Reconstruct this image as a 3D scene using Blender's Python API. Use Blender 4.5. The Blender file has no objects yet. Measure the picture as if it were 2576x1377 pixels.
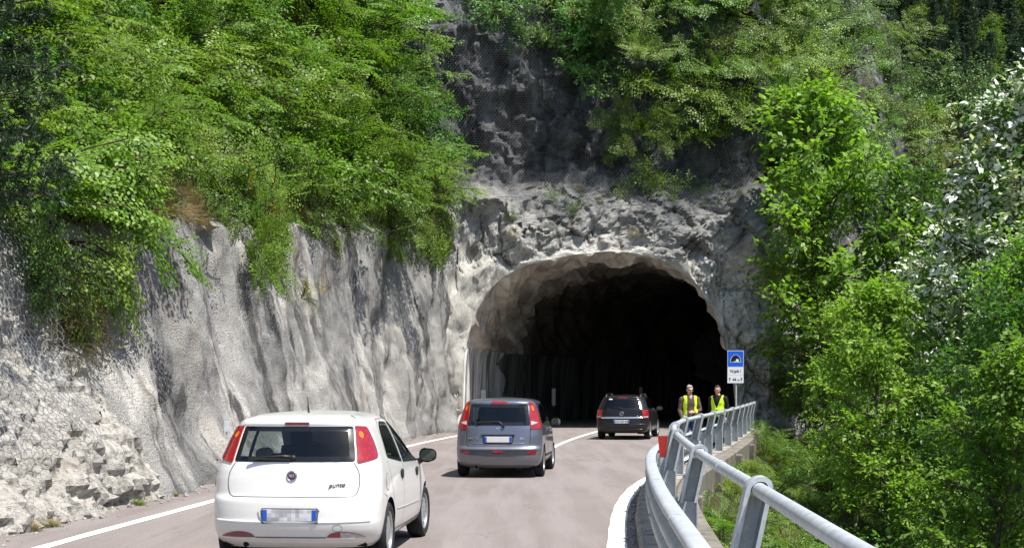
import bpy, bmesh, math, random
import numpy as np
from mathutils import Vector, Matrix, noise as mn
from mathutils.bvhtree import BVHTree
R = math.radians
scn = bpy.context.scene
COL = scn.collection
CAMZ = 1.73
FPX = 3700.0          # focal length in pixels of a 2575 px wide picture

def at(px, py, Y):
    """point at distance Y that the photograph shows at pixel px, py (2575 x 1377)"""
    return Vector(((px - 1288) * Y / FPX, Y, CAMZ + (973 - py) * Y / FPX))

# ---------------------------------------------------------------- objects
def link(o, parent=None):
    COL.objects.link(o)
    if parent is not None:
        o.parent = parent
    return o

def tag(o, label=None, cat=None, group=None, kind=None):
    if label: o['label'] = label
    if cat: o['category'] = cat
    if group: o['group'] = group
    if kind: o['kind'] = kind
    return o

def empty(name, loc=(0, 0, 0), rz=0.0):
    o = bpy.data.objects.new(name, None)
    o.location = loc
    o.rotation_euler = (0, 0, rz)
    o.empty_display_size = 0.3
    return link(o)

def mesh_obj(name, verts, faces, mat, parent=None, smooth=True):
    me = bpy.data.meshes.new(name)
    me.from_pydata([tuple(v) for v in verts], [], faces)
    me.validate()
    me.update()
    for m in (mat if isinstance(mat, (list, tuple)) else [mat]):
        me.materials.append(m)
    if smooth and len(me.polygons):
        me.polygons.foreach_set('use_smooth', [True] * len(me.polygons))
    return link(bpy.data.objects.new(name, me), parent)

def bm_obj(name, bm, mat, parent=None, smooth=False, normals=True):
    if normals:
        bmesh.ops.recalc_face_normals(bm, faces=bm.faces)
    me = bpy.data.meshes.new(name)
    bm.to_mesh(me)
    bm.free()
    for m in (mat if isinstance(mat, (list, tuple)) else [mat]):
        me.materials.append(m)
    if smooth:
        me.polygons.foreach_set('use_smooth', [True] * len(me.polygons))
        try:
            me.set_sharp_from_angle(angle=R(40))
        except Exception:
            pass
    return link(bpy.data.objects.new(name, me), parent)

def copy_tree(o, parent=None):
    c = o.copy()
    link(c, parent)
    for ch in list(o.children):
        copy_tree(ch, c)
    return c

def box(bm, c, s, rot=None, bevel=0.0, mi=0):
    M = Matrix.Translation(Vector(c))
    if rot is not None:
        M = M @ rot
    r = bmesh.ops.create_cube(bm, size=1.0, matrix=M @ Matrix.Diagonal((s[0], s[1], s[2], 1)))
    fs = set()
    for v in r['verts']:
        fs.update(v.link_faces)
    for f in fs: f.material_index = mi
    if bevel > 0:
        es = set()
        for f in fs: es.update(f.edges)
        bmesh.ops.bevel(bm, geom=list(es), offset=bevel, segments=2, affect='EDGES', profile=0.6)

def tube(bm, pts, radii, n=8, caps=True, mi=0):
    pts = [Vector(p) for p in pts]
    if not isinstance(radii, (list, tuple)):
        radii = [radii] * len(pts)
    rings = []
    ref = Vector((0, 0, 1))
    prev_u = None
    for i, p in enumerate(pts):
        if i == 0: d = pts[1] - pts[0]
        elif i == len(pts) - 1: d = pts[-1] - pts[-2]
        else: d = (pts[i + 1] - pts[i - 1])
        if d.length < 1e-9: d = Vector((0, 0, 1))
        d.normalize()
        if prev_u is None:
            u = d.cross(ref)
            if u.length < 0.05: u = d.cross(Vector((1, 0, 0)))
        else:
            u = prev_u - d * prev_u.dot(d)
            if u.length < 1e-6: u = d.cross(ref)
        u.normalize()
        prev_u = u
        w = d.cross(u)
        rings.append([bm.verts.new(p + (u * math.cos(2 * math.pi * k / n) + w * math.sin(2 * math.pi * k / n)) * radii[i]) for k in range(n)])
    for a, b in zip(rings[:-1], rings[1:]):
        for k in range(n):
            f = bm.faces.new((a[k], a[(k + 1) % n], b[(k + 1) % n], b[k]))
            f.material_index = mi
            f.smooth = True
    if caps:
        for r_, rev in ((rings[0], True), (rings[-1], False)):
            try:
                f = bm.faces.new(list(reversed(r_)) if rev else r_)
                f.material_index = mi
            except Exception:
                pass

def lathe(bm, prof, n=32, M=Matrix(), mi=0, closed=False):
    """prof: list of (r, x) - spun round the local X axis"""
    rings = []
    for r_, x in prof:
        rings.append([bm.verts.new(M @ Vector((x, r_ * math.cos(2 * math.pi * k / n), r_ * math.sin(2 * math.pi * k / n)))) for k in range(n)])
    pr = list(zip(rings[:-1], rings[1:]))
    if closed: pr.append((rings[-1], rings[0]))
    for a, b in pr:
        for k in range(n):
            f = bm.faces.new((a[k], a[(k + 1) % n], b[(k + 1) % n], b[k]))
            f.material_index = mi
            f.smooth = True
    return rings

def prism(bm, poly, y0, y1, M=Matrix(), mi=0):
    """closed prism of an (x, z) polygon between y0 and y1"""
    a = [bm.verts.new(M @ Vector((x, y0, z))) for x, z in poly]
    b = [bm.verts.new(M @ Vector((x, y1, z))) for x, z in poly]
    n = len(poly)
    for f in (a, list(reversed(b))):
        g = bm.faces.new(f); g.material_index = mi
    for k in range(n):
        g = bm.faces.new((a[(k + 1) % n], a[k], b[k], b[(k + 1) % n])); g.material_index = mi

def text_mesh(body, size, M, mat, name, parent, extrude=0.002, align='CENTER', shear=0.0, bold=0.0, sx=1.0):
    cu = bpy.data.curves.new('text', 'FONT')
    cu.body = body
    cu.size = size
    cu.align_x = align
    cu.align_y = 'CENTER'
    cu.extrude = extrude
    cu.shear = shear
    cu.offset = bold
    cu.resolution_u = 3
    o = bpy.data.objects.new('text', cu)
    COL.objects.link(o)
    bpy.context.view_layer.update()
    dg = bpy.context.evaluated_depsgraph_get()
    me = bpy.data.meshes.new_from_object(o.evaluated_get(dg))
    bpy.data.objects.remove(o)
    me.transform(M @ Matrix.Diagonal((sx, 1, 1, 1)))
    me.materials.clear()
    me.materials.append(mat)
    me.name = name
    return link(bpy.data.objects.new(name, me), parent)

def interp(xs, ys, x):
    return float(np.interp(x, xs, ys))

# ---------------------------------------------------------------- materials
class NT:
    def __init__(s, name):
        s.m = bpy.data.materials.new(name)
        s.m.use_nodes = True
        s.t = s.m.node_tree
        s.t.nodes.clear()
        s.out = s.t.nodes.new('ShaderNodeOutputMaterial')
    def n(s, typ, **kw):
        nd = s.t.nodes.new('ShaderNode' + typ)
        for k, v in kw.items():
            if k.startswith('i_'):
                key = k[2:]
                key = int(key) if key.isdigit() else key.replace('_', ' ')
                nd.inputs[key].default_value = v
            else:
                setattr(nd, k, v)
        return nd
    def l(s, a, ao, b, bi):
        s.t.links.new(a.outputs[ao], b.inputs[bi])
    def coords(s, scale=(1, 1, 1), kind='Object'):
        tc = s.n('TexCoord')
        mp = s.n('Mapping')
        mp.inputs['Scale'].default_value = scale
        s.l(tc, kind, mp, 0)
        return mp
    def noise(s, vec, scale, detail=4, rough=0.6, dist=0.0):
        nd = s.n('TexNoise')
        nd.inputs['Scale'].default_value = scale
        nd.inputs['Detail'].default_value = detail
        nd.inputs['Roughness'].default_value = rough
        nd.inputs['Distortion'].default_value = dist
        if vec is not None: s.l(vec, 0, nd, 'Vector')
        return nd
    def ramp(s, src, out, stops):
        r = s.n('ValToRGB')
        e = r.color_ramp.elements
        while len(e) > 1: e.remove(e[-1])
        for i, (p, c) in enumerate(stops):
            el = e[0] if i == 0 else e.new(p)
            el.position = p
            el.color = (c[0], c[1], c[2], 1) if isinstance(c, (tuple, list)) else (c, c, c, 1)
        s.l(src, out, r, 0)
        return r
    def mix(s, fac, a, b, blend='MIX'):
        """fac: (node, out) or float; a, b: (node, out) or colour"""
        m = s.n('Mix', data_type='RGBA', blend_type=blend)
        for idx, v in ((0, fac), (6, a), (7, b)):
            if isinstance(v, tuple) and hasattr(v[0], 'outputs'):
                s.t.links.new(v[0].outputs[v[1]], m.inputs[idx])
            elif isinstance(v, (int, float)):
                m.inputs[idx].default_value = v
            else:
                m.inputs[idx].default_value = (v[0], v[1], v[2], 1)
        return m
    def math(s, op, a, b=0.0):
        m = s.n('Math', operation=op)
        for idx, v in ((0, a), (1, b)):
            if isinstance(v, tuple): s.t.links.new(v[0].outputs[v[1]], m.inputs[idx])
            else: m.inputs[idx].default_value = v
        return m
    def bsdf(s, col, rough=0.8, spec=0.3, metal=0.0, **kw):
        b = s.n('BsdfPrincipled')
        if isinstance(col, tuple) and hasattr(col[0], 'outputs'):
            s.t.links.new(col[0].outputs[col[1]], b.inputs['Base Color'])
        else:
            b.inputs['Base Color'].default_value = (col[0], col[1], col[2], 1)
        if isinstance(rough, tuple): s.t.links.new(rough[0].outputs[rough[1]], b.inputs['Roughness'])
        else: b.inputs['Roughness'].default_value = rough
        b.inputs['Specular IOR Level'].default_value = spec
        b.inputs['Metallic'].default_value = metal
        for k, v in kw.items():
            b.inputs[k.replace('_', ' ')].default_value = v
        s.l(b, 0, s.out, 0)
        return b
    def bump(s, b, src, out, strength=0.5, dist=0.02):
        bp = s.n('Bump')
        bp.inputs['Strength'].default_value = strength
        bp.inputs['Distance'].default_value = dist
        s.l(src, out, bp, 'Height')
        s.l(bp, 0, b, 'Normal')
        return bp

def simple(name, col, rough=0.6, spec=0.4, metal=0.0, var=0.12, scale=8.0, **kw):
    t = NT(name)
    nz = t.noise(t.coords(), scale, 5)
    c = t.mix((t.ramp(nz, 0, [(0.3, 0.0), (0.7, 1.0)]), 0), [x * (1 - var) for x in col], [min(1, x * (1 + var)) for x in col])
    t.bsdf((c, 2), rough, spec, metal, **kw)
    return t.m

def paint_mat(name, col, rough=0.28, metal=0.0, flake=0.0, dust=(0.35, 0.32, 0.28), dustamt=0.12, coat=0.8, spec=0.5):
    t = NT(name)
    co = t.coords()
    nz = t.noise(co, 3.5, 6, 0.65)
    # road dust sticks low on the body
    sep = t.n('SeparateXYZ'); t.l(co, 0, sep, 0)
    low = t.n('MapRange'); low.inputs[1].default_value = 0.75; low.inputs[2].default_value = 0.15
    low.inputs[3].default_value = 0.0; low.inputs[4].default_value = 1.0
    t.l(sep, 2, low, 0)
    f = t.math('MULTIPLY', (low, 0), (nz, 0))
    f2 = t.math('MULTIPLY', (f, 0), dustamt * 5)
    f3 = t.math('ADD', (f2, 0), 0.02)
    c = t.mix((f3, 0), col, dust)
    rr = t.math('MULTIPLY_ADD', (f3, 0), 0.5); rr.inputs[2].default_value = rough
    b = t.bsdf((c, 2), (rr, 0), 0.5, metal)
    b.inputs['Coat Weight'].default_value = coat
    b.inputs['Specular IOR Level'].default_value = spec
    b.inputs['Coat Roughness'].default_value = 0.06
    return t.m

def glass_mat(name, tint=(0.42, 0.47, 0.45), rough=0.02):
    t = NT(name)
    tr = t.n('BsdfTransparent'); tr.inputs[0].default_value = (*tint, 1)
    gl = t.n('BsdfGlossy'); gl.inputs['Roughness'].default_value = rough
    gl.inputs[0].default_value = (0.9, 0.95, 1, 1)
    fr = t.n('Fresnel'); fr.inputs[0].default_value = 1.5
    mx = t.n('MixShader')
    t.l(fr, 0, mx, 0); t.l(tr, 0, mx, 1); t.l(gl, 0, mx, 2)
    t.l(mx, 0, t.out, 0)
    return t.m

def leaf_mat(name, a, b, trans=0.35, dead=None, spec=0.15, hue_obj=0.25):
    t = NT(name)
    g = t.n('NewGeometry')
    oi = t.n('ObjectInfo')
    r1 = t.mix((g, 'Random Per Island'), a, b)
    sc = t.n('MapRange'); sc.inputs[3].default_value = 1 - hue_obj; sc.inputs[4].default_value = 1 + hue_obj
    t.l(oi, 'Random', sc, 0)
    hsv = t.n('HueSaturation')
    t.l(r1, 2, hsv, 'Color'); t.l(sc, 0, hsv, 'Value')
    hr = t.n('MapRange'); hr.inputs[3].default_value = 0.485; hr.inputs[4].default_value = 0.515
    rnd = t.math('FRACT', (t.math('MULTIPLY', (oi, 'Random'), 7.31), 0))
    t.l(rnd, 0, hr, 0); t.l(hr, 0, hsv, 'Hue')
    d = t.n('BsdfPrincipled')
    t.l(hsv, 0, d, 'Base Color')
    d.inputs['Roughness'].default_value = 0.45
    d.inputs['Specular IOR Level'].default_value = spec * 2
    tl = t.n('BsdfTranslucent')
    brt = t.mix(1.0, (hsv, 0), (1.15, 1.35, 0.55), 'MULTIPLY')
    t.l(brt, 2, tl, 0)
    mx = t.n('MixShader'); mx.inputs[0].default_value = trans
    t.l(d, 0, mx, 1); t.l(tl, 0, mx, 2)
    t.l(mx, 0, t.out, 0)
    return t.m

def bark_mat(name, a, b):
    t = NT(name)
    co = t.coords((1, 1, 0.25))
    nz = t.noise(co, 12, 6, 0.7)
    c = t.mix((t.ramp(nz, 0, [(0.35, 0.0), (0.65, 1.0)]), 0), a, b)
    bs = t.bsdf((c, 2), 0.9, 0.1)
    t.bump(bs, nz, 0, 0.6, 0.02)
    return t.m
# ================================================================ setting
def fr(p, oct=5, H=0.8, lac=2.1):
    return mn.fractal(Vector(p), H, lac, oct)

# plan of the road: left foot of the rock, rail on the valley side
LY = [-6, 5, 17, 23, 26.4, 40, 46, 52.5, 59]
LX = [-7.2, -6.75, -6.1, -5.62, -5.4, -4.55, -3.95, -3.2, -2.25]
RAIL = [(1.0, -4.0), (1.1, 0.2), (1.24, 4.5), (1.49, 8.9), (1.74, 13.8), (2.12, 19.0), (2.5, 22.9), (3.13, 27.0), (3.88, 30.4),
        (4.6, 33.7), (5.3, 36.9), (6.02, 40.3), (6.7, 43.5), (7.35, 46.8), (8.0, 50.0), (8.65, 53.3), (9.3, 56.6), (9.95, 59.9), (10.4, 62.4)]
RX = [p[0] for p in RAIL]; RYY = [p[1] for p in RAIL]
def left_x(Y): return interp(LY, LX, Y)
def rail_x(Y): return interp(RYY, RX, Y)

# tunnel axis: leaves the portal to the right and keeps bending
AX0 = R(9.0)
def axis(d):
    """offset (dx, dy) and heading after d metres of tunnel"""
    k = 1.0 / 85.0
    x = y = 0.0
    n = max(1, int(d / 1.0))
    for i in range(n):
        a = AX0 + k * (d * (i + 0.5) / n)
        x += math.sin(a) * d / n; y += math.cos(a) * d / n
    return x, y, AX0 + k * d

# ---- materials of the setting
def facet(p, s):
    """angular broken blocks: every cell is a tilted plane, with cracks between"""
    q = p * s
    q = q + mn.noise_vector(q * 1.3) * 0.22
    d, pts = mn.voronoi(q)
    c = pts[0]
    r = mn.cell_vector(c * 7.31)
    v = (q - c).dot(Vector((r.x - .5, r.y - .5, r.z - .5))) * 1.3 + (mn.cell(c * 5.17) - .5) * 0.5
    e = d[1] - d[0]
    v -= 0.2 * max(0.0, 1 - e / 0.13)
    return v / s
def mat_road():
    t = NT('red porphyry asphalt')
    co = t.coords()
    big = t.noise(co, 0.35, 5, 0.6)
    fine = t.noise(co, 55, 3, 0.7)
    strk = t.noise(t.coords((1.6, 0.12, 1)), 1.4, 5, 0.6)
    c1 = t.mix((t.ramp(big, 0, [(0.3, 0), (0.7, 1)]), 0), (0.19, 0.162, 0.152), (0.238, 0.208, 0.197))
    c2 = t.mix((t.ramp(strk, 0, [(0.42, 0), (0.6, 0.8)]), 0), (c1, 2), (0.265, 0.24, 0.228))
    c3 = t.mix((t.ramp(fine, 0, [(0.3, 0.75), (0.6, 0.0)]), 0), (c2, 2), (0.085, 0.07, 0.066))
    vor = t.n('TexVoronoi', feature='DISTANCE_TO_EDGE'); vor.inputs['Scale'].default_value = 0.33
    dv = t.noise(co, 0.8, 5, 0.6)
    va = t.n('VectorMath', operation='MULTIPLY_ADD'); va.inputs[1].default_value = (1.6, 1.6, 0)
    t.l(dv, 1, va, 0); t.l(co, 0, va, 2); t.l(va, 0, vor, 'Vector')
    msk = t.noise(co, 0.22, 2)
    crk = t.ramp(vor, 0, [(0.0, 1.0), (0.011, 0.0)])
    cm = t.math('MULTIPLY', (crk, 0), (t.ramp(msk, 0, [(0.48, 0.0), (0.6, 0.35)]), 0))
    c4 = t.mix((cm, 0), (c3, 2), (0.05, 0.042, 0.04))
    b = t.bsdf((c4, 2), 0.85, 0.25)
    t.bump(b, fine, 0, 0.35, 0.012)
    return t.m

def mat_line():
    t = NT('worn white road paint')
    co = t.coords()
    w = t.noise(co, 9, 6, 0.75)
    c = t.mix((t.ramp(w, 0, [(0.62, 0.0), (0.78, 0.7)]), 0), (0.78, 0.77, 0.73), (0.35, 0.31, 0.29))
    b = t.bsdf((c, 2), 0.7, 0.3)
    return t.m

def mat_shotcrete():
    t = NT('sprayed concrete')
    co = t.coords()
    cs = t.coords((1, 1, 0.3))
    big = t.noise(co, 0.28, 5, 0.6)
    st = t.noise(cs, 0.55, 7, 0.68, 0.6)
    st2 = t.noise(cs, 0.7, 7, 0.7, 0.8)
    gr = t.noise(co, 27, 3, 0.75)
    vo = t.n('TexVoronoi'); vo.inputs['Scale'].default_value = 20; t.l(co, 0, vo, 'Vector')
    c1 = t.mix((t.ramp(big, 0, [(0.35, 0), (0.65, 1)]), 0), (0.21, 0.207, 0.202), (0.345, 0.336, 0.318))
    c2 = t.mix((t.ramp(st, 0, [(0.5, 0.0), (0.62, 0.9)]), 0), (c1, 2), (0.55, 0.53, 0.49))
    c3 = t.mix((t.ramp(st2, 0, [(0.38, 0.95), (0.51, 0.0)]), 0), (c2, 2), (0.062, 0.06, 0.06))  # dark stains, deepened to stand in for leaf-shadow streaks as well
    c3b = t.mix((t.ramp(t.noise(cs, 0.8, 4, 0.6), 0, [(0.56, 0.0), (0.7, 0.4)]), 0), (c3, 2), (0.32, 0.26, 0.185))
    c4 = t.mix((t.ramp(gr, 0, [(0.34, 0.6), (0.5, 0.0)]), 0), (c3b, 2), (0.11, 0.108, 0.105))
    b = t.bsdf((c4, 2), 0.92, 0.15)
    hs = t.mix(0.25, (gr, 0), (vo, 0))
    t.bump(b, hs, 2, 1.0, 0.06)
    return t.m

def mat_rock(name, light, mid, dark, darkup=None, scale=1.0, bump=0.9, ochre=0.35, zlo=7.6, zhi=10.6):
    t = NT(name)
    co = t.coords()
    cs = t.coords((1, 1, 0.2))
    n1 = t.noise(co, 0.55 * scale, 8, 0.68, 0.4)
    n2 = t.noise(co, 3.2 * scale, 7, 0.7)
    n3 = t.noise(cs, 0.9 * scale, 6, 0.65)
    n4 = t.noise(co, 17, 5, 0.7)
    c1 = t.mix((t.ramp(n1, 0, [(0.34, 0), (0.62, 1)]), 0), mid, light)
    c2 = t.mix((t.ramp(n2, 0, [(0.34, 0.75), (0.5, 0.0)]), 0), (c1, 2), dark)
    c3 = t.mix((t.ramp(n3, 0, [(0.58, 0.0), (0.7, 0.6)]), 0), (c2, 2), dark)
    c4 = t.mix((t.ramp(t.noise(co, 0.8, 5, 0.6), 0, [(0.6, 0.0), (0.72, ochre)]), 0), (c3, 2), (0.36, 0.27, 0.17))
    n5 = t.noise(co, 7.5 * scale, 6, 0.8)
    c4 = t.mix((t.ramp(n5, 0, [(0.36, 0.8), (0.48, 0.0)]), 0), (c4, 2), [x * .7 for x in dark])
    c4 = t.mix((t.ramp(n5, 0, [(0.56, 0.0), (0.7, 0.5)]), 0), (c4, 2), [min(1, x * 1.25) for x in light])
    last = c4
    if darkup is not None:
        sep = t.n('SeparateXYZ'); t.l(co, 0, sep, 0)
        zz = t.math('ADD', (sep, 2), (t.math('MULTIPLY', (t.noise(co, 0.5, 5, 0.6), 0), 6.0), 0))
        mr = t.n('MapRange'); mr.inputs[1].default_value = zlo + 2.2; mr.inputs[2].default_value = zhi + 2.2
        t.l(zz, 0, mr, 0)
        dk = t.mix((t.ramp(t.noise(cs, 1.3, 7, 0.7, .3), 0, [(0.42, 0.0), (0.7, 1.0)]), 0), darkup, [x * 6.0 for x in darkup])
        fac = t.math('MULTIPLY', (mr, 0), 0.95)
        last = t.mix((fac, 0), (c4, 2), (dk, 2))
    b = t.bsdf((last, 2), 0.9, 0.2)
    hs = t.mix(0.35, (n2, 0), (n4, 0))
    t.bump(b, hs, 2, bump, 0.12)
    return t.m

def mat_earth():
    t = NT('leaf litter and earth')
    co = t.coords()
    n1 = t.noise(co, 1.3, 6, 0.65)
    n2 = t.noise(co, 9, 5, 0.7)
    c1 = t.mix((t.ramp(n1, 0, [(0.4, 0), (0.62, 1)]), 0), (0.055, 0.042, 0.028), (0.05, 0.065, 0.022))
    c2 = t.mix((t.ramp(n2, 0, [(0.5, 0), (0.7, 0.8)]), 0), (c1, 2), (0.17, 0.125, 0.075))
    b = t.bsdf((c2, 2), 0.95, 0.1)
    t.bump(b, n2, 0, 1.0, 0.1)
    return t.m

def mat_concrete(name='aged concrete', base=(0.33, 0.3, 0.25)):
    t = NT(name)
    co = t.coords()
    cs = t.coords((1, 1, 0.15))
    n1 = t.noise(co, 1.6, 6, 0.65)
    n2 = t.noise(cs, 5, 5, 0.65)
    n3 = t.noise(co, 30, 4, 0.7)
    c1 = t.mix((t.ramp(n1, 0, [(0.35, 0), (0.65, 1)]), 0), [x * 0.75 for x in base], [x * 1.15 for x in base])
    c2 = t.mix((t.ramp(n2, 0, [(0.5, 0), (0.66, 0.7)]), 0), (c1, 2), [x * 0.33 for x in base])
    c3 = t.mix((t.ramp(n3, 0, [(0.3, 0.6), (0.45, 0)]), 0), (c2, 2), [x * 0.4 for x in base])
    b = t.bsdf((c3, 2), 0.92, 0.15)
    t.bump(b, n3, 0, 0.5, 0.02)
    return t.m

def mat_plaster():
    t = NT('pale sprayed plaster')
    co = t.coords(); cs = t.coords((1, 1, 0.22))
    n1 = t.noise(co, 0.9, 6, 0.65); n2 = t.noise(cs, 1.6, 6, 0.68, .4); n3 = t.noise(co, 16, 5, 0.75)
    c1 = t.mix((t.ramp(n1, 0, [(0.35, 0), (0.65, 1)]), 0), (0.34, 0.33, 0.30), (0.56, 0.54, 0.49))
    c2 = t.mix((t.ramp(n2, 0, [(0.34, 0.85), (0.46, 0)]), 0), (c1, 2), (0.11, 0.105, 0.1))
    c3 = t.mix((t.ramp(n3, 0, [(0.33, 0.6), (0.48, 0)]), 0), (c2, 2), (0.16, 0.155, 0.145))
    b = t.bsdf((c3, 2), 0.9, 0.2); t.bump(b, n3, 0, 0.8, 0.06)
    return t.m
M_PLASTER = mat_plaster()
M_ROAD = mat_road(); M_LINE = mat_line(); M_SHOT = mat_shotcrete()
M_ROCK = mat_rock('pale broken limestone', (0.46, 0.44, 0.40), (0.31, 0.292, 0.262), (0.085, 0.08, 0.07), ochre=0.3, scale=1.6)
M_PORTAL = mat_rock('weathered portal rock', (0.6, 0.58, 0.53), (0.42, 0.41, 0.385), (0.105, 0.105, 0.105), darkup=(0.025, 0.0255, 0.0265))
M_SPUR = mat_rock('grey far rock', (0.3, 0.29, 0.3), (0.2, 0.19, 0.19), (0.07, 0.07, 0.07), scale=0.5)
M_FOREST = simple('dark forest floor', (0.016, 0.026, 0.011), 0.95, 0.05, var=0.5, scale=0.3); M_EARTH = mat_earth(); M_CONC = mat_concrete(base=(0.2, 0.185, 0.155)); M_KERB = mat_concrete('kerb stone', (0.33, 0.30, 0.255))

# ---- valley ground: one sheet to the horizon, with the river valley on the right
def ground_z(X, Y):
    rx = rail_x(min(max(Y, -4), 62.4)) + 0.45
    if Y > 62.4: rx += (Y - 62.4) * 0.25
    d = X - rx
    if d < -14: return -0.6
    if d < 0.15: return -0.45
    b = interp([0, 20, 30, 45, 58, 70], [-2.8, -1.7, -1.2, -0.7, -0.3, 0.5], Y)
    z = b - 0.5 * d
    z = max(z, -9.0)
    if d < 0.6: z = -0.45 + (z + 0.45) * (d - 0.15) / 0.45
    far = max(0.0, d - 34)
    z += far * 0.55 if far < 140 else 77
    z += 0.5 * fr((X * 0.16, Y * 0.16, 3.0), 4) * min(1, d / 2.5)
    return z
def build_ground():
    xs = [-900, -300, -100, -40, -15] + [i * 0.5 for i in range(-24, 61)] + [32, 34, 37, 40, 44, 48, 54, 60, 70, 85, 105, 130, 160, 220, 320, 500, 900]
    ys = [-900, -300, -80, -20, -8] + [i * 0.8 for i in range(-8, 96)] + [78, 82, 88, 96, 106, 120, 140, 170, 210, 270, 360, 500, 900]
    V = []; F = []
    for y in ys:
        for x in xs:
            V.append((x, y, ground_z(x, y)))
    nx = len(xs)
    for j in range(len(ys) - 1):
        for i in range(nx - 1):
            a = j * nx + i
            F.append((a, a + 1, a + nx + 1, a + nx))
    o = mesh_obj('ground', V, F, M_EARTH)
    tag(o, kind='structure')
    return o
GROUND = build_ground()

# ---- road ribbon (into the tunnel)
def road_rows():
    rows = []
    Y = -6.0
    while Y < 61.0:
        rows.append(((left_x(Y) - 0.6, Y), (rail_x(Y) - 0.5, Y)))
        Y += 0.5
    for d in range(0, 70, 1):
        x, y, a = axis(d)
        n = (math.cos(a), -math.sin(a))
        c = (3.75 + x, 61.2 + y)
        rows.append(((c[0] - n[0] * 7.0, c[1] - n[1] * 7.0), (c[0] + n[0] * 6.6, c[1] + n[1] * 6.6)))
    return rows
def build_road():
    V = []; F = []; nx = 26
    rows = road_rows()
    for (a, b) in rows:
        for i in range(nx):
            t = i / (nx - 1)
            V.append((a[0] + (b[0] - a[0]) * t, a[1] + (b[1] - a[1]) * t, 0.0))
    for j in range(len(rows) - 1):
        for i in range(nx - 1):
            q = j * nx + i
            F.append((q, q + 1, q + nx + 1, q + nx))
    o = mesh_obj('road', V, F, M_ROAD, smooth=False)
    tag(o, kind='structure')
build_road()

def line_strip(pts, w, name):
    P = []
    for (a, b) in zip(pts[:-1], pts[1:]):
        n = max(1, int((Vector(b) - Vector(a)).length / 0.4))
        for k in range(n):
            P.append(Vector(a).lerp(Vector(b), k / n))
    P.append(Vector(pts[-1]))
    V = []; F = []
    for i, p in enumerate(P):
        d = (P[min(i + 1, len(P) - 1)] - P[max(i - 1, 0)]).normalized()
        n = Vector((d.y, -d.x))
        jit = 0.006 * math.sin(i * 1.7)
        for s in (-1, 1):
            q = p + n * s * (w / 2 + jit)
            V.append((q.x, q.y, 0.005))
    for i in range(len(P) - 1):
        F.append((2 * i, 2 * i + 1, 2 * i + 3, 2 * i + 2))
    o = mesh_obj(name, V, F, M_LINE, smooth=False)
    tag(o, kind='structure')
def smooth_pts(ys, xs, y0, y1, step=1.0):
    """gentle curve through plan points"""
    out = []
    yy = y0
    while yy <= y1 + 1e-6:
        acc = sum(interp(ys, xs, yy + o) for o in (-2, -1, 0, 1, 2)) / 5
        out.append((acc, yy)); yy += step
    return out
lineL = smooth_pts([-6, 5, 15.9, 22.4, 30, 45, 52.5, 62, 70], [-5.9, -5.6, -5.1, -4.55, -4.05, -2.9, -1.98, -0.35, 1.6], -5, 68)
line_strip(lineL, 0.17, 'left_road_line')
lineR = smooth_pts(RYY, [x - 0.76 for x in RX], -3, 56)
line_strip(lineR, 0.21, 'right_road_line')
lineC = smooth_pts([30, 36, 44, 50, 56, 64, 72], [0.05, 0.55, 1.35, 2.12, 3.06, 4.5, 6.3], 31, 70)
line_strip(lineC, 0.15, 'middle_road_line')

# ---- left flank: rock foot, sprayed concrete wall, hillside above: one surface split into its pieces
YA = 4.0; YB = 59.4
def wall_top(Y): return interp([4, 17, 21, 24, 26.5, 33, 40.5, 50, 55, 59.5], [2.4, 3.2, 4.0, 4.6, 4.9, 5.3, 6.1, 7.0, 7.4, 7.4], Y)
def batter(Y): return interp([4, 20, 26, 40, 52, 59], [0.5, 0.42, 0.32, 0.2, 0.09, 0.04], Y)
def slope(Y): return interp([4, 24, 40, 50, 59.4], [1.0, 0.95, 0.62, 0.38, 0.22], Y)
def is_shot(Y, h):
    yb = 23.1 + 0.3 * mn.noise(Vector((Y * 2, h * 3.2, 1.7))) + 0.35 * math.sin(h * 2.6) + 0.5 * mn.noise(Vector((0, h * 1.3, 7.7))) - 0.32 * max(0, h - 0.0)
    return Y > yb and h < wall_top(Y) + 0.35 * mn.noise(Vector((Y * 0.9, 0, 3.1)))
def flank_x(Y, h):
    zt = wall_top(Y)
    hb = min(h, zt)
    x = left_x(min(Y, 59.0)) - batter(Y) * max(hb, 0)
    if h > zt:
        e = h - zt
        x -= slope(Y) * e + 0.25 * min(e, 1.0)
    return x
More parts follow.
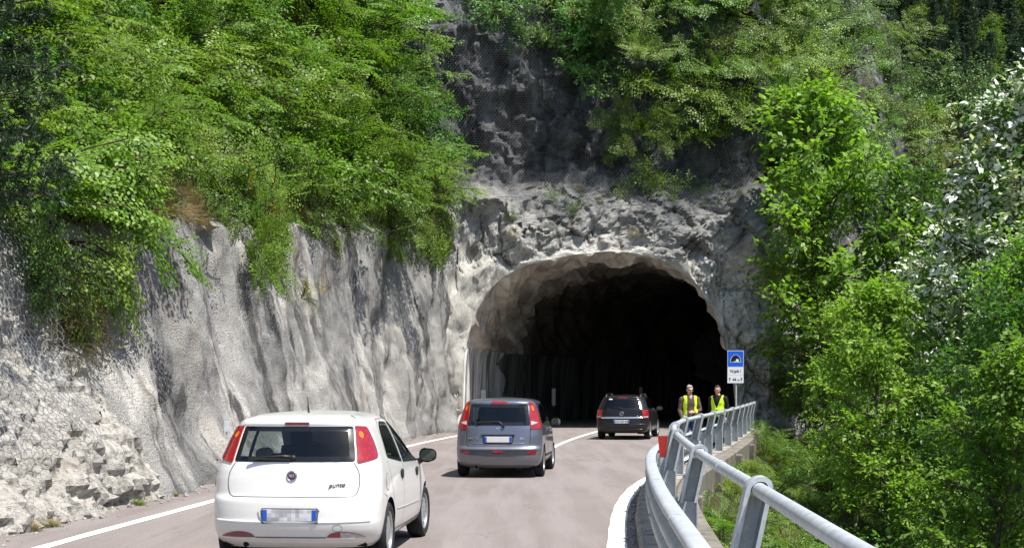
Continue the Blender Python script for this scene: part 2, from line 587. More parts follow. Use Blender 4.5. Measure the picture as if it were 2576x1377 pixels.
def flank_point(Y, h):
    x = flank_x(Y, h)
    y = Y; z = h
    e = max(0.0, h - wall_top(Y))
    if is_shot(Y, h):
        # sheets of sprayed concrete hang in vertical folds
        far = min(1, max(0, (Y - 34) / 12))
        f = 0.5 * mn.noise(Vector((Y * 0.36, h * 0.22, 1.0))) + 0.2 * mn.noise(Vector((Y * 0.7 - h * 0.25, h * 0.55, 5.0))) + 0.14 * far * mn.noise(Vector((Y * 0.9, h * 0.3, 5.0)))
        f += 0.09 * mn.noise(Vector((Y * 2.2, h * 0.6, 9.0))) * far + 0.07 * mn.noise(Vector((Y * 1.7, h * 1.3, 19.0)))
        f += 0.065 * fr((Y * 2.2, h * 1.6, 2.0), 6, 0.55) + 0.05 * facet(Vector((Y, h * .8, 3.0)), 1.7)
        f += -0.35 * math.exp(-((Y - 31.4) / 0.45) ** 2) * min(1, max(0.1, h / 3.5))   # deep crease
        f += 0.16 * math.exp(-(h / 0.5) ** 2)                                             # splayed foot
        x += f
    elif e <= 0.6:
        # broken blocky rock
        p = Vector((Y * 0.9, h * 0.9, 4.0 + 0.25 * Y))
        f = 0.14 * facet(p, 0.9) + 0.24 * facet(p, 2.2) + 0.5 * facet(p, 5.0) + .7 * facet(p, 11.0) + 0.2 * fr((Y * 0.5, h * 0.7, 8.0), 5)
        f += 0.3 * max(0, 1.0 - h / 2.4) * (0.6 + mn.noise(Vector((Y * 1.1, 0, 0))))
        x += f + 0.12
        y += 0.07 * mn.noise(Vector((Y * 2.1, h * 2.3, 1.0)))
        z += 0.06 * mn.noise(Vector((Y * 2.3, h * 2.1, 6.0)))
    else:
        f = 0.55 * fr((Y * 0.35, h * 0.4, 11.0), 5) * min(1, e / 1.5)
        x += f
        z += 0.15 * mn.noise(Vector((Y * 1.1, h * 1.1, 2.0))) * min(1, e)
    return (x, y, z)
def build_flank():
    ys = []
    y = YA
    while y < YB:
        ys.append(y)
        y += 0.085 if 15 < y < 27 else (0.11 if y < 59 else 0.16)
    hs = []
    h = -0.4
    while h < 30:
        hs.append(h)
        h += 0.085 if h < 5.2 else (0.13 if h < 8 else 0.5)
    nx = len(ys)
    P = [flank_point(Y, H) for H in hs for Y in ys]
    groups = {'shot': [], 'rock': [], 'hill': []}
    for j in range(len(hs) - 1):
        for i in range(nx - 1):
            a = j * nx + i
            q = (a, a + 1, a + nx + 1, a + nx)
            Y, H = ys[i], hs[j]
            if is_shot(Y, H): g = 'shot'
            elif H < wall_top(Y) + 0.35 or (Y < 24 and H < wall_top(Y) + 1.2): g = 'rock'
            else: g = 'hill'
            groups[g].append(q)
    out = {}
    for g, (name, m) in {'shot': ('shotcrete_wall', M_SHOT), 'rock': ('cliff', M_ROCK), 'hill': ('hillside', M_EARTH)}.items():
        idx = {}
        V = []; F = []
        for q in groups[g]:
            f = []
            for k in q:
                if k not in idx:
                    idx[k] = len(V); V.append(P[k])
                f.append(idx[k])
            F.append(f)
        out[g] = mesh_obj(name, V, F, m)
    tag(out['shot'], 'tall grey sprayed concrete wall with pale vertical streaks beside the left lane', 'wall')
    tag(out['rock'], kind='structure')
    out['rock'].data.set_sharp_from_angle(angle=R(20))
    tag(out['hill'], kind='structure')
    bv = BVHTree.FromPolygons(P, groups['shot'] + groups['rock'] + groups['hill'])
    return out, bv
FLANK, FLANK_BVH = build_flank()

# ---- portal rock with the arch
ARCH_PX = [(1163, 1085), (1166, 1000), (1169, 900), (1180, 840), (1198, 785), (1228, 735), (1262, 700), (1300, 678), (1345, 660), (1395, 650), (1450, 640),
           (1500, 634), (1550, 632), (1600, 638), (1650, 652), (1695, 672), (1740, 704), (1778, 745), (1805, 800), (1818, 850), (1836, 900), (1845, 960), (1850, 1020), (1853, 1083)]
def portal_plane_y(X, z): return 59.4 + 0.2 * (X + 2.2)
def build_arch():
    pts = []
    for px, py in ARCH_PX:
        Y = 60.0
        for _ in range(5):
            p = at(px, py, Y)
            Y = portal_plane_y(p.x, p.z)
        pts.append((p.x, p.z))
    pts[0] = (pts[0][0], -0.3); pts[-1] = (pts[-1][0], -0.3)
    # resample evenly, smoothed
    L = [0]
    for a, b in zip(pts[:-1], pts[1:]): L.append(L[-1] + math.hypot(b[0] - a[0], b[1] - a[1]))
    n = 330
    t = np.linspace(0, L[-1], n)
    x = np.interp(t, L, [p[0] for p in pts]); z = np.interp(t, L, [p[1] for p in pts])
    k = np.ones(9) / 9
    xs = np.convolve(np.pad(x, 4, mode='edge'), k, 'valid'); zs = np.convolve(np.pad(z, 4, mode='edge'), k, 'valid')
    zs[0] = z[0]; zs[-1] = z[-1]
    return np.stack([xs, zs], 1)
ARCH = build_arch()
def bore_point(i, d):
    ax, az = ARCH[i]
    x, y, a = axis(d)
    cx = 3.7
    X = cx + x + (ax - cx) * math.cos(a if d > 6 else AX0 * d / 6 + (a - AX0) * 0)
    Y = portal_plane_y(ax, az) + 0.12 + y - (ax - cx) * (math.sin(a) * min(1, d / 6) + 0.2 * min(1, d / 6))
    return X, Y, az
def bore_disp(i, d):
    n = len(ARCH)
    X, Y, z = bore_point(i, d)
    # inward normal in the section
    a = ARCH[min(i + 1, n - 1)] - ARCH[max(i - 1, 0)]
    nx, nz = a[1], -a[0]
    L = math.hypot(nx, nz) + 1e-9
    nx /= L; nz /= L
    up = max(0, min(1, (z - 3.25) / 0.25))
    rr = 0.0
    s = i * 0.068
    ramp = 0.35 + 0.65 * min(1, d / 0.8)
    flow = s * 1.05 + d * 0.42          # folds of the sprayed vault run slantwise
    rr += up * ramp * (0.42 * (abs(mn.noise(Vector((flow * 0.8, d * 0.13, 2.0)))) - .25) * -1 + 0.4 * mn.noise(Vector((flow * 1.9, d * 0.22, 4.0))) + 0.06 * fr((s * 3, d * 2, 1), 3))
    rr += up * 0.1 * min(1, d)
    rr += (1 - up) * 0.02 * mn.noise(Vector((d * 0.7, z * 0.3, i > n / 2)))
    return (X + nx * rr, Y, z + nz * rr)
PX0, PX1, PZ1 = -7.0, 30.0, 30.0
def plaster(X, z, rim):
    """where sprayed plaster covers the rock: left jamb and the lip of the arch"""
    a = max(0.0, min(1.0, (-0.75 + 0.5 * mn.noise(Vector((X * .6, z * .6, 31.0))) - X) / 0.5)) * max(0.0, min(1.0, (7.2 + 1.2 * mn.noise(Vector((X * .7, z * .3, 3.0))) - z) / 0.8))
    e = max(0.0, min(1.0, (0.42 + 0.75 * mn.noise(Vector((X * .9, z * .9, 12.0))) - rim) / 0.2))
    return max(a, e)
def portal_point(X, z, rim=1.0):
    y = portal_plane_y(min(X, 11.0), z)
    # the face steps back above the brow, then leans back
    y += interp([-1, 8.0, 9.4, 10.4, 13, 16.5, 20, 30], [0, 0.0, 0.5, 1.6, 1.7, 2.1, 4.2, 12.0], z)
    # the left shoulder comes forward to meet the sprayed wall
    y -= 1.3 * max(0, min(1, (-1.6 - X) / 1.2)) * max(0, min(1, (z - 0.0) / 2.0)) * (1 if z < 9.5 else 0.6)
    # right corner turns away into the valley
    if X > 10.9:
        y += (X - 10.9) * 1.1 + 0.16 * (X - 10.9) ** 2 * (1 if X < 16 else 0) + (0 if X < 16 else 0.16 * 26 + (X - 16) * 1.2)
    p = Vector((X, y * 0.6, z))
    up = max(0.0, min(1.0, (z - 9.6) / 1.5))
    lo = max(0.0, min(1.0, (6.5 - z) / 3.0))
    f = (0.30 - .1 * lo) * facet(p, 0.55) + (0.36 - .1 * up) * facet(p, 1.5) + 0.36 * facet(p, 3.6) + 0.35 * facet(p, 8.0)
    f += 0.4 * fr((X * 0.28, y * 0.2, z * 0.32), 6, 0.75)
    f += up * (0.7 * mn.noise(Vector((X * 0.7, 3.0, z * 0.14))) + 0.35 * mn.noise(Vector((X * 2.0, 5.0, z * 0.3))) + .5 * facet(p, 0.8))
    pl = plaster(X, z, rim)
    f = f * (0.15 + 0.85 * rim) * (1 - 0.72 * pl) + pl * (0.22 * mn.noise(Vector((X * 0.8, y * .5, z * 0.8))) + 0.1 * mn.noise(Vector((X * 2.3, y, z * 1.6))) + 0.14 * rim)
    # boulder left above the arch, overhang at the right corner, ledge over the brow
    f += 0.9 * math.exp(-((X + 1.1) / 1.3) ** 2 - ((z - 9.4) / 0.9) ** 2)
    f += 1.1 * math.exp(-((X - 10.3) / 1.0) ** 2 - ((z - 8.2) / 2.0) ** 2)
    f += 0.7 * math.exp(-((X - 9.7) / 0.8) ** 2 - ((z - 10.2) / 0.9) ** 2)
    f += 0.45 * math.exp(-((X - 5.5) / 2.5) ** 2 - ((z - 8.7) / 0.6) ** 2)
    return (X + 0.2 * mn.noise(Vector((X, z, 1.5))) * rim, y - f, z + 0.18 * mn.noise(Vector((X, z, 9.5))) * rim)
def build_portal():
    n = len(ARCH)
    # matching outer frame
    per = []
    Lf = [(PX0, -0.6), (PX0, PZ1), (PX1, PZ1), (PX1, -14.0)]
    # target frame points by angle from the arch centre
    cx, cz = 3.6, 1.5
    K = 175
    rows = []
    ts = (np.arange(K) / (K - 1)) ** 1.35
    P = []
    rim_pt = []
    for i in range(n):
        ax, az = ARCH[i]
        x, y, z_ = bore_disp(i, 0.0)
        rim_pt.append((x, y, z_))
    for k in range(K):
        for i in range(n):
            ax, az = ARCH[i]
            u = i / (n - 1)
            # frame point: left edge 0-.27, top .27-.66, right .66-1
            if u < 0.30: ox, oz = PX0, -0.6 + (PZ1 + 0.6) * (u / 0.30) ** 1.15
            elif u < 0.66: ox, oz = PX0 + (PX1 - PX0) * (u - 0.30) / 0.36, PZ1
            else: ox, oz = PX1, PZ1 + (-14.0 - PZ1) * ((u - 0.66) / 0.34) ** 0.9
            t = ts[k]
            X = ax + (ox - ax) * t; z = az + (oz - az) * t
            rim = min(1, k / 16.0)
            q = portal_point(X, z, rim)
            if k == 0:
                q = rim_pt[i]
            P.append(q)
    F = []
    for k in range(K - 1):
        for i in range(n - 1):
            a = k * n + i
            F.append((a, a + 1, a + n + 1, a + n))
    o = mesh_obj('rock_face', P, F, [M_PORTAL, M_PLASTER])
    for k, pg in enumerate(o.data.polygons):
        a = F[k][0]
        if plaster(P[a][0], P[a][2], min(1, (a // n) / 16.0)) > 0.5: pg.material_index = 1
    o.data.set_sharp_from_angle(angle=R(22))
    tag(o, kind='structure')
    return BVHTree.FromPolygons(P, F)
PORTAL_BVH = build_portal()

# ---- the bore
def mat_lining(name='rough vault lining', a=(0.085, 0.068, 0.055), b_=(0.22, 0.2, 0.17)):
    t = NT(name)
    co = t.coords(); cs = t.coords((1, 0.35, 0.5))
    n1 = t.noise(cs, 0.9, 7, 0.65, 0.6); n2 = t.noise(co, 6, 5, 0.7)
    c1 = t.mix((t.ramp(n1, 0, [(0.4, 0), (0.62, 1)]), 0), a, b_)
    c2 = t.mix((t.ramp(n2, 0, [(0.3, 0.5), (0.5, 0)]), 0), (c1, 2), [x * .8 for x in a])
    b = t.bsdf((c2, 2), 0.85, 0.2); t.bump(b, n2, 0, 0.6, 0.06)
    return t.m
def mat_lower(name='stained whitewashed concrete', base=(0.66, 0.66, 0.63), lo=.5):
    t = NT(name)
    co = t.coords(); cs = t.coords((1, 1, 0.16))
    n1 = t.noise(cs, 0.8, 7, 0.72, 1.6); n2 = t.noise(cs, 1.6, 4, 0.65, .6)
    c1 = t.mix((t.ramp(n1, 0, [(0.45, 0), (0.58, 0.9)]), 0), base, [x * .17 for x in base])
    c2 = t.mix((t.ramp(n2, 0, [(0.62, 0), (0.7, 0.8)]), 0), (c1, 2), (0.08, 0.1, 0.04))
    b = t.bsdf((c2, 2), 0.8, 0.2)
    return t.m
M_LINING = mat_lining(); M_LOWER = mat_lower(); M_LOWER_SHADE = mat_lower('shade-darkened streaked concrete', (0.2, 0.195, 0.18), .5); M_LINING_LIT = mat_lining('daylight-toned lining', (0.26, 0.225, 0.19), (0.66, 0.63, 0.56))  # paler and darker copies imitate daylight fading into the bore
M_WHITE = simple('chalky white paint', (0.72, 0.71, 0.68), 0.7, 0.3, var=0.1, scale=6)
def build_bore():
    n = len(ARCH)
    ds = list(np.concatenate([np.arange(0, 8, 0.16), np.arange(8, 20, 0.4), np.arange(20, 66, 1.2)]))
    root = empty('tunnel', (3.7, 61, 0))
    tag(root, 'dark unlit road tunnel bored through the rock with a stained pale lower wall', 'tunnel')
    off = Vector(root.location)
    P = []
    for d in ds:
        for i in range(n):
            X, Y, z = bore_disp(i, d)
            P.append((X - off.x, Y - off.y, z - off.z))
    lo = []; hi = []; col = []; shade_lo = []; lo2 = []
    for k in range(len(ds) - 1):
        for i in range(n - 1):
            a = k * n + i
            q = (a, a + n, a + n + 1, a + 1)
            if ARCH[i][1] < 3.3 + .07 * mn.noise(Vector((ds[k] * .6, 3.0, 1.0))): ((lo if i < n / 2 else lo2) if ds[k] < 7.0 + 2.5 * mn.noise(Vector((ARCH[i][1] * .9, 4.0, 8.0))) else shade_lo).append(q)  # deep lower wall: stain streaks plus shade put into the colour
            elif ds[k] < 2.6 + 2.2 * mn.noise(Vector((i * .045, 2.0, ds[k] * .3))) + (6.5 if i < n * .42 else 0) : col.append(q)  # pale lining near the mouth, lightened as if by daylight
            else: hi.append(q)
    k = len(ds) - 1
    hi.append(tuple(k * n + i for i in range(n)))
    for faces, nm, m in ((hi, 'vault', M_LINING), (col, 'daylit_lining', M_LINING_LIT), (lo, 'lower_wall', M_LOWER), (lo2, 'lower_wall', M_LOWER), (shade_lo, 'shaded_wall', M_LOWER_SHADE)):
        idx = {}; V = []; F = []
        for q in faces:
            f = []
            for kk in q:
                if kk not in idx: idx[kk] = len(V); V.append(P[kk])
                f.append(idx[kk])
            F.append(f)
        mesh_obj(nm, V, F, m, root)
    # white painted edge on the left jamb
    V = []; F = []
    m = [i for i in range(n) if 0.0 <= ARCH[i][1] < 3.32 and i < n / 2]
    for i in m:
        ax, az = ARCH[i]
        wob = 0.05 * math.sin(az * 2.4 + 1) + 0.05 * math.sin(az * 5.1)
        for dx, dy in ((-0.34 + wob, -0.32), (-0.17 + wob, -0.36), (0.02 + wob * 0.4, -0.22), (0.05, 0.5)):
            V.append((ax + dx - off.x, portal_plane_y(ax, az) + 0.12 + dy - off.y, az))
    for j in range(len(m) - 1):
        for c in range(3):
            a = j * 4 + c
            F.append((a, a + 1, a + 5, a + 4))
    mesh_obj('painted_edge', V, F, M_WHITE, root)
    return root
build_bore()

# ---- hill behind the portal's right shoulder, rocky spur, far wooded slope
def grid_surface(name, fn, us, vs, mat):
    P = [fn(u, v) for v in vs for u in us]
    n = len(us)
    F = [(j * n + i, j * n + i + 1, (j + 1) * n + i + 1, (j + 1) * n + i) for j in range(len(vs) - 1) for i in range(n - 1)]
    o = mesh_obj(name, P, F, mat)
    tag(o, kind='structure')
    return BVHTree.FromPolygons(P, F)
def spur_fn(u, v):
    # u metres along, v height
    X = 12 + u; Y = 92 + 0.35 * u
    top = interp([0, 8, 14, 19, 24, 30, 40, 60], [30, 27.5, 25.5, 25.0, 24.0, 21.0, 15.0, 5.0], u)
    z = -9 + v * (top + 9)
    b = (z + 9)
    Y += 0.45 * b * (0.5 + 0.9 * (v > 0.93) * (v - 0.93) * 14)
    f = 2.6 * fr((X * 0.12, z * 0.14, 4.0), 6) + 1.2 * (mn.cell(mn.voronoi(Vector((X * 0.3, z * 0.3, 2)))[1][0] * 4) - 0.5)
    return (X + 0.5 * f, Y - f, z + 0.5 * fr((X * 0.4, v * 3, 9), 3))
SPUR_BVH = grid_surface('rocky_spur_terrain', spur_fn, [i * 0.5 for i in range(0, 120)], [i / 70 for i in range(71)], M_SPUR)
def far_fn(u, v):
    X = -40 + u * 260; Y = 175 + v * 110
    z = -12 + v * 130 + 5 * fr((X * 0.02, Y * 0.02, 1), 4)
    return (X, Y, z)
FAR_BVH = grid_surface('far_hill', far_fn, [i / 60 for i in range(61)], [i / 40 for i in range(41)], M_FOREST)
# ================================================================ cars
M_TYRE = simple('tyre rubber', (0.022, 0.022, 0.023), 0.85, 0.25, var=0.25, scale=20)
M_TRIM = simple('black plastic trim', (0.02, 0.02, 0.022), 0.5, 0.4, var=0.2)
M_FRIT = simple('black window border', (0.008, 0.009, 0.01), 0.12, 0.5, var=0.1)
M_UNDER = simple('dirty underbody', (0.014, 0.013, 0.012), 0.9, 0.1, var=0.3)
M_SEAT = simple('dark seat cloth', (0.03, 0.032, 0.045), 0.95, 0.1, var=0.25, scale=30)
M_SEATG = simple('grey seat cloth', (0.07, 0.075, 0.08), 0.95, 0.1, var=0.2, scale=30)
M_CHROME = simple('chrome', (0.75, 0.75, 0.76), 0.12, 0.5, 1.0, var=0.05)
M_ALLOY = simple('silver wheel paint', (0.42, 0.43, 0.44), 0.35, 0.5, 0.6, var=0.1)
M_GAP = simple('panel gap', (0.012, 0.012, 0.012), 0.9, 0.05)
M_GAPW = simple('shallow panel gap', (0.13, 0.13, 0.125), 0.8, 0.1)
M_GLASS = glass_mat('tinted car glass', (0.62, 0.68, 0.66))
M_GLASSD = glass_mat('dark car glass', (0.07, 0.08, 0.085))
M_GLASSM = glass_mat('smoked car glass', (0.64, 0.69, 0.67))
M_PLATE_BLUE = simple('plate blue', (0.02, 0.09, 0.42), 0.4, 0.4, var=0.05)
M_DKGREY = simple('dark grey badge', (0.06, 0.055, 0.06), 0.35, 0.5, 0.4)
M_MIRROR = simple('mirror glass', (0.10, 0.115, 0.12), 0.05, 0.5, 1.0, var=0.02)
def mat_lamp(name, col, rough=0.12):
    t = NT(name)
    vo = t.n('TexVoronoi', feature='F1'); vo.inputs['Scale'].default_value = 22; t.l(t.coords(), 0, vo, 'Vector')
    c = t.mix((t.ramp(vo, 0, [(0.1, 0.0), (0.5, 0.6)]), 0), col, [x * 0.45 for x in col])
    b = t.bsdf((c, 2), rough, 0.5)
    b.inputs['Coat Weight'].default_value = 1.0
    b.inputs['Coat Roughness'].default_value = 0.03
    t.bump(b, vo, 0, 0.15, 0.01)
    return t.m
M_RED = mat_lamp('red lamp lens', (0.36, 0.008, 0.014))
M_DRED = mat_lamp('dark red lens', (0.2, 0.012, 0.014))
M_AMBER = mat_lamp('amber lamp lens', (0.85, 0.2, 0.015))
M_CLEAR = mat_lamp('clear lamp lens', (0.55, 0.5, 0.48))
def mat_plate(chars):
    t = NT('number plate white')
    br = t.n('TexVoronoi', distance='CHEBYCHEV'); br.inputs['Scale'].default_value = 26
    br.inputs['Randomness'].default_value = 0.0
    t.l(t.coords(), 0, br, 'Vector')
    w = t.n('TexWhiteNoise'); t.l(br, 'Position', w, 0)
    c = t.mix((t.ramp(w, 0, [(0.2, 0.0), (0.9, 1.0)]), 0), chars[0], chars[1])
    t.bsdf((c, 2), 0.5, 0.4)
    return t.m
M_PLATE = mat_plate(((0.3, 0.3, 0.32), (0.62, 0.62, 0.64)))
M_PLATE_W = simple('plate white', (0.62, 0.62, 0.6), 0.5, 0.4, var=0.05)

class Car:
    def __init__(s, name, loc, head, L, levels, p_rear=3.0, p_front=2.4, taper=0.06, cr=0.38, cf=0.7):
        s.L = L
        s.lv = levels                         # (z, half width, rear y, front y)
        s.z = [l[0] for l in levels]; s.w = [l[1] for l in levels]; s.yr = [l[2] for l in levels]; s.yf = [l[3] for l in levels]
        s.pr, s.pf, s.cr, s.cf = p_rear, p_front, cr, cf
        s.root = empty(name, (loc[0], loc[1], 0), -head)
        s.o = L / 2
    def at_z(s, z):
        return interp(s.z, s.w, z), interp(s.z, s.yr, z), interp(s.z, s.yf, z)
    def crz(s, w): return min(s.cr, w * 0.55)
    def side_w(s, y, w, yr, yf):
        """body narrows a little to both ends"""
        t = (y - s.L * 0.5) / (s.L * 0.5)
        return w * (1 - 0.035 * max(0, t) ** 2 - 0.03 * max(0, -t) ** 2)
    def rear(s, sg, z):
        """sg in -1..1 across the back, |sg|>1 runs on along the flank in metres"""
        w, yr, yf = s.at_z(z)
        c = s.crz(w)
        sn = 1 if sg >= 0 else -1
        a = abs(sg)
        wr = s.side_w(yr + c, w, yr, yf)
        if a <= 1:
            ph = a * math.pi / 2
            return Vector((sn * wr * math.sin(ph) ** (2 / s.pr) if ph > 0 else 0, yr + c * (1 - max(0, math.cos(ph)) ** (2 / s.pr)) - s.o, z))
        y = yr + c + (a - 1)
        return Vector((sn * s.side_w(y, w, yr, yf), y - s.o, z))
    def sg_of_x(s, x, z):
        w, yr, yf = s.at_z(z)
        wr = s.side_w(yr + s.crz(w), w, yr, yf)
        t = min(0.9999, abs(x) / wr)
        return math.copysign(math.asin(t ** (s.pr / 2)) / (math.pi / 2), x)
    def back(s, x, z, off=0.0):
        p = s.rear(s.sg_of_x(x, z), z)
        if off:
            e = 0.01
            q1 = s.rear(s.sg_of_x(x + e, z), z) - s.rear(s.sg_of_x(x - e, z), z)
            q2 = s.rear(s.sg_of_x(x, z + e), z + e) - s.rear(s.sg_of_x(x, z - e), z - e)
            n = q1.cross(q2)
            if n.y > 0: n = -n
            p = p + n.normalized() * off
        return p
    def wrap(s, sg, z, off=0.0):
        p = s.rear(sg, z)
        if off:
            e = 0.012
            q1 = s.rear(sg + e, z) - s.rear(sg - e, z)
            q2 = s.rear(sg, z + e) - s.rear(sg, z - e)
            n = q1.cross(q2)
            if n.dot(Vector((p.x, -0.6, 0))) < 0: n = -n
            p = p + n.normalized() * off
        return p
    def side(s, sn, y, z, off=0.0):
        """y measured from the tail"""
        w, yr, yf = s.at_z(z)
        c = s.crz(w)
        if y < yr + c:
            t = max(0.0, 1 - (y - yr) / c)
            wr = s.side_w(yr + c, w, yr, yf)
            x = wr * max(0.0, 1 - t ** s.pr) ** (1 / s.pr)
        elif y > yf - s.cf:
            t = min(1.0, (y - (yf - s.cf)) / s.cf)
            x = s.side_w(yf - s.cf, w, yr, yf) * max(0.0, 1 - t ** s.pf) ** (1 / s.pf)
        else:
            x = s.side_w(y, w, yr, yf)
        p = Vector((sn * x, y - s.o, z))
        if off:
            e = 0.01
            dz = (s.at_z(z + e)[0] - s.at_z(z - e)[0]) / (2 * e)
            p += Vector((sn, 0, -dz)).normalized() * off
        return p
    # -------- body shell
    def shell(s):
        zs = []
        for a, b in zip(s.lv[:-1], s.lv[1:]):
            n = max(1, math.ceil(max((b[0] - a[0]) / 0.014, abs(b[1] - a[1]) / 0.018, abs(b[2] - a[2]) / 0.03, abs(b[3] - a[3]) / 0.05)))
            for k in range(n):
                t = k / n
                zs.append([a[i] + (b[i] - a[i]) * t for i in range(4)])
        zs.append(list(s.lv[-1]))
        A = np.array(zs)
        for _ in range(3):
            B = A.copy()
            B[1:-1] = 0.25 * A[:-2] + 0.5 * A[1:-1] + 0.25 * A[2:]
            A = B
        # make the analytic profile agree with the softened one
        s.z, s.w, s.yr, s.yf = [list(A[:, i]) for i in range(4)]
        loops = []
        NA, NS, NF = 44, 150, 26
        for z, w, yr, yf in A:
            c = s.crz(w); cf = min(s.cf, (yf - yr) * 0.4)
            wr = s.side_w(yr + c, w, yr, yf); wf = s.side_w(yf - cf, w, yr, yf)
            half = []
            for k in range(NA):
                ph = math.pi / 2 * k / NA
                half.append((wr * math.sin(ph) ** (2 / s.pr) if k else 0.0, yr + c * (1 - math.cos(ph) ** (2 / s.pr))))
            for k in range(NS):
                y = (yr + c) + ((yf - cf) - (yr + c)) * k / NS
                half.append((s.side_w(y, w, yr, yf), y))
            for k in range(NF + 1):
                ph = math.pi / 2 * k / NF
                half.append((wf * max(0, math.cos(ph)) ** (2 / s.pf) if k < NF else 0.0, yf - cf + cf * math.sin(ph) ** (2 / s.pf)))
            lp = [(x, y) for x, y in half] + [(-x, y) for x, y in reversed(half[1:-1])]
            loops.append([Vector((x, y - s.o, z)) for x, y in lp])
        return loops
    def build_body(s, mats, holes_back, holes_side, doors, hatch, wheels, Ra, bumper=None):
        """holes: lists of polygons; doors: polygons (y,z); hatch: polygon (x,z)"""
        loops = s.shell()
        n = len(loops[0]); m = len(loops)
        V = [list(p) for lp in loops for p in lp]
        NP = np.array(V)
        def inside(poly, a, b):
            c = False
            j = len(poly) - 1
            for i in range(len(poly)):
                xi, yi = poly[i]; xj, yj = poly[j]
                if (yi > b) != (yj > b) and a < (xj - xi) * (b - yi) / (yj - yi) + xi: c = not c
                j = i
            return c
        F = {'body': [], 'tailgate': [], 'bumper': []}
        for k in range(len(doors)):
            F[('door', 1, k)] = []; F[('door', -1, k)] = []
        full = []
        half = s.L / 2
        for j in range(m - 1):
            for i in range(n):
                a = j * n + i; b = j * n + (i + 1) % n
                q = (a, b, b + n, a + n)
                full.append(q)
                c = (NP[a] + NP[b] + NP[a + n] + NP[b + n]) / 4
                x, y, z = c[0], c[1] + half, c[2]
                w, yr, yf = s.at_z(z)
                isback = y < yr + s.crz(w) * 0.75 and y < half
                if isback and abs(x) < w * 0.97 and any(inside(h, x, z) for h in holes_back): continue
                if not isback and any(inside(h, y, z) for h in holes_side): continue
                if abs(x) > 0.3 and any(math.hypot(y - wy, z - wz) < Ra for wy, wz in wheels): continue
                key = 'body'
                if isback and hatch and inside(hatch, x, z): key = 'tailgate'
                elif bumper and z < bumper[0] and y < bumper[1]: key = 'bumper'
                elif abs(x) > 0.4:
                    for k, d in enumerate(doors):
                        if inside(d, y, z): key = ('door', 1 if x > 0 else -1, k); break
                F[key].append(q)
        # round the wheel arch edges off
        cnt = {}
        for fs in F.values():
            for q in fs:
                for k in q: cnt[k] = cnt.get(k, 0) + 1
        for k in cnt:
            x, y, z = NP[k]
            for wy, wz in wheels:
                d = math.hypot(y + half - wy, z - wz)
                if abs(x) > 0.3 and cnt[k] < 4 and Ra * 0.9 < d < Ra * 1.12 and z > 0.25:
                    V[k][1] = wy - half + (y + half - wy) * Ra / d; V[k][2] = wz + (z - wz) * Ra / d
        # whole-shell normals so that split panels shade as one skin
        me = bpy.data.meshes.new('tmp'); me.from_pydata([tuple(v) for v in V], [], full); me.update()
        NR = np.zeros(len(V) * 3); me.vertex_normals.foreach_get('vector', NR) if hasattr(me, 'vertex_normals') else me.vertices.foreach_get('normal', NR)
        NR = NR.reshape(-1, 3)
        bpy.data.meshes.remove(me)
        # outward check
        mid = (m // 3) * n
        if NR[mid].dot(np.array(V[mid]) - np.array([0, 0, V[mid][2]])) < 0:
            NR = -NR
            flip = True
        else: flip = False
        out = {}
        for key, fs in F.items():
            if not fs: continue
            idx = {}; vs = []; ff = []
            for q in fs:
                f = []
                for k in q:
                    if k not in idx: idx[k] = len(vs); vs.append(V[k])
                    f.append(idx[k])
                ff.append(f[::-1] if flip else f)
            if key == 'body':
                top = (m - 1) * n
                f = []
                for i in range(n):
                    k = top + i
                    if k not in idx: idx[k] = len(vs); vs.append(V[k])
                    f.append(idx[k])
                ff.append(f[::-1] if flip else f)
            nm = key if isinstance(key, str) else 'door'
            o = mesh_obj(nm, vs, ff, mats.get(nm, mats['body']), s.root)
            inv = {v: k for k, v in idx.items()}
            o.data.normals_split_custom_set_from_vertices([tuple(NR[inv[i]]) for i in range(len(vs))])
            out[key] = o
        return out
    # -------- patches that lie on the skin
    def patch(s, name, poly, fn, mat, parent=None, off=0.004, edge=0.03, thick=0.0, inner=None, inner_mat=None):
        """poly in the coordinates of fn(a, b, off); optional inner polygon cut out for glass"""
        bm = bmesh.new()
        vs = [bm.verts.new((a, b, 0)) for a, b in poly]
        bm.faces.new(vs)
        bmesh.ops.triangulate(bm, faces=bm.faces)
        for _ in range(6):
            es = [e for e in bm.edges if e.calc_length() > edge]
            if not es: break
            bmesh.ops.subdivide_edges(bm, edges=es, cuts=1, use_grid_fill=False)
            bmesh.ops.triangulate(bm, faces=bm.faces)
        for v in bm.verts:
            v.co = fn(v.co.x, v.co.y, off)
        if thick > 0:
            r = bmesh.ops.extrude_face_region(bm, geom=list(bm.faces))
            # sink the rim into the body
            old = [v for v in bm.verts if v not in set(g for g in r['geom'] if isinstance(g, bmesh.types.BMVert))]
            c = Vector((0, 0, 0.75))
            for v in old:
                d = Vector((v.co.x, v.co.y, 0))
                v.co -= d.normalized() * thick if d.length > 0 else Vector()
        return bm_obj(name, bm, mat, parent if parent is not None else s.root, smooth=True)
    def ring(s, name, outer, inner, fn, mat, off=0.004, parent=None):
        """flat band between two outlines with the same number of points"""
        bm = bmesh.new()
        n = len(outer)
        def dens(P):
            out = []
            for i in range(n):
                a = P[i]; b = P[(i + 1) % n]
                for k in range(8): out.append((a[0] + (b[0] - a[0]) * k / 8, a[1] + (b[1] - a[1]) * k / 8))
            return out
        A = dens(outer); B = dens(inner)
        rows = []
        for t in (0, 0.5, 1):
            rows.append([bm.verts.new(fn(a[0] + (b[0] - a[0]) * t, a[1] + (b[1] - a[1]) * t, off)) for a, b in zip(A, B)])
        N = len(A)
        for r0, r1 in zip(rows[:-1], rows[1:]):
            for k in range(N):
                bm.faces.new((r0[k], r0[(k + 1) % N], r1[(k + 1) % N], r1[k]))
        return bm_obj(name, bm, mat, parent if parent is not None else s.root, smooth=True)
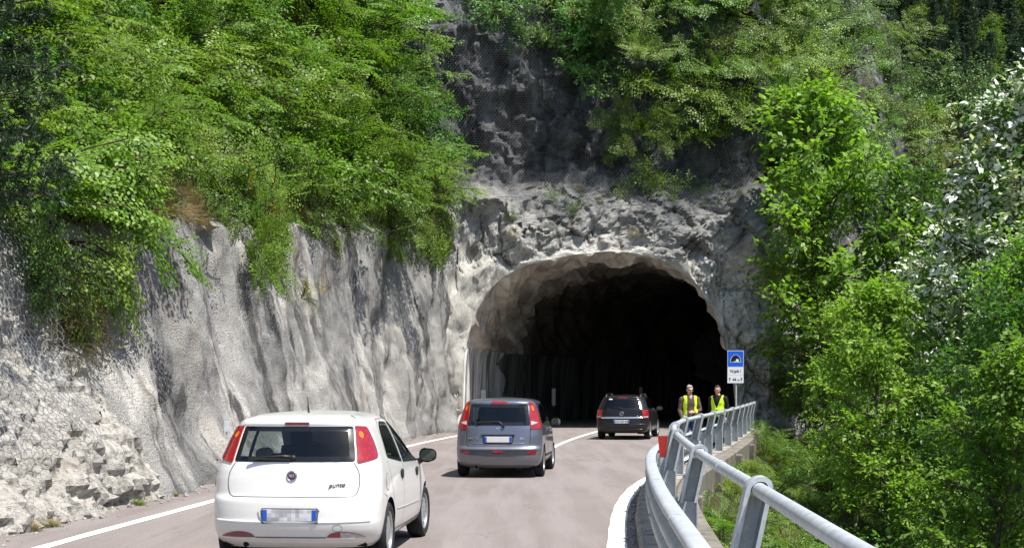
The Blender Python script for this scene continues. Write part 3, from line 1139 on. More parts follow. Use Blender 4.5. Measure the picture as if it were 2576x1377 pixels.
    def window(s, outer, fn, glass, inset=0.045, frit=M_FRIT, name='window', off=0.003):
        inner = inset_poly(outer, inset)
        g = s.patch(name, outer, fn, glass, off=off, edge=0.06)
        s.ring('seal', outer, inner, fn, frit, off + 0.002, parent=g)
        return g
    def strip(s, name, pts, fn, w, mat, off=0.0025, closed=False, parent=None, bulge=0.0):
        P = []
        pts = list(pts)
        if closed: pts.append(pts[0])
        for a, b in zip(pts[:-1], pts[1:]):
            n = max(1, int(math.hypot(b[0] - a[0], b[1] - a[1]) / 0.025))
            for k in range(n): P.append((a[0] + (b[0] - a[0]) * k / n, a[1] + (b[1] - a[1]) * k / n))
        P.append(pts[-1])
        bm = bmesh.new()
        rows = []
        for i, p in enumerate(P):
            a = P[max(0, i - 1)]; b = P[min(len(P) - 1, i + 1)]
            dx, dy = b[0] - a[0], b[1] - a[1]
            L = math.hypot(dx, dy) + 1e-9
            nx, ny = -dy / L, dx / L
            if bulge: rows.append([bm.verts.new(fn(p[0] + nx * w * t, p[1] + ny * w * t, off + bulge * (1 - 4 * t * t))) for t in (-.5, -.25, 0, .25, .5)])
            else: rows.append([bm.verts.new(fn(p[0] + nx * w * t, p[1] + ny * w * t, off)) for t in (-.5, .5)])
        for r0, r1 in zip(rows[:-1], rows[1:]):
            for k in range(len(r0) - 1):
                bm.faces.new((r0[k], r0[k + 1], r1[k + 1], r1[k]))
        return bm_obj(name, bm, mat, parent if parent is not None else s.root, smooth=True)
    # -------- wheels, interior, underside
    def wheel(s, sn, y, Rw, tw, track, spokes, rim_mat, rimr=0.66, steer=0.0, slots=False):
        o = empty('wheel', (sn * (track - tw / 2), y - s.o, Rw), 0)
        o.parent = s.root
        if steer: o.rotation_euler = (0, 0, -steer)
        M = Matrix.Rotation(math.pi, 4, 'Z') if sn < 0 else Matrix()
        bm = bmesh.new()
        h = tw / 2; rr = Rw * rimr
        lathe(bm, [(rr, -h * 0.9), (Rw * 0.9, -h), (Rw * 0.975, -h * 0.8), (Rw, -h * 0.55), (Rw, -h * 0.2), (Rw * 0.985, -h * 0.17), (Rw * 0.985, -h * 0.12), (Rw, -h * 0.1), (Rw, h * 0.1), (Rw * 0.985, h * 0.12), (Rw * 0.985, h * 0.17),
                   (Rw, h * 0.2), (Rw, h * 0.55), (Rw * 0.975, h * 0.8), (Rw * 0.9, h), (rr * 1.04, h * 0.93), (rr, h * 0.8)], 48, M)
        bm_obj('tyre', bm, M_TYRE, o, smooth=True)
        bm = bmesh.new()
        lathe(bm, [(rr * 1.02, h * 0.84), (rr * 0.99, h * 0.88), (rr * 0.93, h * 0.82), (rr * 0.9, h * 0.35), (rr * 0.88, -h * 0.6)], 48, M, 0)
        lathe(bm, [(rr * 0.9, -h * 0.2), (0.001, -h * 0.2)], 32, M, 1)          # dark brake void
        lathe(bm, [(rr * 0.28, h * 0.45), (rr * 0.26, h * 0.72), (rr * 0.18, h * 0.78), (0.001, h * 0.8)], 24, M, 0)
        for k in range(spokes):
            a = 2 * math.pi * k / spokes + 0.2
            for da in ((-0.5, 0.5) if slots else (0,)):
                a0 = a + da * 0.16; a1 = a + da * 0.3
                w0, w1 = (0.02, 0.016) if slots else (0.028, 0.022)
                pts = []
                for (r_, aa, hw, xx) in ((rr * 0.2, a0, w0, h * 0.74), (rr * 0.6, (a0 + a1) / 2, (w0 + w1) / 2, h * 0.72), (rr * 0.95, a1, w1, h * 0.66)):
                    c = Vector((xx, r_ * math.cos(aa), r_ * math.sin(aa)))
                    t = Vector((0, -math.sin(aa), math.cos(aa)))
                    pts.append((c + t * hw, c - t * hw, c - t * hw * 0.8 - Vector((0.04, 0, 0)), c + t * hw * 0.8 - Vector((0.04, 0, 0))))
                vs = [[bm.verts.new(M @ p) for p in q] for q in pts]
                for q0, q1 in zip(vs[:-1], vs[1:]):
                    for e in range(4):
                        bm.faces.new((q0[e], q0[(e + 1) % 4], q1[(e + 1) % 4], q1[e]))
        bm_obj('rim', bm, [rim_mat, M_UNDER], o, smooth=True)
        return o
    def underside(s, wheels, Ra, w):
        bm = bmesh.new()
        z0 = s.lv[0][0] + 0.01
        box(bm, (0, 0, z0 + 0.02), (w * 1.72, s.L - 0.5, 0.04))
        for wy, wz in wheels:
            for sn in (-1, 1):
                # liner: half drum
                n = 20
                x0, x1 = sn * (w - 0.035), sn * (w - 0.36)
                A = [bm.verts.new((x0, wy - s.o + (Ra + 0.004) * math.cos(t), wz + (Ra + 0.004) * math.sin(t))) for t in [math.pi * (-0.12 + 1.24 * k / n) for k in range(n + 1)]]
                B = [bm.verts.new((x1, v.co.y, v.co.z)) for v in A]
                for k in range(n): bm.faces.new((A[k], A[k + 1], B[k + 1], B[k]))
                bm.faces.new(B)
        for wy, wz in wheels:
            tube(bm, [(-w + 0.15, wy - s.o, wz), (w - 0.15, wy - s.o, wz)], 0.045, 8)
        bm_obj('underbody', bm, M_UNDER, s.root)
    def interior(s, belt, floor, roof, w, seat_m, ys=(1.15, 2.05), dash_y=2.8, wheel_side=-1, headr=True):
        bm = bmesh.new()
        box(bm, (0, (0.35 + dash_y) / 2 - s.o, floor), (2 * w - 0.12, dash_y - 0.2, 0.03), mi=1)
        box(bm, (0, dash_y + 0.12 - s.o, (belt + floor) / 2 + 0.05), (2 * w - 0.14, 0.35, belt - floor), bevel=0.05, mi=1)
        for sn in (-1, 1):
            box(bm, (sn * (w - 0.1), (0.4 + dash_y) / 2 - s.o, (belt - 0.06 + floor) / 2), (0.03, dash_y - 0.4, belt - 0.1 - floor), mi=1)
        yr_, yf_ = ys
        lean = Matrix.Rotation(R(14), 4, 'X')
        for sn in (-1, 1):
            box(bm, (sn * w * 0.44, yf_ - s.o, belt - 0.13), (0.46, 0.13, 0.6), lean, 0.05)
            box(bm, (sn * w * 0.44, yf_ + 0.28 - s.o, floor + 0.22), (0.48, 0.5, 0.16), None, 0.05)
            if headr:
                box(bm, (sn * w * 0.44, yf_ - 0.1 - s.o, belt + 0.25), (0.24, 0.09, 0.17), lean, 0.04)
                for q in (-0.05, 0.05):
                    tube(bm, [(sn * w * 0.44 + q, yf_ - 0.07 - s.o, belt + 0.1), (sn * w * 0.44 + q, yf_ - 0.095 - s.o, belt + 0.2)], 0.008, 6)
        box(bm, (0, yr_ - s.o, belt - 0.2), (2 * w - 0.2, 0.14, 0.5), lean, 0.05)
        for sn in (-1, 1):
            box(bm, (sn * w * 0.45, yr_ - 0.06 - s.o, belt + 0.06), (0.22, 0.08, 0.1), lean, 0.035)
        bm_obj('seats', bm, [seat_m, M_TRIM], s.root, smooth=False)
        bm = bmesh.new()
        M = Matrix.Translation((wheel_side * w * 0.44, dash_y - 0.28 - s.o, belt + 0.0)) @ Matrix.Rotation(R(-25), 4, 'X')
        lathe_t(bm, 0.185, 0.016, M @ Matrix.Rotation(R(90), 4, 'X'))
        tube(bm, [M @ Vector((-0.18, 0, 0)), M @ Vector((0.18, 0, 0))], 0.018, 6)
        tube(bm, [M @ Vector((0, 0, 0)), M @ Vector((0, 0.25, -0.02))], 0.03, 6)
        bm_obj('steering_wheel', bm, M_TRIM, s.root, smooth=True)
    def mirror(s, sn, y, z, mat, w=0.19, h=0.14, out=0.16):
        b = s.side(sn, y, z)
        o = empty('mirror', b); o.parent = s.root
        bm = bmesh.new()
        c = Vector((sn * out, -0.02, 0.04))
        # rounded shell, flat to the rear
        rings = []
        for (dy, k) in ((-0.03, 0.97), (0.0, 1.0), (0.05, 0.93), (0.09, 0.7), (0.115, 0.3)):
            ring = []
            for t in range(20):
                a = 2 * math.pi * t / 20
                ca, sa = math.cos(a), math.sin(a)
                x = sn * w / 2 * k * math.copysign(abs(ca) ** 0.75, ca)
                zz = h / 2 * k * math.copysign(abs(sa) ** 0.8, sa) * (1.0 if ca > 0 else 1.12)
                ring.append(bm.verts.new(c + Vector((x, dy, zz))))
            rings.append(ring)
        for a, b2 in zip(rings[:-1], rings[1:]):
            for t in range(20): bm.faces.new((a[t], a[(t + 1) % 20], b2[(t + 1) % 20], b2[t]))
        bm.faces.new(rings[-1])
        bm_obj('mirror_shell', bm, mat, o, smooth=True)
        bm = bmesh.new()
        ring = [bm.verts.new(c + Vector((sn * w / 2 * 0.9 * math.copysign(abs(math.cos(2 * math.pi * t / 20)) ** 0.75, math.cos(2 * math.pi * t / 20)), -0.022, h / 2 * 0.86 * math.copysign(abs(math.sin(2 * math.pi * t / 20)) ** 0.8, math.sin(2 * math.pi * t / 20))))) for t in range(20)]
        bm.faces.new(ring)
        bm_obj('mirror_glass', bm, M_MIRROR, o)
        bm = bmesh.new()
        tube(bm, [(-sn * 0.03, 0.0, -0.05), (sn * 0.05, 0.0, -0.03), (c.x - sn * 0.05, 0.0, 0.0)], [0.05, 0.035, 0.03], 10)
        bm_obj('mirror_foot', bm, M_TRIM, o, smooth=True)
    def plate(s, z, pmat, sides=True, wd=0.52, ht=0.11, tilt=0.0, y_off=0.02, chars=None):
        p = s.back(0, z)
        o = empty('number_plate', (0, p.y - y_off, z)); o.parent = s.root
        bm = bmesh.new(); box(bm, (0, 0, 0), (wd, 0.012, ht), None, 0.004); bm_obj('plate_face', bm, pmat, o)
        for sn in (-1, 1):
            bm = bmesh.new(); box(bm, (sn * (wd / 2 - 0.0225), -0.005, 0), (0.044, 0.008, ht - 0.006), None, 0.002)
            bm_obj('plate_band', bm, M_PLATE_BLUE, o)
        bm = bmesh.new()
        box(bm, (0, 0.008, -0.007), (wd + 0.02, 0.01, ht + 0.035), None, 0.003); bm_obj('plate_holder', bm, M_TRIM, o)
        if chars: text_mesh(chars, ht * 0.8, Matrix.Translation((0, -0.0085, 0)) @ Matrix.Rotation(R(90), 4, 'X'), M_TRIM, 'plate_letters', o, 0.001)
        return o

def lathe_t(bm, R0, r, M, n=28, k=8):
    rings = []
    for i in range(n):
        a = 2 * math.pi * i / n
        rings.append([bm.verts.new(M @ Vector(((R0 + r * math.cos(2 * math.pi * j / k)) * math.cos(a), (R0 + r * math.cos(2 * math.pi * j / k)) * math.sin(a), r * math.sin(2 * math.pi * j / k)))) for j in range(k)])
    for i in range(n):
        a, b = rings[i], rings[(i + 1) % n]
        for j in range(k):
            f = bm.faces.new((a[j], b[j], b[(j + 1) % k], a[(j + 1) % k])); f.smooth = True

def inset_poly(P, d):
    n = len(P)
    ar = sum(P[i][0] * P[(i + 1) % n][1] - P[(i + 1) % n][0] * P[i][1] for i in range(n))
    sg = 1 if ar > 0 else -1
    out = []
    for i in range(n):
        a, b, c = Vector(P[i - 1]), Vector(P[i]), Vector(P[(i + 1) % n])
        e1 = (b - a).normalized(); e2 = (c - b).normalized()
        n1 = Vector((-e1.y, e1.x)) * sg; n2 = Vector((-e2.y, e2.x)) * sg
        bs = n1 + n2
        if bs.length < 1e-6: bs = n1
        bs.normalize()
        k = d / max(0.35, bs.dot(n1))
        out.append((b.x + bs.x * k, b.y + bs.y * k))
    return out

def rounded(P, r, k=5):
    """round the corners of an outline"""
    out = []
    n = len(P)
    for i in range(n):
        a, b, c = Vector(P[i - 1]), Vector(P[i]), Vector(P[(i + 1) % n])
        rr = r[i] if isinstance(r, (list, tuple)) else r
        la = (a - b); lc = (c - b)
        d = min(rr, la.length * 0.45, lc.length * 0.45)
        p0 = b + la.normalized() * d; p1 = b + lc.normalized() * d
        for t in range(k):
            u = t / (k - 1)
            q = p0 * (1 - u) ** 2 + b * 2 * u * (1 - u) + p1 * u ** 2
            out.append((q.x, q.y))
    return out
def mirrored(P): return [(-x, y) for x, y in reversed(P)]

# ------------------------------------------------ white hatchback
def white_hatchback():
    W = paint_mat('white car paint', (0.70, 0.70, 0.68), 0.3)
    lv = [(.20, .73, .16, 3.93), (.245, .79, .09, 3.97), (.30, .815, .045, 4.0), (.37, .83, .015, 4.02), (.445, .838, .0, 4.03), (.465, .84, .012, 4.03), (.56, .843, .02, 4.02), (.655, .844, .032, 4.0), (.685, .843, .052, 3.96),
          (.70, .842, .068, 3.93), (.85, .836, .098, 3.70), (.93, .825, .118, 3.25), (.98, .812, .134, 3.05), (1.02, .80, .15, 2.95), (1.10, .772, .195, 2.80), (1.20, .735, .25, 2.60), (1.30, .69, .31, 2.42), (1.352, .662, .345, 2.33),
          (1.372, .648, .325, 2.29), (1.40, .622, .335, 2.22), (1.425, .59, .37, 2.15), (1.447, .54, .46, 2.05), (1.465, .46, .62, 1.95), (1.478, .36, .82, 1.85), (1.487, .22, 1.05, 1.75), (1.49, .1, 1.3, 1.6)]
    P = at(728, 973, 13.9)
    head = R(4.6)
    cx = P.x + math.sin(head) * 2.015; cy = P.y + math.cos(head) * 2.015
    c = Car('white_hatchback', (cx, cy), head, 4.03, lv, p_rear=2.7, cr=0.42, cf=0.75)
    tag(c.root, 'white five-door hatchback nearest the viewer with tall red tail lamps', 'car')
    rg = rounded([(-.59, 1.017), (.59, 1.017), (.53, 1.352), (-.53, 1.352)], [.035, .035, .025, .025])
    w1 = rounded([(.86, 1.03), (1.60, .955), (1.52, 1.37), (1.20, 1.385), (.98, 1.30)], [.05, .02, .02, .08, .12])
    w2 = rounded([(1.68, .948), (2.86, .915), (2.60, 1.08), (2.22, 1.30), (2.02, 1.365), (1.6, 1.372)], [.02, .03, .05, .1, .08, .02])
    d1 = [(1.05, .30), (1.62, .30), (1.63, 1.41), (1.15, 1.41), (.82, 1.25), (.80, .99), (.98, .70), (1.16, .52)]
    d2 = [(1.65, .30), (2.80, .30), (2.88, .90), (2.66, 1.07), (2.25, 1.34), (2.02, 1.405), (1.66, 1.41)]
    hatch = rounded([(-.60, .688), (.60, .688), (.635, .8), (.62, 1.0), (.55, 1.375), (-.55, 1.375), (-.62, 1.0), (-.635, .8)], [.1, .1, .05, .02, .03, .03, .02, .05])
    wh = [(.80, .30), (3.31, .30)]
    c.build_body({'body': W}, [inset_poly(rg, .03)], [inset_poly(w1, .03), inset_poly(w2, .03)], [d1, d2], hatch, wh, .345, bumper=(.688, 0.62))
    B = lambda a, b, o=0: c.back(a, b, o)
    c.window(rg, B, M_GLASSM, .05, name='rear_window')
    for sn in (1, -1):
        S = lambda a, b, o=0, sn=sn: c.side(sn, a, b, o)
        c.window(w1, S, M_GLASSM, .022, name='window'); c.window(w2, S, M_GLASSM, .022, name='window')
        c.strip('door_gap', [(.80, 1.0), (.96, .71), (1.05, .60)], S, .006, M_GAPW)
        c.strip('door_gap', [(1.635, .28), (1.64, .955)], S, .007, M_GAPW)
        c.strip('door_gap', [(2.80, .28), (2.86, .6), (2.87, .91)], S, .008, M_GAP)
        c.strip('door_gap', [(.84, 1.05), (.97, 1.33), (1.18, 1.405), (1.6, 1.408), (2.03, 1.395), (2.27, 1.33), (2.6, 1.12)], S, .006, M_GAPW)
        c.strip('sill_gap', [(1.12, .285), (2.88, .285)], S, .007, M_GAPW)
        c.strip('door_molding', [(1.2, .50), (1.63, .49), (2.75, .47)], S, .012, W, bulge=0.006)
        c.strip('bumper_gap', [(.47, .70), (.62, .665), (.66, .56)], S, .006, M_GAPW)
        for y, z in ((1.53, .83), (2.58, .80)):
            h = c.patch('door_handle', rounded([(y - .10, z + .035), (y - .02, z - .05), (y + .06, z - .04), (y + .09, z + .03), (y + .02, z + .055)], .03), S, M_TRIM, off=.012, thick=.014)
        c.mirror(sn, 2.80, 0.93, M_TRIM, .2, .15, .15)
    c.patch('fuel_flap', rounded([(.60, .88), (.74, .88), (.76, .73), (.62, .72)], .06), lambda a, b, o=0: c.side(1, a, b, o), W, off=.003)
    c.strip('flap_gap', rounded([(.595, .885), (.745, .885), (.765, .725), (.615, .715)], .065), lambda a, b, o=0: c.side(1, a, b, o), .006, M_GAPW, closed=True)
    c.strip('hatch_gap', rounded([(-.575, 1.01), (-.632, .92), (-.64, .79), (-.605, .69), (.605, .69), (.64, .79), (.632, .92), (.575, 1.01)], [0, .05, .06, .1, .1, .06, .05, 0]), B, .0085, M_GAPW)
    c.strip('roof_gap', [(-.53, 1.358), (-.555, 1.39), (-.53, 1.43), (-.47, 1.452)], B, .006, M_GAPW, off=.003)
    c.strip('roof_gap', [(.53, 1.358), (.555, 1.39), (.53, 1.43), (.47, 1.452)], B, .006, M_GAPW, off=.003)
    # tail lamps wrap round the rear pillars
    for sn in (1, -1):
        Wp = lambda a, b, o=0, sn=sn: c.wrap(sn * a, b, o)
        def sx(x, z): return abs(c.sg_of_x(x, z))
        lamp = rounded([(sx(.605, 1.0), 1.0), (.865, 1.05), (.87, 1.12), (.84, 1.25), (.80, 1.345), (sx(.54, 1.352), 1.356), (sx(.572, 1.2), 1.2)], [.03, .03, .05, .08, .03, .02, .0])
        lp = c.patch('tail_light', lamp, Wp, M_RED, off=.012, edge=.03, thick=.03)
        am = [(sx(.57, 1.26) + .07 + .042 * math.cos(t * .524), 1.265 + .033 * math.sin(t * .524)) for t in range(12)]
        c.patch('indicator_lens', am, Wp, M_AMBER, lp, off=.0155, edge=.03)
        rf = rounded([(.46 if sn > 0 else .44, .325), (.50, .362), (.6, .372), (.7, .355), (.77, .322)], .02)
        rx = rounded([(.34, .312), (.38, .35), (.46, .366), (.56, .362), (.655, .335), (.70, .308)], [.01, .04, .05, .05, .04, .01])
        BB = lambda a, b, o=0, sn=sn: c.back(sn * a, b, o)
        l2 = c.patch('fog_light', rx, BB, M_DRED if sn < 0 else M_RED, off=.006)
        if sn > 0:
            c.patch('reversing_lens', rounded([(.475, .312), (.475, .362), (.56, .358), (.655, .333), (.69, .312)], [.0, .0, .05, .04, .01]), BB, M_CLEAR, l2, off=.009)
    c.patch('brake_light', rounded([(-.12, 1.366), (.12, 1.366), (.12, 1.39), (-.12, 1.39)], .012), B, M_DRED, off=.010, thick=.012)
    # bumper crease, number plate recess
    c.strip('bumper_crease', [(-.74, .462), (-.4, .456), (.4, .456), (.74, .462)], B, .028, W, off=.0, bulge=.010)
    c.strip('lower_lip', [(-.60, .296), (.60, .296)], B, .022, W, off=.0, bulge=.012)
    c.strip('lower_gap', [(-.34, .309), (.34, .309)], B, .01, M_GAPW, off=.006)
    rc = rounded([(-.31, .59), (.31, .59), (.275, .455), (-.275, .455)], .03)
    c.ring('plate_recess', rc, inset_poly(rc, .018), B, W, off=.012)
    c.patch('recess_panel', inset_poly(rc, .012), B, simple('recess shade paint', (0.5, 0.5, 0.48), .5), off=.003)
    c.plate(.522, M_PLATE, y_off=.016)
    c.patch('tow_cover', [(.45 + .045 * math.cos(t * math.pi / 8), .40 + .032 * math.sin(t * math.pi / 8)) for t in range(16)], B, W, off=.003)
    c.strip('tow_gap', [(.45 + .045 * math.cos(t * math.pi / 8), .40 + .032 * math.sin(t * math.pi / 8)) for t in range(16)], B, .004, M_GAPW, closed=True, off=.004)
    # badge: round emblem with lettering, script on the right
    p = c.back(0, .885, .004)
    tl = R(9)
    M = Matrix.Translation(p) @ Matrix.Rotation(R(90) - tl, 4, 'X')
    bm = bmesh.new()
    lathe(bm, [(.052, -.002), (.052, .006), (.046, .011), (.041, .008)], 32, M @ Matrix.Rotation(R(-90), 4, 'Y'))
    e = bm_obj('emblem', bm, M_CHROME, c.root, smooth=True)
    bm = bmesh.new()
    lathe(bm, [(.042, .007), (.001, .009)], 24, M @ Matrix.Rotation(R(-90), 4, 'Y'))
    bm_obj('emblem_disc', bm, simple('dark ruby badge', (0.09, 0.03, 0.045), .3, .5), e, smooth=True)
    text_mesh('FIAT', .036, M @ Matrix.Translation((0, 0, .011)), M_CHROME, 'emblem_letters', e, .001, sx=.72, bold=.0012)
    p = c.back(.43, .80, .004)
    M = Matrix.Translation(p) @ Matrix.Rotation(R(11), 4, 'Z') @ Matrix.Rotation(R(90) - tl, 4, 'X') @ Matrix.Rotation(R(4), 4, 'Z')
    sc = text_mesh('punto', .06, M, M_DKGREY, 'badge_letters', c.root, .002, shear=.35, bold=.0008, sx=1.1)
    # wiper and antenna
    bm = bmesh.new()
    tube(bm, [c.back(-.02, 1.055, .02), c.back(-.1, 1.057, .032), c.back(-.37, 1.04, .03)], [.018, .014, .009], 8)
    box(bm, c.back(-.22, 1.035, .022), (.40, .02, .022), Matrix.Rotation(R(1.5), 4, 'Y'))
    lathe(bm, [(.026, -.005), (.026, .02), (.015, .03), (.001, .03)], 16, Matrix.Translation(c.back(0, 1.055, .003)) @ Matrix.Rotation(R(-90), 4, 'Z'))
    bm_obj('wiper', bm, M_TRIM, c.root, smooth=False)
    bm = bmesh.new()
    yb = .85 - c.o
    tube(bm, [(0, yb, 1.455), (0, yb - .01, 1.485), (0, yb - .04, 1.57), (0, yb - .07, 1.63)], [.03, .011, .005, .003], 8)
    bm_obj('antenna', bm, M_TRIM, c.root, smooth=True)
    for y in (.80, 3.31):
        for sn in (1, -1):
            c.wheel(sn, y, .298, .185, .835, 9, M_ALLOY, .69, slots=True, steer=R(3) if y > 2 else 0)
    c.underside(wh, .345, .80)
    bm = bmesh.new(); tube(bm, [(-.45, .12 - c.o, .235), (-.45, .5 - c.o, .235)], .025, 10); bm_obj('exhaust', bm, M_UNDER, c.root)
    c.interior(.95, .33, 1.42, .74, M_SEAT, (1.15, 2.05), 2.72)
    return c
CAR1 = white_hatchback()

# ------------------------------------------------ grey people carrier
def grey_mpv():
    G = paint_mat('slate blue metallic paint', (0.135, 0.145, 0.185), 0.32, metal=0.55)
    lv = [(.19, .70, .20, 3.98), (.24, .78, .09, 4.03), (.32, .825, .03, 4.07), (.42, .842, .008, 4.08), (.435, .843, .012, 4.08), (.535, .845, .012, 4.07), (.55, .845, .005, 4.06), (.585, .845, .03, 4.04), (.605, .844, .06, 4.0), (.80, .842, .082, 3.75),
          (.93, .832, .11, 3.35), (1.0, .818, .13, 3.12), (1.1, .79, .165, 2.95), (1.2, .765, .20, 2.8), (1.3, .735, .24, 2.62), (1.40, .70, .285, 2.45), (1.425, .685, .275, 2.40), (1.45, .662, .285, 2.33), (1.475, .62, .33, 2.25), (1.495, .54, .50, 2.15), (1.51, .43, .75, 2.05), (1.522, .27, 1.05, 1.9), (1.53, .1, 1.35, 1.7)]
    P = at(1252, 973, 28.0)
    head = R(5.5)
    c = Car('grey_people_carrier', (P.x + math.sin(head) * 2.04, P.y + math.cos(head) * 2.04), head, 4.08, lv, p_rear=3.0, cr=0.36)
    tag(c.root, 'slate grey people carrier in the middle of the queue with boomerang-shaped red lamps', 'car')
    rg = rounded([(-.60, 1.0), (.60, 1.0), (.545, 1.405), (-.545, 1.405)], [.03, .03, .04, .04])
    w1 = rounded([(.62, 1.05), (.95, 1.0), (.95, 1.38), (.74, 1.36)], .05)
    w1b = rounded([(1.0, .995), (1.62, .97), (1.60, 1.42), (1.02, 1.40)], .03)
    w2 = rounded([(1.69, .965), (2.92, .93), (2.65, 1.14), (2.32, 1.36), (2.1, 1.42), (1.67, 1.425)], [.02, .03, .05, .1, .06, .02])
    d1 = [(1.12, .28), (1.64, .28), (1.645, 1.45), (.99, 1.44), (.97, .8), (1.12, .55)]
    d2 = [(1.66, .28), (2.84, .28), (2.94, .92), (2.70, 1.13), (2.35, 1.39), (2.1, 1.445), (1.665, 1.45)]
    hatch = rounded([(-.60, .59), (.60, .59), (.60, 1.0), (.56, 1.42), (-.56, 1.42), (-.60, 1.0)], [.05, .05, 0, .03, .03, 0])
    wh = [(.74, .30), (3.34, .30)]
    c.build_body({'body': G}, [inset_poly(rg, .03)], [inset_poly(w1, .03), inset_poly(w1b, .03), inset_poly(w2, .03)], [d1, d2], hatch, wh, .34, bumper=(.588, .60))
    B = lambda a, b, o=0: c.back(a, b, o)
    c.window(rg, B, M_GLASS, .06, name='rear_window', frit=simple('grey window border', (0.012, 0.014, 0.016), .15, .5))
    for sn in (1, -1):
        S = lambda a, b, o=0, sn=sn: c.side(sn, a, b, o)
        for w in (w1, w1b, w2): c.window(w, S, M_GLASS, .025, name='window')
        c.strip('door_gap', [(.985, 1.43), (.965, .8), (1.06, .62)], S, .008, M_GAP)
        c.strip('door_gap', [(1.65, .28), (1.655, .97)], S, .008, M_GAP)
        c.strip('door_gap', [(2.84, .28), (2.93, .92)], S, .008, M_GAP)
        c.strip('rub_strip', [(1.12, .40), (2.8, .38)], S, .05, M_TRIM, bulge=.008)
        for y, z in ((1.52, .86), (2.62, .83)):
            c.patch('door_handle', rounded([(y - .1, z + .025), (y - .1, z - .025), (y + .1, z - .025), (y + .1, z + .025)], .025), S, G, off=.02, thick=.022)
        c.mirror(sn, 2.86, .97, G if sn < 0 else M_TRIM, .21, .165, .16)
        Wp = lambda a, b, o=0, sn=sn: c.wrap(sn * a, b, o)
        def sx(x, z): return abs(c.sg_of_x(x, z))
        lamp = rounded([(sx(.61, .93), .93), (.90, .945), (.93, 1.0), (.87, 1.16), (.80, 1.34), (sx(.615, 1.435), 1.44), (sx(.555, 1.445), 1.447), (sx(.58, 1.2), 1.2)], [.02, .03, .04, .06, .05, .02, .02, .05])
        lp = c.patch('tail_light', lamp, Wp, M_RED, off=.012, edge=.03, thick=.03)
        c.patch('indicator_lens', rounded([(sx(.60, 1.36), 1.37), (sx(.635, 1.36), 1.37), (sx(.66, 1.28), 1.28), (sx(.625, 1.28), 1.28)], .015), Wp, M_AMBER, lp, off=.0155, edge=.03)
        c.patch('reversing_lens', rounded([(sx(.615, 1.08), 1.085), (.72, 1.05), (sx(.615, 1.0), 1.005)], .02), Wp, M_CLEAR, lp, off=.0155, edge=.03)
        BB = lambda a, b, o=0, sn=sn: c.back(sn * a, b, o)
        c.patch('reflector', rounded([(.56, .462), (.72, .468), (.73, .525), (.56, .522)], .015), BB, M_RED, off=.012)
    strip = rounded([(-.75, .535), (-.4, .54), (.4, .54), (.75, .535), (.66, .455), (.25, .415), (-.25, .415), (-.66, .455)], [.02, 0, 0, .02, .05, .05, .05, .05])
    c.patch('bumper_insert', strip, B, simple('grey plastic insert', (.035, .037, .045), .55), off=.006)
    c.patch('fog_light', rounded([(-.11, .535), (.11, .535), (.085, .485), (-.085, .485)], .015), B, M_RED, off=.012)
    c.patch('brake_light', rounded([(-.16, 1.405), (.16, 1.405), (.165, 1.43), (.12, 1.45), (-.12, 1.45), (-.165, 1.43)], .015), B, M_RED, off=.012, thick=.014)
    c.strip('hatch_gap', rounded([(-.61, .95), (-.605, .60), (.605, .60), (.61, .95)], [0, .05, .05, 0]), B, .008, M_GAP)
    c.strip('hatch_fold', [(-.5, .655), (-.3, .65), (.3, .65), (.5, .655)], B, .02, G, off=0, bulge=.006)
    # handle bar above the plate, recess
    hb = rounded([(-.32, .885), (.32, .885), (.33, .825), (-.33, .825)], .02)
    c.patch('tailgate_handle', hb, B, G, off=.028, thick=.03)
    c.patch('plate_recess', rounded([(-.315, .825), (.315, .825), (.285, .665), (-.285, .665)], .02), B, simple('shadow grey plastic', (.05, .053, .065), .5), off=.004)
    c.plate(.735, M_PLATE_W, y_off=.018)
    p = c.back(0, .955, .004); M = Matrix.Translation(p) @ Matrix.Rotation(R(82), 4, 'X')
    bm = bmesh.new()
    lathe_t(bm, .036, .005, M)
    box(bm, M @ Vector((0, 0, 0)), (.1, .006, .014), Matrix.Rotation(R(-8), 4, 'X'))
    bm_obj('emblem', bm, M_CHROME, c.root, smooth=True)
    for txt, x, size in (('NOTE', -.475, .058), ('dCi', .455, .05)):
        p = c.back(x, .755, .004)
        text_mesh(txt, size, Matrix.Translation(p) @ Matrix.Rotation(R(6) * (1 if x > 0 else -1), 4, 'Z') @ Matrix.Rotation(R(84), 4, 'X'), M_CHROME, 'badge_letters', c.root, .003, bold=.001, sx=1.2)
    bm = bmesh.new()
    tube(bm, [c.back(.11, .96, .02), c.back(.03, 1.05, .035), c.back(-.02, 1.062, .03), c.back(-.40, 1.065, .025)], [.02, .017, .011, .007], 8)
    box(bm, c.back(-.2, 1.05, .018), (.42, .018, .02))
    bm_obj('wiper', bm, M_TRIM, c.root)
    bm = bmesh.new(); tube(bm, [(-.42, .14 - c.o, .21), (-.42, .5 - c.o, .24)], .035, 12, caps=False)
    lathe(bm, [(.05, 0), (.05, .14), (.043, .14), (.043, 0)], 16, Matrix.Translation((-.42, .09 - c.o, .21)) @ Matrix.Rotation(R(90), 4, 'Z'), closed=True)
    bm_obj('exhaust', bm, simple('rusty steel', (.25, .21, .16), .5, .4, .6), c.root)
    for y in (.74, 3.34):
        for sn in (1, -1): c.wheel(sn, y, .30, .185, .838, 7, M_ALLOY, .66, steer=R(3) if y > 2 else 0)
    c.underside(wh, .34, .80)
    c.interior(.98, .34, 1.46, .76, M_SEATG, (1.2, 2.05), 2.75)
    return c
CAR2 = grey_mpv()

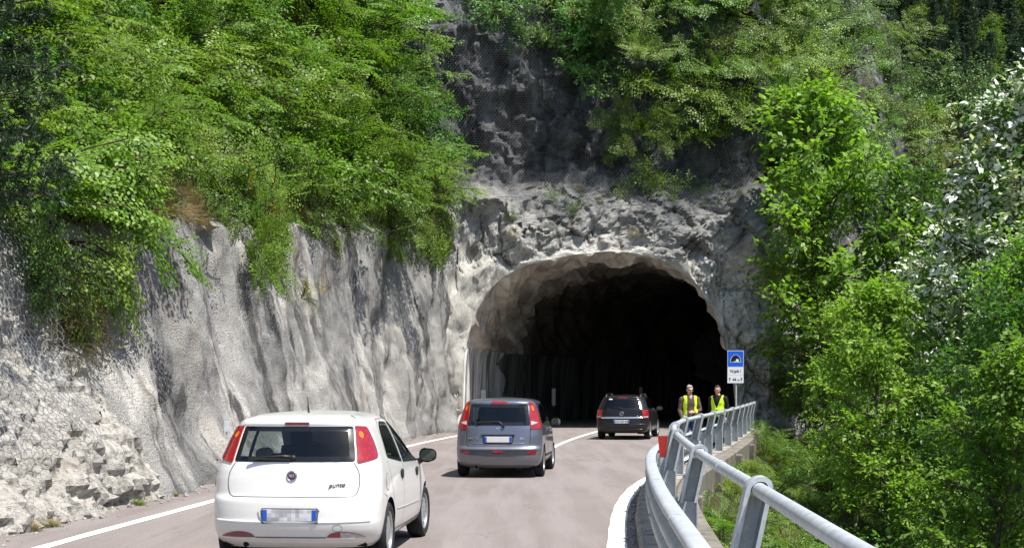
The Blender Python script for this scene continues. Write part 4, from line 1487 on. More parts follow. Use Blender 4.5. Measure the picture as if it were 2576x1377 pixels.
# ------------------------------------------------ black estate
def black_estate():
    K = paint_mat('black metallic paint', (0.005, 0.0055, 0.008), 0.22, dustamt=.012, coat=.25, spec=.2)
    lv = [(.22, .74, .16, 4.40), (.27, .82, .06, 4.46), (.34, .862, .015, 4.50), (.44, .874, .0, 4.515), (.51, .876, .0, 4.51), (.53, .876, .03, 4.5), (.66, .876, .05, 4.45), (.70, .876, .055, 4.4), (.85, .868, .085, 4.1), (.95, .855, .11, 3.6), (1.0, .84, .13, 3.35),
          (1.1, .81, .20, 3.15), (1.2, .778, .27, 2.95), (1.3, .735, .34, 2.75), (1.36, .70, .39, 2.62), (1.385, .68, .38, 2.56), (1.41, .65, .395, 2.5), (1.435, .60, .46, 2.42), (1.455, .52, .6, 2.32), (1.47, .42, .8, 2.2), (1.482, .28, 1.1, 2.05), (1.49, .1, 1.5, 1.9)]
    P = at(1563, 973, 48.4)
    head = R(11.0)
    c = Car('black_estate_car', (P.x + math.sin(head) * 2.26, P.y + math.cos(head) * 2.26), head, 4.515, lv, p_rear=3.0, cr=0.40)
    tag(c.root, 'black estate car with chrome roof rails about to enter the tunnel', 'car')
    rg = rounded([(-.66, .995), (.66, .995), (.55, 1.365), (-.55, 1.365)], [.04, .04, .05, .05])
    w0 = rounded([(.52, 1.05), (1.15, 1.0), (1.10, 1.365), (.80, 1.33)], .05)
    w1 = rounded([(1.22, .995), (1.95, .975), (1.90, 1.375), (1.17, 1.37)], .03)
    w2 = rounded([(2.02, .97), (3.15, .95), (2.9, 1.12), (2.5, 1.33), (2.3, 1.38), (1.97, 1.385)], [.02, .03, .05, .1, .06, .02])
    d1 = [(1.35, .30), (1.96, .30), (1.965, 1.40), (1.15, 1.40), (1.18, .8), (1.35, .58)]
    d2 = [(1.98, .30), (3.05, .30), (3.17, .94), (2.92, 1.12), (2.5, 1.36), (2.3, 1.40), (1.985, 1.405)]
    hatch = rounded([(-.66, .545), (.66, .545), (.67, .9), (.66, 1.0), (.57, 1.38), (-.57, 1.38), (-.66, 1.0), (-.67, .9)], [.04, .04, 0, 0, .03, .03, 0, 0])
    wh = [(.92, .315), (3.62, .315)]
    c.build_body({'body': K}, [inset_poly(rg, .03)], [inset_poly(w0, .03), inset_poly(w1, .03), inset_poly(w2, .03)], [d1, d2], hatch, wh, .355, bumper=(.545, .7))
    B = lambda a, b, o=0: c.back(a, b, o)
    c.window(rg, B, M_GLASSD, .045, name='rear_window')
    for sn in (1, -1):
        S = lambda a, b, o=0, sn=sn: c.side(sn, a, b, o)
        for w in (w0, w1, w2): c.window(w, S, M_GLASSD, .03, name='window')
        c.mirror(sn, 3.05, .97, K, .22, .14, .16)
        c.strip('belt_trim', [(.5, 1.03), (1.2, .985), (3.15, .94)], S, .016, M_CHROME, bulge=.004)
        for y in (1.82, 2.9):
            c.patch('door_handle', rounded([(y - .1, .895), (y - .1, .855), (y + .1, .845), (y + .1, .885)], .02), S, K, off=.02, thick=.022)
        Wp = lambda a, b, o=0, sn=sn: c.wrap(sn * a, b, o)
        def sx(x, z): return abs(c.sg_of_x(x, z))
        lamp = rounded([(sx(.66, .71), .71), (.93, .715), (1.02, .80), (1.02, .93), (.97, .975), (sx(.655, .985), .985)], [.04, .04, .05, .04, .04, .02])
        lp = c.patch('tail_light', lamp, Wp, M_RED, off=.012, edge=.03, thick=.03)
        c.patch('reversing_lens', rounded([(sx(.70, .735), .735), (.86, .74), (.86, .78), (sx(.70, .77), .77)], .02), Wp, M_CLEAR, lp, off=.0155, edge=.03)
        # roof rail
        bm = bmesh.new()
        x = sn * .575
        tube(bm, [(x, .55 - c.o, 1.40), (x, .62 - c.o, 1.46), (x * .99, .8 - c.o, 1.505), (x * .98, 1.6 - c.o, 1.525), (x * .98, 2.1 - c.o, 1.505), (x, 2.35 - c.o, 1.41)], [.02, .022, .018, .018, .018, .02], 8)
        bm_obj('roof_rail', bm, M_CHROME, c.root, smooth=True)
    c.patch('brake_light', rounded([(-.17, 1.37), (.17, 1.37), (.16, 1.395), (-.16, 1.395)], .01), B, M_RED, off=.010, thick=.012)
    c.strip('chrome_bar', [(-.665, .73), (0, .728), (.665, .73)], B, .055, M_CHROME, off=.006, bulge=.014)
    c.strip('hatch_gap', [(-.675, .72), (-.67, .55), (.67, .55), (.675, .72)], B, .01, M_GAP)
    c.strip('bumper_edge', [(-.72, .515), (0, .51), (.72, .515)], B, .02, K, off=.0, bulge=.012)
    c.strip('bumper_edge', [(-.7, .345), (0, .34), (.7, .345)], B, .02, K, off=.0, bulge=.01)
    c.plate(.60, M_PLATE_W, y_off=.02, chars='CW 537 83')
    p = c.back(0, .865, .006); M = Matrix.Translation(p) @ Matrix.Rotation(R(80), 4, 'X')
    bm = bmesh.new(); lathe_t(bm, .062, .009, M)
    q = [M @ Vector(v) for v in ((-.085, -.012, .004), (.0, .012, .004), (.0, -.004, .004), (.085, .012, .004))]
    tube(bm, q, [.003, .009, .009, .003], 6)
    bm_obj('emblem', bm, M_CHROME, c.root, smooth=True)
    p = c.back(.52, .785, .006)
    text_mesh('16', .05, Matrix.Translation(p) @ Matrix.Rotation(R(6), 4, 'Z') @ Matrix.Rotation(R(84), 4, 'X'), M_CHROME, 'badge_letters', c.root, .003, bold=.002)
    c.patch('window_sticker', rounded([(-.46, 1.315), (-.34, 1.315), (-.34, 1.35), (-.45, 1.35)], .008), B, M_PLATE_W, off=.007)
    bm = bmesh.new()
    tube(bm, [c.back(0, 1.0, .02), c.back(-.02, 1.03, .03), c.back(-.4, 1.045, .025)], [.018, .014, .007], 8)
    bm_obj('wiper', bm, M_TRIM, c.root)
    for y in (.92, 3.62):
        for sn in (1, -1): c.wheel(sn, y, .315, .2, .872, 5, M_ALLOY, .7, steer=R(4) if y > 2 else 0, slots=True)
    c.underside(wh, .355, .83)
    bm = bmesh.new(); box(bm, (-.5, .45 - c.o, .27), (.3, .5, .13), None, .04); tube(bm, [(-.55, .12 - c.o, .24), (-.55, .4 - c.o, .25)], .025, 10)
    bm_obj('exhaust', bm, M_UNDER, c.root)
    c.interior(.97, .34, 1.43, .79, M_SEAT, (1.5, 2.4), 3.0)
    return c
CAR3 = black_estate()
# ================================================================ guard rail, kerb, sign, reflectors, nets
def galv():
    t = NT('galvanised steel')
    co = t.coords()
    v = t.n('TexVoronoi'); v.inputs['Scale'].default_value = 18; t.l(co, 0, v, 'Vector')
    n1 = t.noise(co, 2.0, 6, 0.65)
    n2 = t.noise(t.coords((1, 1, 0.2)), 5, 5, 0.7)
    c0 = t.mix((v, 'Color'), (0.37, 0.40, 0.43), (0.55, 0.585, 0.615))
    c1 = t.mix((t.ramp(n1, 0, [(0.35, 0), (0.7, 0.8)]), 0), (c0, 2), (0.36, 0.385, 0.40))
    c2a = t.mix((t.ramp(t.noise(co, 9, 6, .75), 0, [(0.58, 0), (0.72, 0.55)]), 0), (c1, 2), (0.24, 0.25, 0.255))
    c2 = t.mix((t.ramp(n2, 0, [(0.62, 0), (0.74, 0.7)]), 0), (c2a, 2), (0.2, 0.15, 0.1))
    r = t.math('MULTIPLY_ADD', (n1, 0), 0.25); r.inputs[2].default_value = 0.36
    b = t.bsdf((c2, 2), (r, 0), 0.5, 0.2)
    t.bump(b, n1, 0, 0.12, 0.01)
    return t.m
M_GALV = galv()
M_GALVD = simple('dull galvanised wire', (0.26, 0.28, 0.31), 0.5, 0.4, 0.3, var=0.35, scale=1.5)

def rail_frame(Y):
    x = rail_x(Y)
    d = Vector((rail_x(Y + 0.7) - rail_x(Y - 0.7), 1.4, 0)).normalized()
    n = Vector((d.y, -d.x, 0))         # outward, to the valley
    return Vector((x, Y, 0)), d, n
def sample_rail(y0, y1, step):
    out = []
    Y = y0
    while Y < y1:
        acc = Vector(); k = 0
        for o in (-1.6, -0.8, 0, 0.8, 1.6):
            acc += rail_frame(min(max(Y + o, -3.9), 62.3))[0]; k += 1
        out.append(acc / k)
        Y += step
    return out
def sweep(pts, prof, closed_prof=True):
    """prof: (outward, z); swept along plan points"""
    V = []; F = []
    n = len(prof)
    for i, p in enumerate(pts):
        d = (pts[min(i + 1, len(pts) - 1)] - pts[max(0, i - 1)]).normalized()
        nn = Vector((d.y, -d.x, 0))
        for (a, z) in prof:
            V.append(p + nn * a + Vector((0, 0, z)))
    for i in range(len(pts) - 1):
        for k in range(n if closed_prof else n - 1):
            a = i * n + k; b = i * n + (k + 1) % n
            F.append((a, b, b + n, a + n))
    if closed_prof:
        F.append(tuple(range(n))); F.append(tuple(reversed(range((len(pts) - 1) * n, len(pts) * n))))
    return V, F

def build_kerb():
    # stones laid end to end, with open joints
    bm = bmesh.new()
    rnd = random.Random(4)
    Y = -3.5
    while Y < 60.5:
        L = rnd.uniform(0.85, 1.15)
        p0, d, n = rail_frame(Y); p1, _, n1 = rail_frame(min(Y + L - 0.03, 62))
        zt = 0.13 + rnd.uniform(-0.012, 0.012); inn = -0.52 + rnd.uniform(-0.012, 0.012)
        q = []
        for p, nn in ((p0, n), (p1, n1)):
            q.append([bm.verts.new(p + nn * a + Vector((0, 0, z))) for a, z in ((inn, -0.3), (inn, zt - 0.03), (inn + 0.035, zt), (0.02, zt), (0.02, -0.3))])
        for k in range(5):
            bm.faces.new((q[0][k], q[0][(k + 1) % 5], q[1][(k + 1) % 5], q[1][k]))
        bm.faces.new(q[0]); bm.faces.new(list(reversed(q[1])))
        Y += L
    o = bm_obj('kerb', bm, M_KERB)
    tag(o, kind='structure')
build_kerb()

def build_parapet_wall():
    pts = sample_rail(-3.8, 61.8, 0.6)
    root = empty('retaining_wall', (2, 20, 0))
    tag(root, 'stained concrete retaining wall carrying the guard rail on the valley side', 'wall')
    V, F = sweep(pts, [(0.024, -5.5), (0.024, 0.10), (0.05, 0.126), (0.30, 0.126), (0.33, 0.10), (0.33, -5.5)])
    o = mesh_obj('wall', [Vector(v) - root.location for v in V], F, M_CONC, root, smooth=False)
    # buttress blocks under the posts, where the wall can be seen from the road
    for i, (x, y) in enumerate(RAIL[6:-1:2]):
        p, d, n = rail_frame(y)
        bm = bmesh.new()
        ang = math.atan2(d.x, d.y)
        box(bm, p + n * 0.36 + Vector((0, 0, -1.0)) - root.location, (0.22, 0.42, 2.1), Matrix.Rotation(-ang, 4, 'Z'), 0.03)
        bm_obj('buttress', bm, M_CONC, root)
build_parapet_wall()

HR_Z = 1.115; HR_R = 0.044
def build_guard_rail():
    root = empty('guard_rail', (2.0, 14, 0))
    tag(root, 'galvanised steel bridge guard rail with tubular handrail along the valley edge', 'guard rail')
    O = root.location.copy()
    pts = sample_rail(-3.6, 61.4, 0.35)
    bm = bmesh.new()
    tube(bm, [p + Vector((0, 0, HR_Z)) - O for p in pts], HR_R, 20)
    for Y in (11.3, 24.8, 35.4, 45.2):       # sleeves at the joints
        a = rail_frame(Y)[0]; b = rail_frame(Y + 0.22)[0]
        a.x = np.interp(Y, [p.y for p in pts], [p.x for p in pts]); b.x = np.interp(Y + .22, [p.y for p in pts], [p.x for p in pts])
        tube(bm, [a + Vector((0, 0, HR_Z)) - O, b + Vector((0, 0, HR_Z)) - O], HR_R + 0.006, 20)
    bm_obj('handrail', bm, M_GALV, root, smooth=True)
    # guide beam facing the road
    prof = [(-.27, .74), (-.30, .752), (-.37, .752), (-.395, .742), (-.408, .72), (-.405, .69), (-.385, .665), (-.335, .635), (-.325, .615), (-.335, .595), (-.385, .565), (-.405, .54), (-.405, .50), (-.385, .475), (-.335, .445), (-.325, .425), (-.335, .405),
            (-.385, .375), (-.405, .35), (-.405, .32), (-.385, .30), (-.34, .295)]
    inner = [(a + 0.008, z - (0.006 if i < 5 else 0)) for i, (a, z) in enumerate(prof)]
    bp = sample_rail(-3.6, 60.8, 0.35)
    V, F = sweep(bp, prof + list(reversed(inner)))
    g = mesh_obj('guide_beam', [v - O for v in V], F, M_GALV, root)
    g.data.set_sharp_from_angle(angle=R(50))
    # overlaps of the beam sections
    for Y in (7.2, 11.3, 15.6, 20.8, 24.9, 31.9, 38.6, 45.0):
        pp = [p + Vector((0, 0, 0)) for p in sample_rail(Y, Y + 0.4, 0.13)]
        V, F = sweep(pp, [(a - 0.004, z + 0.004) for a, z in prof] + list(reversed(inner)))
        q = mesh_obj('beam_joint', [v - O for v in V], F, M_GALV, root)
        q.data.set_sharp_from_angle(angle=R(50))
        bm = bmesh.new()
        for dz in (.70, .66, .53, .36):
            for k in (0, 1):
                c = pp[0].lerp(pp[-1], 0.25 + 0.5 * k)
                nn = rail_frame(Y)[2]
                M = Matrix.Translation(c - nn * (.402 if dz != .66 else .375) + Vector((0, 0, dz)) - O)
                bmesh.ops.create_icosphere(bm, subdivisions=1, radius=0.013, matrix=M)
        bm_obj('bolt', bm, simple('rusty bolt', (.17, .11, .07), .7, .3, .3) if Y == 7.2 else bpy.data.materials['rusty bolt'], root)
    for (x, y) in RAIL[1:]:
        p, d, n = rail_frame(y)
        ys = [q.y for q in pts]
        p.x = float(np.interp(y, ys, [q.x for q in pts]))
        p = p - O
        bm = bmesh.new()
        t = 0.028; hw = 0.080; dep = 0.085
        zj = 0.655; lean = 0.10
        def P(a, b, z, q=0.0):
            # a across, b along, leaning above the joint
            l = -lean + lean * max(0.0, (z - zj) / (HR_Z - zj)) if z < HR_Z else (z - HR_Z) * lean / (HR_Z - zj)
            return p + n * (a + l) + d * b + Vector((0, 0, z))
        # upper part: bent strap looping over the tube
        arc = []
        Rm = hw - t / 2
        for k in range(15):
            a = math.pi * k / 14
            arc.append((-math.cos(a), math.sin(a)))
        path = [(-1, zj)] + [(-1, zj + (HR_Z - zj) * k / 5) for k in range(1, 5)] + [(ca, HR_Z + 0) if False else (ca, HR_Z + sa * Rm) for ca, sa in arc] + [(1, zj + (HR_Z - zj) * k / 5) for k in range(4, 0, -1)] + [(1, zj)]
        rows = []
        for i, (sx_, z) in enumerate(path):
            up = max(0, z - HR_Z)
            ri = (Rm - t / 2); ro = Rm + t / 2
            so = up / Rm
            zo = HR_Z + so * ro if z > HR_Z else z
            zi = HR_Z + so * ri if z > HR_Z else z
            rows.append([bm.verts.new(P(sx_ * ro, -dep, zo)), bm.verts.new(P(sx_ * ri, -dep, zi)), bm.verts.new(P(sx_ * ri, dep, zi)), bm.verts.new(P(sx_ * ro, dep, zo))])
        for a, b in zip(rows[:-1], rows[1:]):
            for k in range(4): bm.faces.new((a[k], a[(k + 1) % 4], b[(k + 1) % 4], b[k]))
        bm.faces.new(rows[0]); bm.faces.new(list(reversed(rows[-1])))
        # web behind the strap
        wv = []
        for b in (0.062, 0.074):
            wv.append([bm.verts.new(P(a, b, z)) for a, z in ((-Rm, zj), (-Rm, HR_Z - HR_R * 1.2), (Rm, HR_Z - HR_R * 1.2), (Rm, zj))])
        bm.faces.new(wv[0]); bm.faces.new(list(reversed(wv[1])))
        for k in range(4): bm.faces.new((wv[0][k], wv[0][(k + 1) % 4], wv[1][(k + 1) % 4], wv[1][k]))
        bm_obj('post_head', bm, M_GALV, None, smooth=True).parent = root
        # lower part: upright channel with a foot plate
        bm = bmesh.new()
        ang = math.atan2(d.x, d.y)
        Rz = Matrix.Rotation(-ang, 4, 'Z')
        c = p - n * lean
        box(bm, c - n * 0.082 + Vector((0, 0, 0.395)), (0.012, 0.15, 0.53), Rz)
        box(bm, c + n * 0.082 + Vector((0, 0, 0.395)), (0.012, 0.15, 0.53), Rz)
        box(bm, c + d * 0.03 + Vector((0, 0, 0.395)), (0.15, 0.012, 0.53), Rz)
        box(bm, c + Vector((0, 0, 0.137)), (0.26, 0.24, 0.016), Rz)
        for sx_ in (-1, 1):
            for sy in (-1, 1):
                tube(bm, [c + n * sx_ * .11 + d * sy * .1 + Vector((0, 0, .14)), c + n * sx_ * .11 + d * sy * .1 + Vector((0, 0, .18))], .012, 6)
        bm_obj('post', bm, M_GALV, root)
        bm = bmesh.new()
        box(bm, c - n * 0.135 + Vector((0, 0, 0.52)), (0.085, 0.008, 0.34), Rz)
        box(bm, c - n * 0.135 + d * 0.06 + Vector((0, 0, 0.52)), (0.085, 0.008, 0.34), Rz)
        box(bm, c - n * 0.135 + d * 0.03 + Vector((0, 0, 0.695)), (0.085, 0.066, 0.008), Rz)
        bm_obj('spacer', bm, M_GALV, root)
build_guard_rail()

M_REDP = simple('faded red reflector', (0.36, 0.022, 0.014), 0.45, 0.4, var=0.25, scale=14)
for i, (Y, lab) in enumerate(((19.4, 'red trapezoid reflector on the guide beam, the larger near one'), (43.2, 'small red reflector at the sign end of the guard rail'))):
    p, d, n = rail_frame(Y)
    c = p - n * (0.17 if i == 0 else 0.2)
    root = empty('delineator', (c.x, c.y, 0.75), -math.atan2(d.x, d.y))
    tag(root, lab, 'reflector', 'red reflectors on the guard rail')
    bm = bmesh.new()
    prism(bm, [(-.038, .06), (.038, .06), (.066, .34), (-.066, .34)], -.01, .01)
    bm_obj('reflector_plate', bm, M_REDP, root)
    bm = bmesh.new(); prism(bm, [(-.03, -.25), (.03, -.25), (.036, .058), (-.036, .058)], -.008, .008)
    bm_obj('bracket', bm, M_GALV, root)

# ---- tunnel sign
def build_sign():
    p = at(1850, 973, 55.0)
    root = empty('road_sign', (p.x, p.y, 0), R(4))
    tag(root, 'blue square tunnel sign with two white text plates on a grey pole', 'sign')
    bm = bmesh.new(); tube(bm, [(0.03, 0.045, 0.0), (0.03, 0.045, 3.1)], 0.032, 14); bm_obj('pole', bm, M_GALV, root, smooth=True)
    m_blue = simple('sign blue', (0.008, 0.10, 0.62), .35, .5, var=.05)
    m_w = simple('sign white', (0.66, 0.68, 0.70), .4, .4, var=.05)
    m_k = simple('sign black', (0.008, 0.008, 0.01), .4, .4)
    s = 0.61; zt = 3.10
    def card(name, z0, z1, mat, border=None):
        bm = bmesh.new(); box(bm, (0, 0, (z0 + z1) / 2), (s, .018, z1 - z0), None, .004)
        return bm_obj(name, bm, mat, root)
    a = card('symbol_panel', zt - .61, zt, m_w)
    def flat(name, poly, y, mat):
        bm = bmesh.new(); prism(bm, poly, y - .002, y); return bm_obj(name, bm, mat, a)
    zc = zt - .305
    flat('blue_field', rounded([(-.29, zc - .29), (.29, zc - .29), (.29, zc + .29), (-.29, zc + .29)], .03), -.010, m_blue)
    arch = lambda r, rz, z0: [(-r, z0)] + [(-r * math.cos(math.pi * k / 24), z0 + rz * math.sin(math.pi * k / 24)) for k in range(1, 24)] + [(r, z0)]
    zb = zt - .435
    flat('arch_outline', arch(.207, .29, zb - .008), -.0125, m_w)
    flat('arch_void', arch(.188, .268, zb + .004), -.015, m_k)
    flat('light_patch', [(-.19, zb + .001), (.01, zb + .036), (.012, zb + .085), (.03, zb + .118), (.065, zb + .128), (.10, zb + .115), (.116, zb + .085), (.118, zb + .034), (.19, zb + .001)], -.0175, m_w)
    b = card('name_plate', zt - .905, zt - .615, m_w)
    Mx = Matrix.Rotation(R(90), 4, 'X')
    text_mesh('Val gola 1', .155, Matrix.Translation((0, -.012, zt - .765)) @ Mx, m_k, 'letters', b, .002, sx=.72, bold=.002)
    c = card('distance_plate', zt - 1.215, zt - .91, m_w)
    text_mesh('44', .14, Matrix.Translation((-.045, -.012, zt - 1.085)) @ Mx, m_k, 'letters', c, .002, bold=.004)
    text_mesh('m', .10, Matrix.Translation((.115, -.012, zt - 1.095)) @ Mx, m_k, 'letters', c, .002, bold=.002)
    for sx_ in (-.22, .22):
        prism_pts = [(sx_ - .012, zt - 1.14), (sx_ + .012, zt - 1.14), (sx_ + .012, zt - 1.06), (sx_ + .038, zt - 1.06), (sx_, zt - 1.0), (sx_ - .038, zt - 1.06), (sx_ - .012, zt - 1.06)]
        bm = bmesh.new(); prism(bm, prism_pts, -.013, -.010); bm_obj('arrow', bm, m_k, c)
    bm = bmesh.new()
    for z in (zt - .3, zt - .76, zt - 1.06): box(bm, (.03, .03, z), (.3, .03, .03))
    bm_obj('bracket', bm, M_GALV, root)
build_sign()

# ---- small wall reflectors
def wall_marker(px, py, Y, w, h, label, mat, yaw, group=None, post=False):
    p = at(px, py, Y)
    root = empty('wall_reflector', p, yaw)
    tag(root, label, 'reflector', group)
    bm = bmesh.new(); box(bm, (0, 0, 0), (w, .02, h), None, .004)
    bm_obj('reflector_plate', bm, mat, root)
    bm = bmesh.new(); box(bm, (0, .06, -.02), (.03, .12, .03)); box(bm, (0, .015, -h / 2 - .06), (.025, .012, .14))
    bm_obj('bracket', bm, M_GALV, root)
y0 = 27.6
wall_marker(570, 1071, 27.3, .085, .2, 'small pale grey reflector plate on the sprayed concrete wall behind the white car', simple('pale grey plate', (.5, .56, .6), .4, .5), R(6))
M_PALE = simple('dusty white plate', (.55, .55, .53), .6, .3)
wall_marker(1216, 996, 63.2, .22, .55, 'white marker plate on the tunnel wall just above the grey people carrier', M_PALE, R(-20), 'white marker plates in the tunnel')
wall_marker(1393, 997, 72.0, .19, .82, 'tall white marker plate deeper in the tunnel beside the black estate', M_PALE, R(-25), 'white marker plates in the tunnel')
wall_marker(1612, 988, 82.0, .18, .7, 'faint marker plate deepest in the dark tunnel, above the black estate roof', M_PALE, R(-35), 'white marker plates in the tunnel')

# ---- rockfall nets
def hex_net(name, label, fn, u0, u1, v0, v1, inside, cell=0.125, wire=0.003):
    """fn(u, v) -> point just off the rock"""
    V = []; F = []
    a = cell / 1.9; hgt = cell
    cache = {}
    def pt(u, v):
        k = (round(u, 3), round(v, 3))
        if k not in cache:
            cache[k] = fn(u, v) if inside(u, v) else None
        return cache[k]
    def wire_seg(p, q):
        if p is None or q is None: return
        d = q - p
        if d.length > cell * 3: return
        d.normalize()
        u = d.orthogonal().normalized(); w = d.cross(u)
        b = len(V)
        for c in (p, q):
            for k in range(3):
                V.append(c + (u * math.cos(2.094 * k) + w * math.sin(2.094 * k)) * wire)
        for k in range(3):
            F.append((b + k, b + (k + 1) % 3, b + 3 + (k + 1) % 3, b + 3 + k))
    # vertical-strand hexagons: twisted uprights and zigzags
    nr = int((v1 - v0) / (hgt * 0.75)); nc = int((u1 - u0) / (2 * a)) + 1
    for r in range(nr):
        v = v0 + r * hgt * 0.75
        o = a if r % 2 else 0.0
        for c in range(nc):
            u = u0 + c * 2 * a + o
            top = pt(u, v + hgt * 0.5)
            L = pt(u - a, v + hgt * 0.25); Rr = pt(u + a, v + hgt * 0.25)
            Ld = pt(u - a, v - hgt * 0.25)
            wire_seg(L, top); wire_seg(top, Rr); wire_seg(Ld, L)
    o = mesh_obj(name, V, F, M_GALVD)
    tag(o, label, 'net')
    return o
def drape_portal():
    us = np.arange(-4.2, 11.4, 0.14); vs = np.arange(7.2, 20.0, 0.14)
    H = np.full((len(vs), len(us)), 80.0)
    for j, v in enumerate(vs):
        for i, u in enumerate(us):
            h = PORTAL_BVH.ray_cast(Vector((u, 40, v)), Vector((0, 1, 0)))
            if h[0] is not None: H[j, i] = h[0].y
    G = H.copy()
    for _ in range(3):
        K = np.pad(G, 1, mode='edge')
        G = np.min([K[1 + b:K.shape[0] - 1 + b, 1 + a:K.shape[1] - 1 + a] for a in (-1, 0, 1) for b in (-1, 0, 1)], axis=0)
    for _ in range(4):
        K = np.pad(G, 1, mode='edge')
        G = np.mean([K[1 + b:K.shape[0] - 1 + b, 1 + a:K.shape[1] - 1 + a] for a in (-1, 0, 1) for b in (-1, 0, 1)], axis=0)
    G = np.minimum(G, H) - 0.05
    def fn(u, v):
        fi = min(max((u - us[0]) / 0.14, 0), len(us) - 1.001); fj = min(max((v - vs[0]) / 0.14, 0), len(vs) - 1.001)
        i = int(fi); j = int(fj); a = fi - i; b = fj - j
        y = (G[j, i] * (1 - a) + G[j, i + 1] * a) * (1 - b) + (G[j + 1, i] * (1 - a) + G[j + 1, i + 1] * a) * b
        return Vector((u, y, v))
    return fn
DRAPE_P = drape_portal()
NET1 = hex_net('rockfall_net', 'fine hexagonal wire net hanging over the dark rock above the tunnel mouth', DRAPE_P, -3.6, 10.6, 7.6, 18.6,
        lambda u, v: v > 8.0 + 0.5 * math.sin(u * 0.9) + 1.0 * max(0, 1 - abs(u - 0.2) / 2.2) and v < 18)
for v0, s_ in ((8.15, .25), (9.3, -.3)):
    bm = bmesh.new()
    tube(bm, [DRAPE_P(-1.0 + k * .4, v0 + .16 * math.sin(k * .5) + s_ * k / 28) + Vector((0, -.05, 0)) for k in range(28)], .007, 5)
    bm_obj('net_cable', bm, M_UNDER, NET1)
def drape_flank():
    us = np.arange(12.0, 23.5, 0.14); vs = np.arange(0.6, 6.4, 0.14)
    H = np.full((len(vs), len(us)), -30.0)
    for j, v in enumerate(vs):
        for i, u in enumerate(us):
            h = FLANK_BVH.ray_cast(Vector((-2, u, v)), Vector((-1, 0, 0)))
            if h[0] is not None: H[j, i] = h[0].x
    G = H.copy()
    for _ in range(2):
        K = np.pad(G, 1, mode='edge')
        G = np.max([K[1 + b:K.shape[0] - 1 + b, 1 + a:K.shape[1] - 1 + a] for a in (-1, 0, 1) for b in (-1, 0, 1)], axis=0)
    for _ in range(4):
        K = np.pad(G, 1, mode='edge')
        G = np.mean([K[1 + b:K.shape[0] - 1 + b, 1 + a:K.shape[1] - 1 + a] for a in (-1, 0, 1) for b in (-1, 0, 1)], axis=0)
    G = np.maximum(G, H) + 0.05
    def fn(u, v):
        fi = min(max((u - us[0]) / 0.14, 0), len(us) - 1.001); fj = min(max((v - vs[0]) / 0.14, 0), len(vs) - 1.001)
        i = int(fi); j = int(fj); a = fi - i; b = fj - j
        x = (G[j, i] * (1 - a) + G[j, i + 1] * a) * (1 - b) + (G[j + 1, i] * (1 - a) + G[j + 1, i + 1] * a) * b
        return Vector((x, u, v))
    return fn
hex_net('rockfall_net', 'coarse hexagonal wire net draped over the broken rock at the left edge', drape_flank(), 12.5, 22.5, 0.9, 6.0,
        lambda u, v: u < 21.9 + 0.5 * math.sin(v * 2) - max(0, 2.3 - v) * 1.2 + max(0, v - 3) * 0.4 and v > 0.95 + 0.2 * math.sin(u * 2.3), cell=0.14, wire=0.0045)
# ================================================================ people
M_SKIN = simple('skin', (0.58, 0.34, 0.25), 0.55, 0.35, var=0.1, scale=14)
M_HIVIS = simple('fluorescent yellow vest', (0.62, 0.85, 0.04), 0.7, 0.2, var=0.1, scale=5)
M_REFL = simple('reflective band', (0.6, 0.62, 0.6), 0.3, 0.5, 0.3)
M_JEAN = simple('blue denim', (0.035, 0.065, 0.15), 0.9, 0.1, var=0.5, scale=7)
M_BROWN = simple('brown pullover', (0.105, 0.075, 0.058), 0.95, 0.1, var=0.25, scale=12)
M_BLACKC = simple('black jacket', (0.012, 0.014, 0.013), 0.8, 0.2, var=0.3, scale=10)
M_DARKP = simple('dark trousers', (0.03, 0.032, 0.035), 0.9, 0.1, var=0.3)
M_GREYH = simple('grey hair', (0.3, 0.29, 0.275), 0.7, 0.2, var=0.35, scale=40)
M_DARKH = simple('dark hair', (0.02, 0.017, 0.015), 0.6, 0.3, var=0.4, scale=40)
M_SHOE = simple('brown shoe', (0.04, 0.028, 0.02), 0.6, 0.3)
M_LENS = simple('dark lens', (0.01, 0.008, 0.008), 0.1, 0.6)
M_LIP = simple('lip', (0.3, 0.11, 0.09), 0.5, 0.3)

def capsule_chain(bm, pts, radii, n=14):
    """smooth tapering limb with rounded ends, densely ringed"""
    P = [Vector(p) for p in pts]
    segs = []
    for i in range(len(P) - 1):
        m = max(2, int((P[i + 1] - P[i]).length / 0.02))
        for k in range(m):
            t = k / m
            segs.append((P[i].lerp(P[i + 1], t), radii[i] + (radii[i + 1] - radii[i]) * t))
    segs.append((P[-1], radii[-1]))
    # round ends
    d0 = (P[1] - P[0]).normalized(); d1 = (P[-1] - P[-2]).normalized()
    st = [(P[0] - d0 * radii[0] * math.sin(a), radii[0] * math.cos(a)) for a in (1.4, 1.0, 0.5)]
    en = [(P[-1] + d1 * radii[-1] * math.sin(a), radii[-1] * math.cos(a)) for a in (0.5, 1.0, 1.4)]
    S = st + segs + en
    tube(bm, [s[0] for s in S], [s[1] for s in S], n)
def ellipsoid(bm, c, r, rot=None, seg=20):
    M = Matrix.Translation(Vector(c))
    if rot is not None: M = M @ rot
    bmesh.ops.create_uvsphere(bm, u_segments=seg, v_segments=seg // 2 + 2, radius=1.0, matrix=M @ Matrix.Diagonal((r[0], r[1], r[2], 1)))

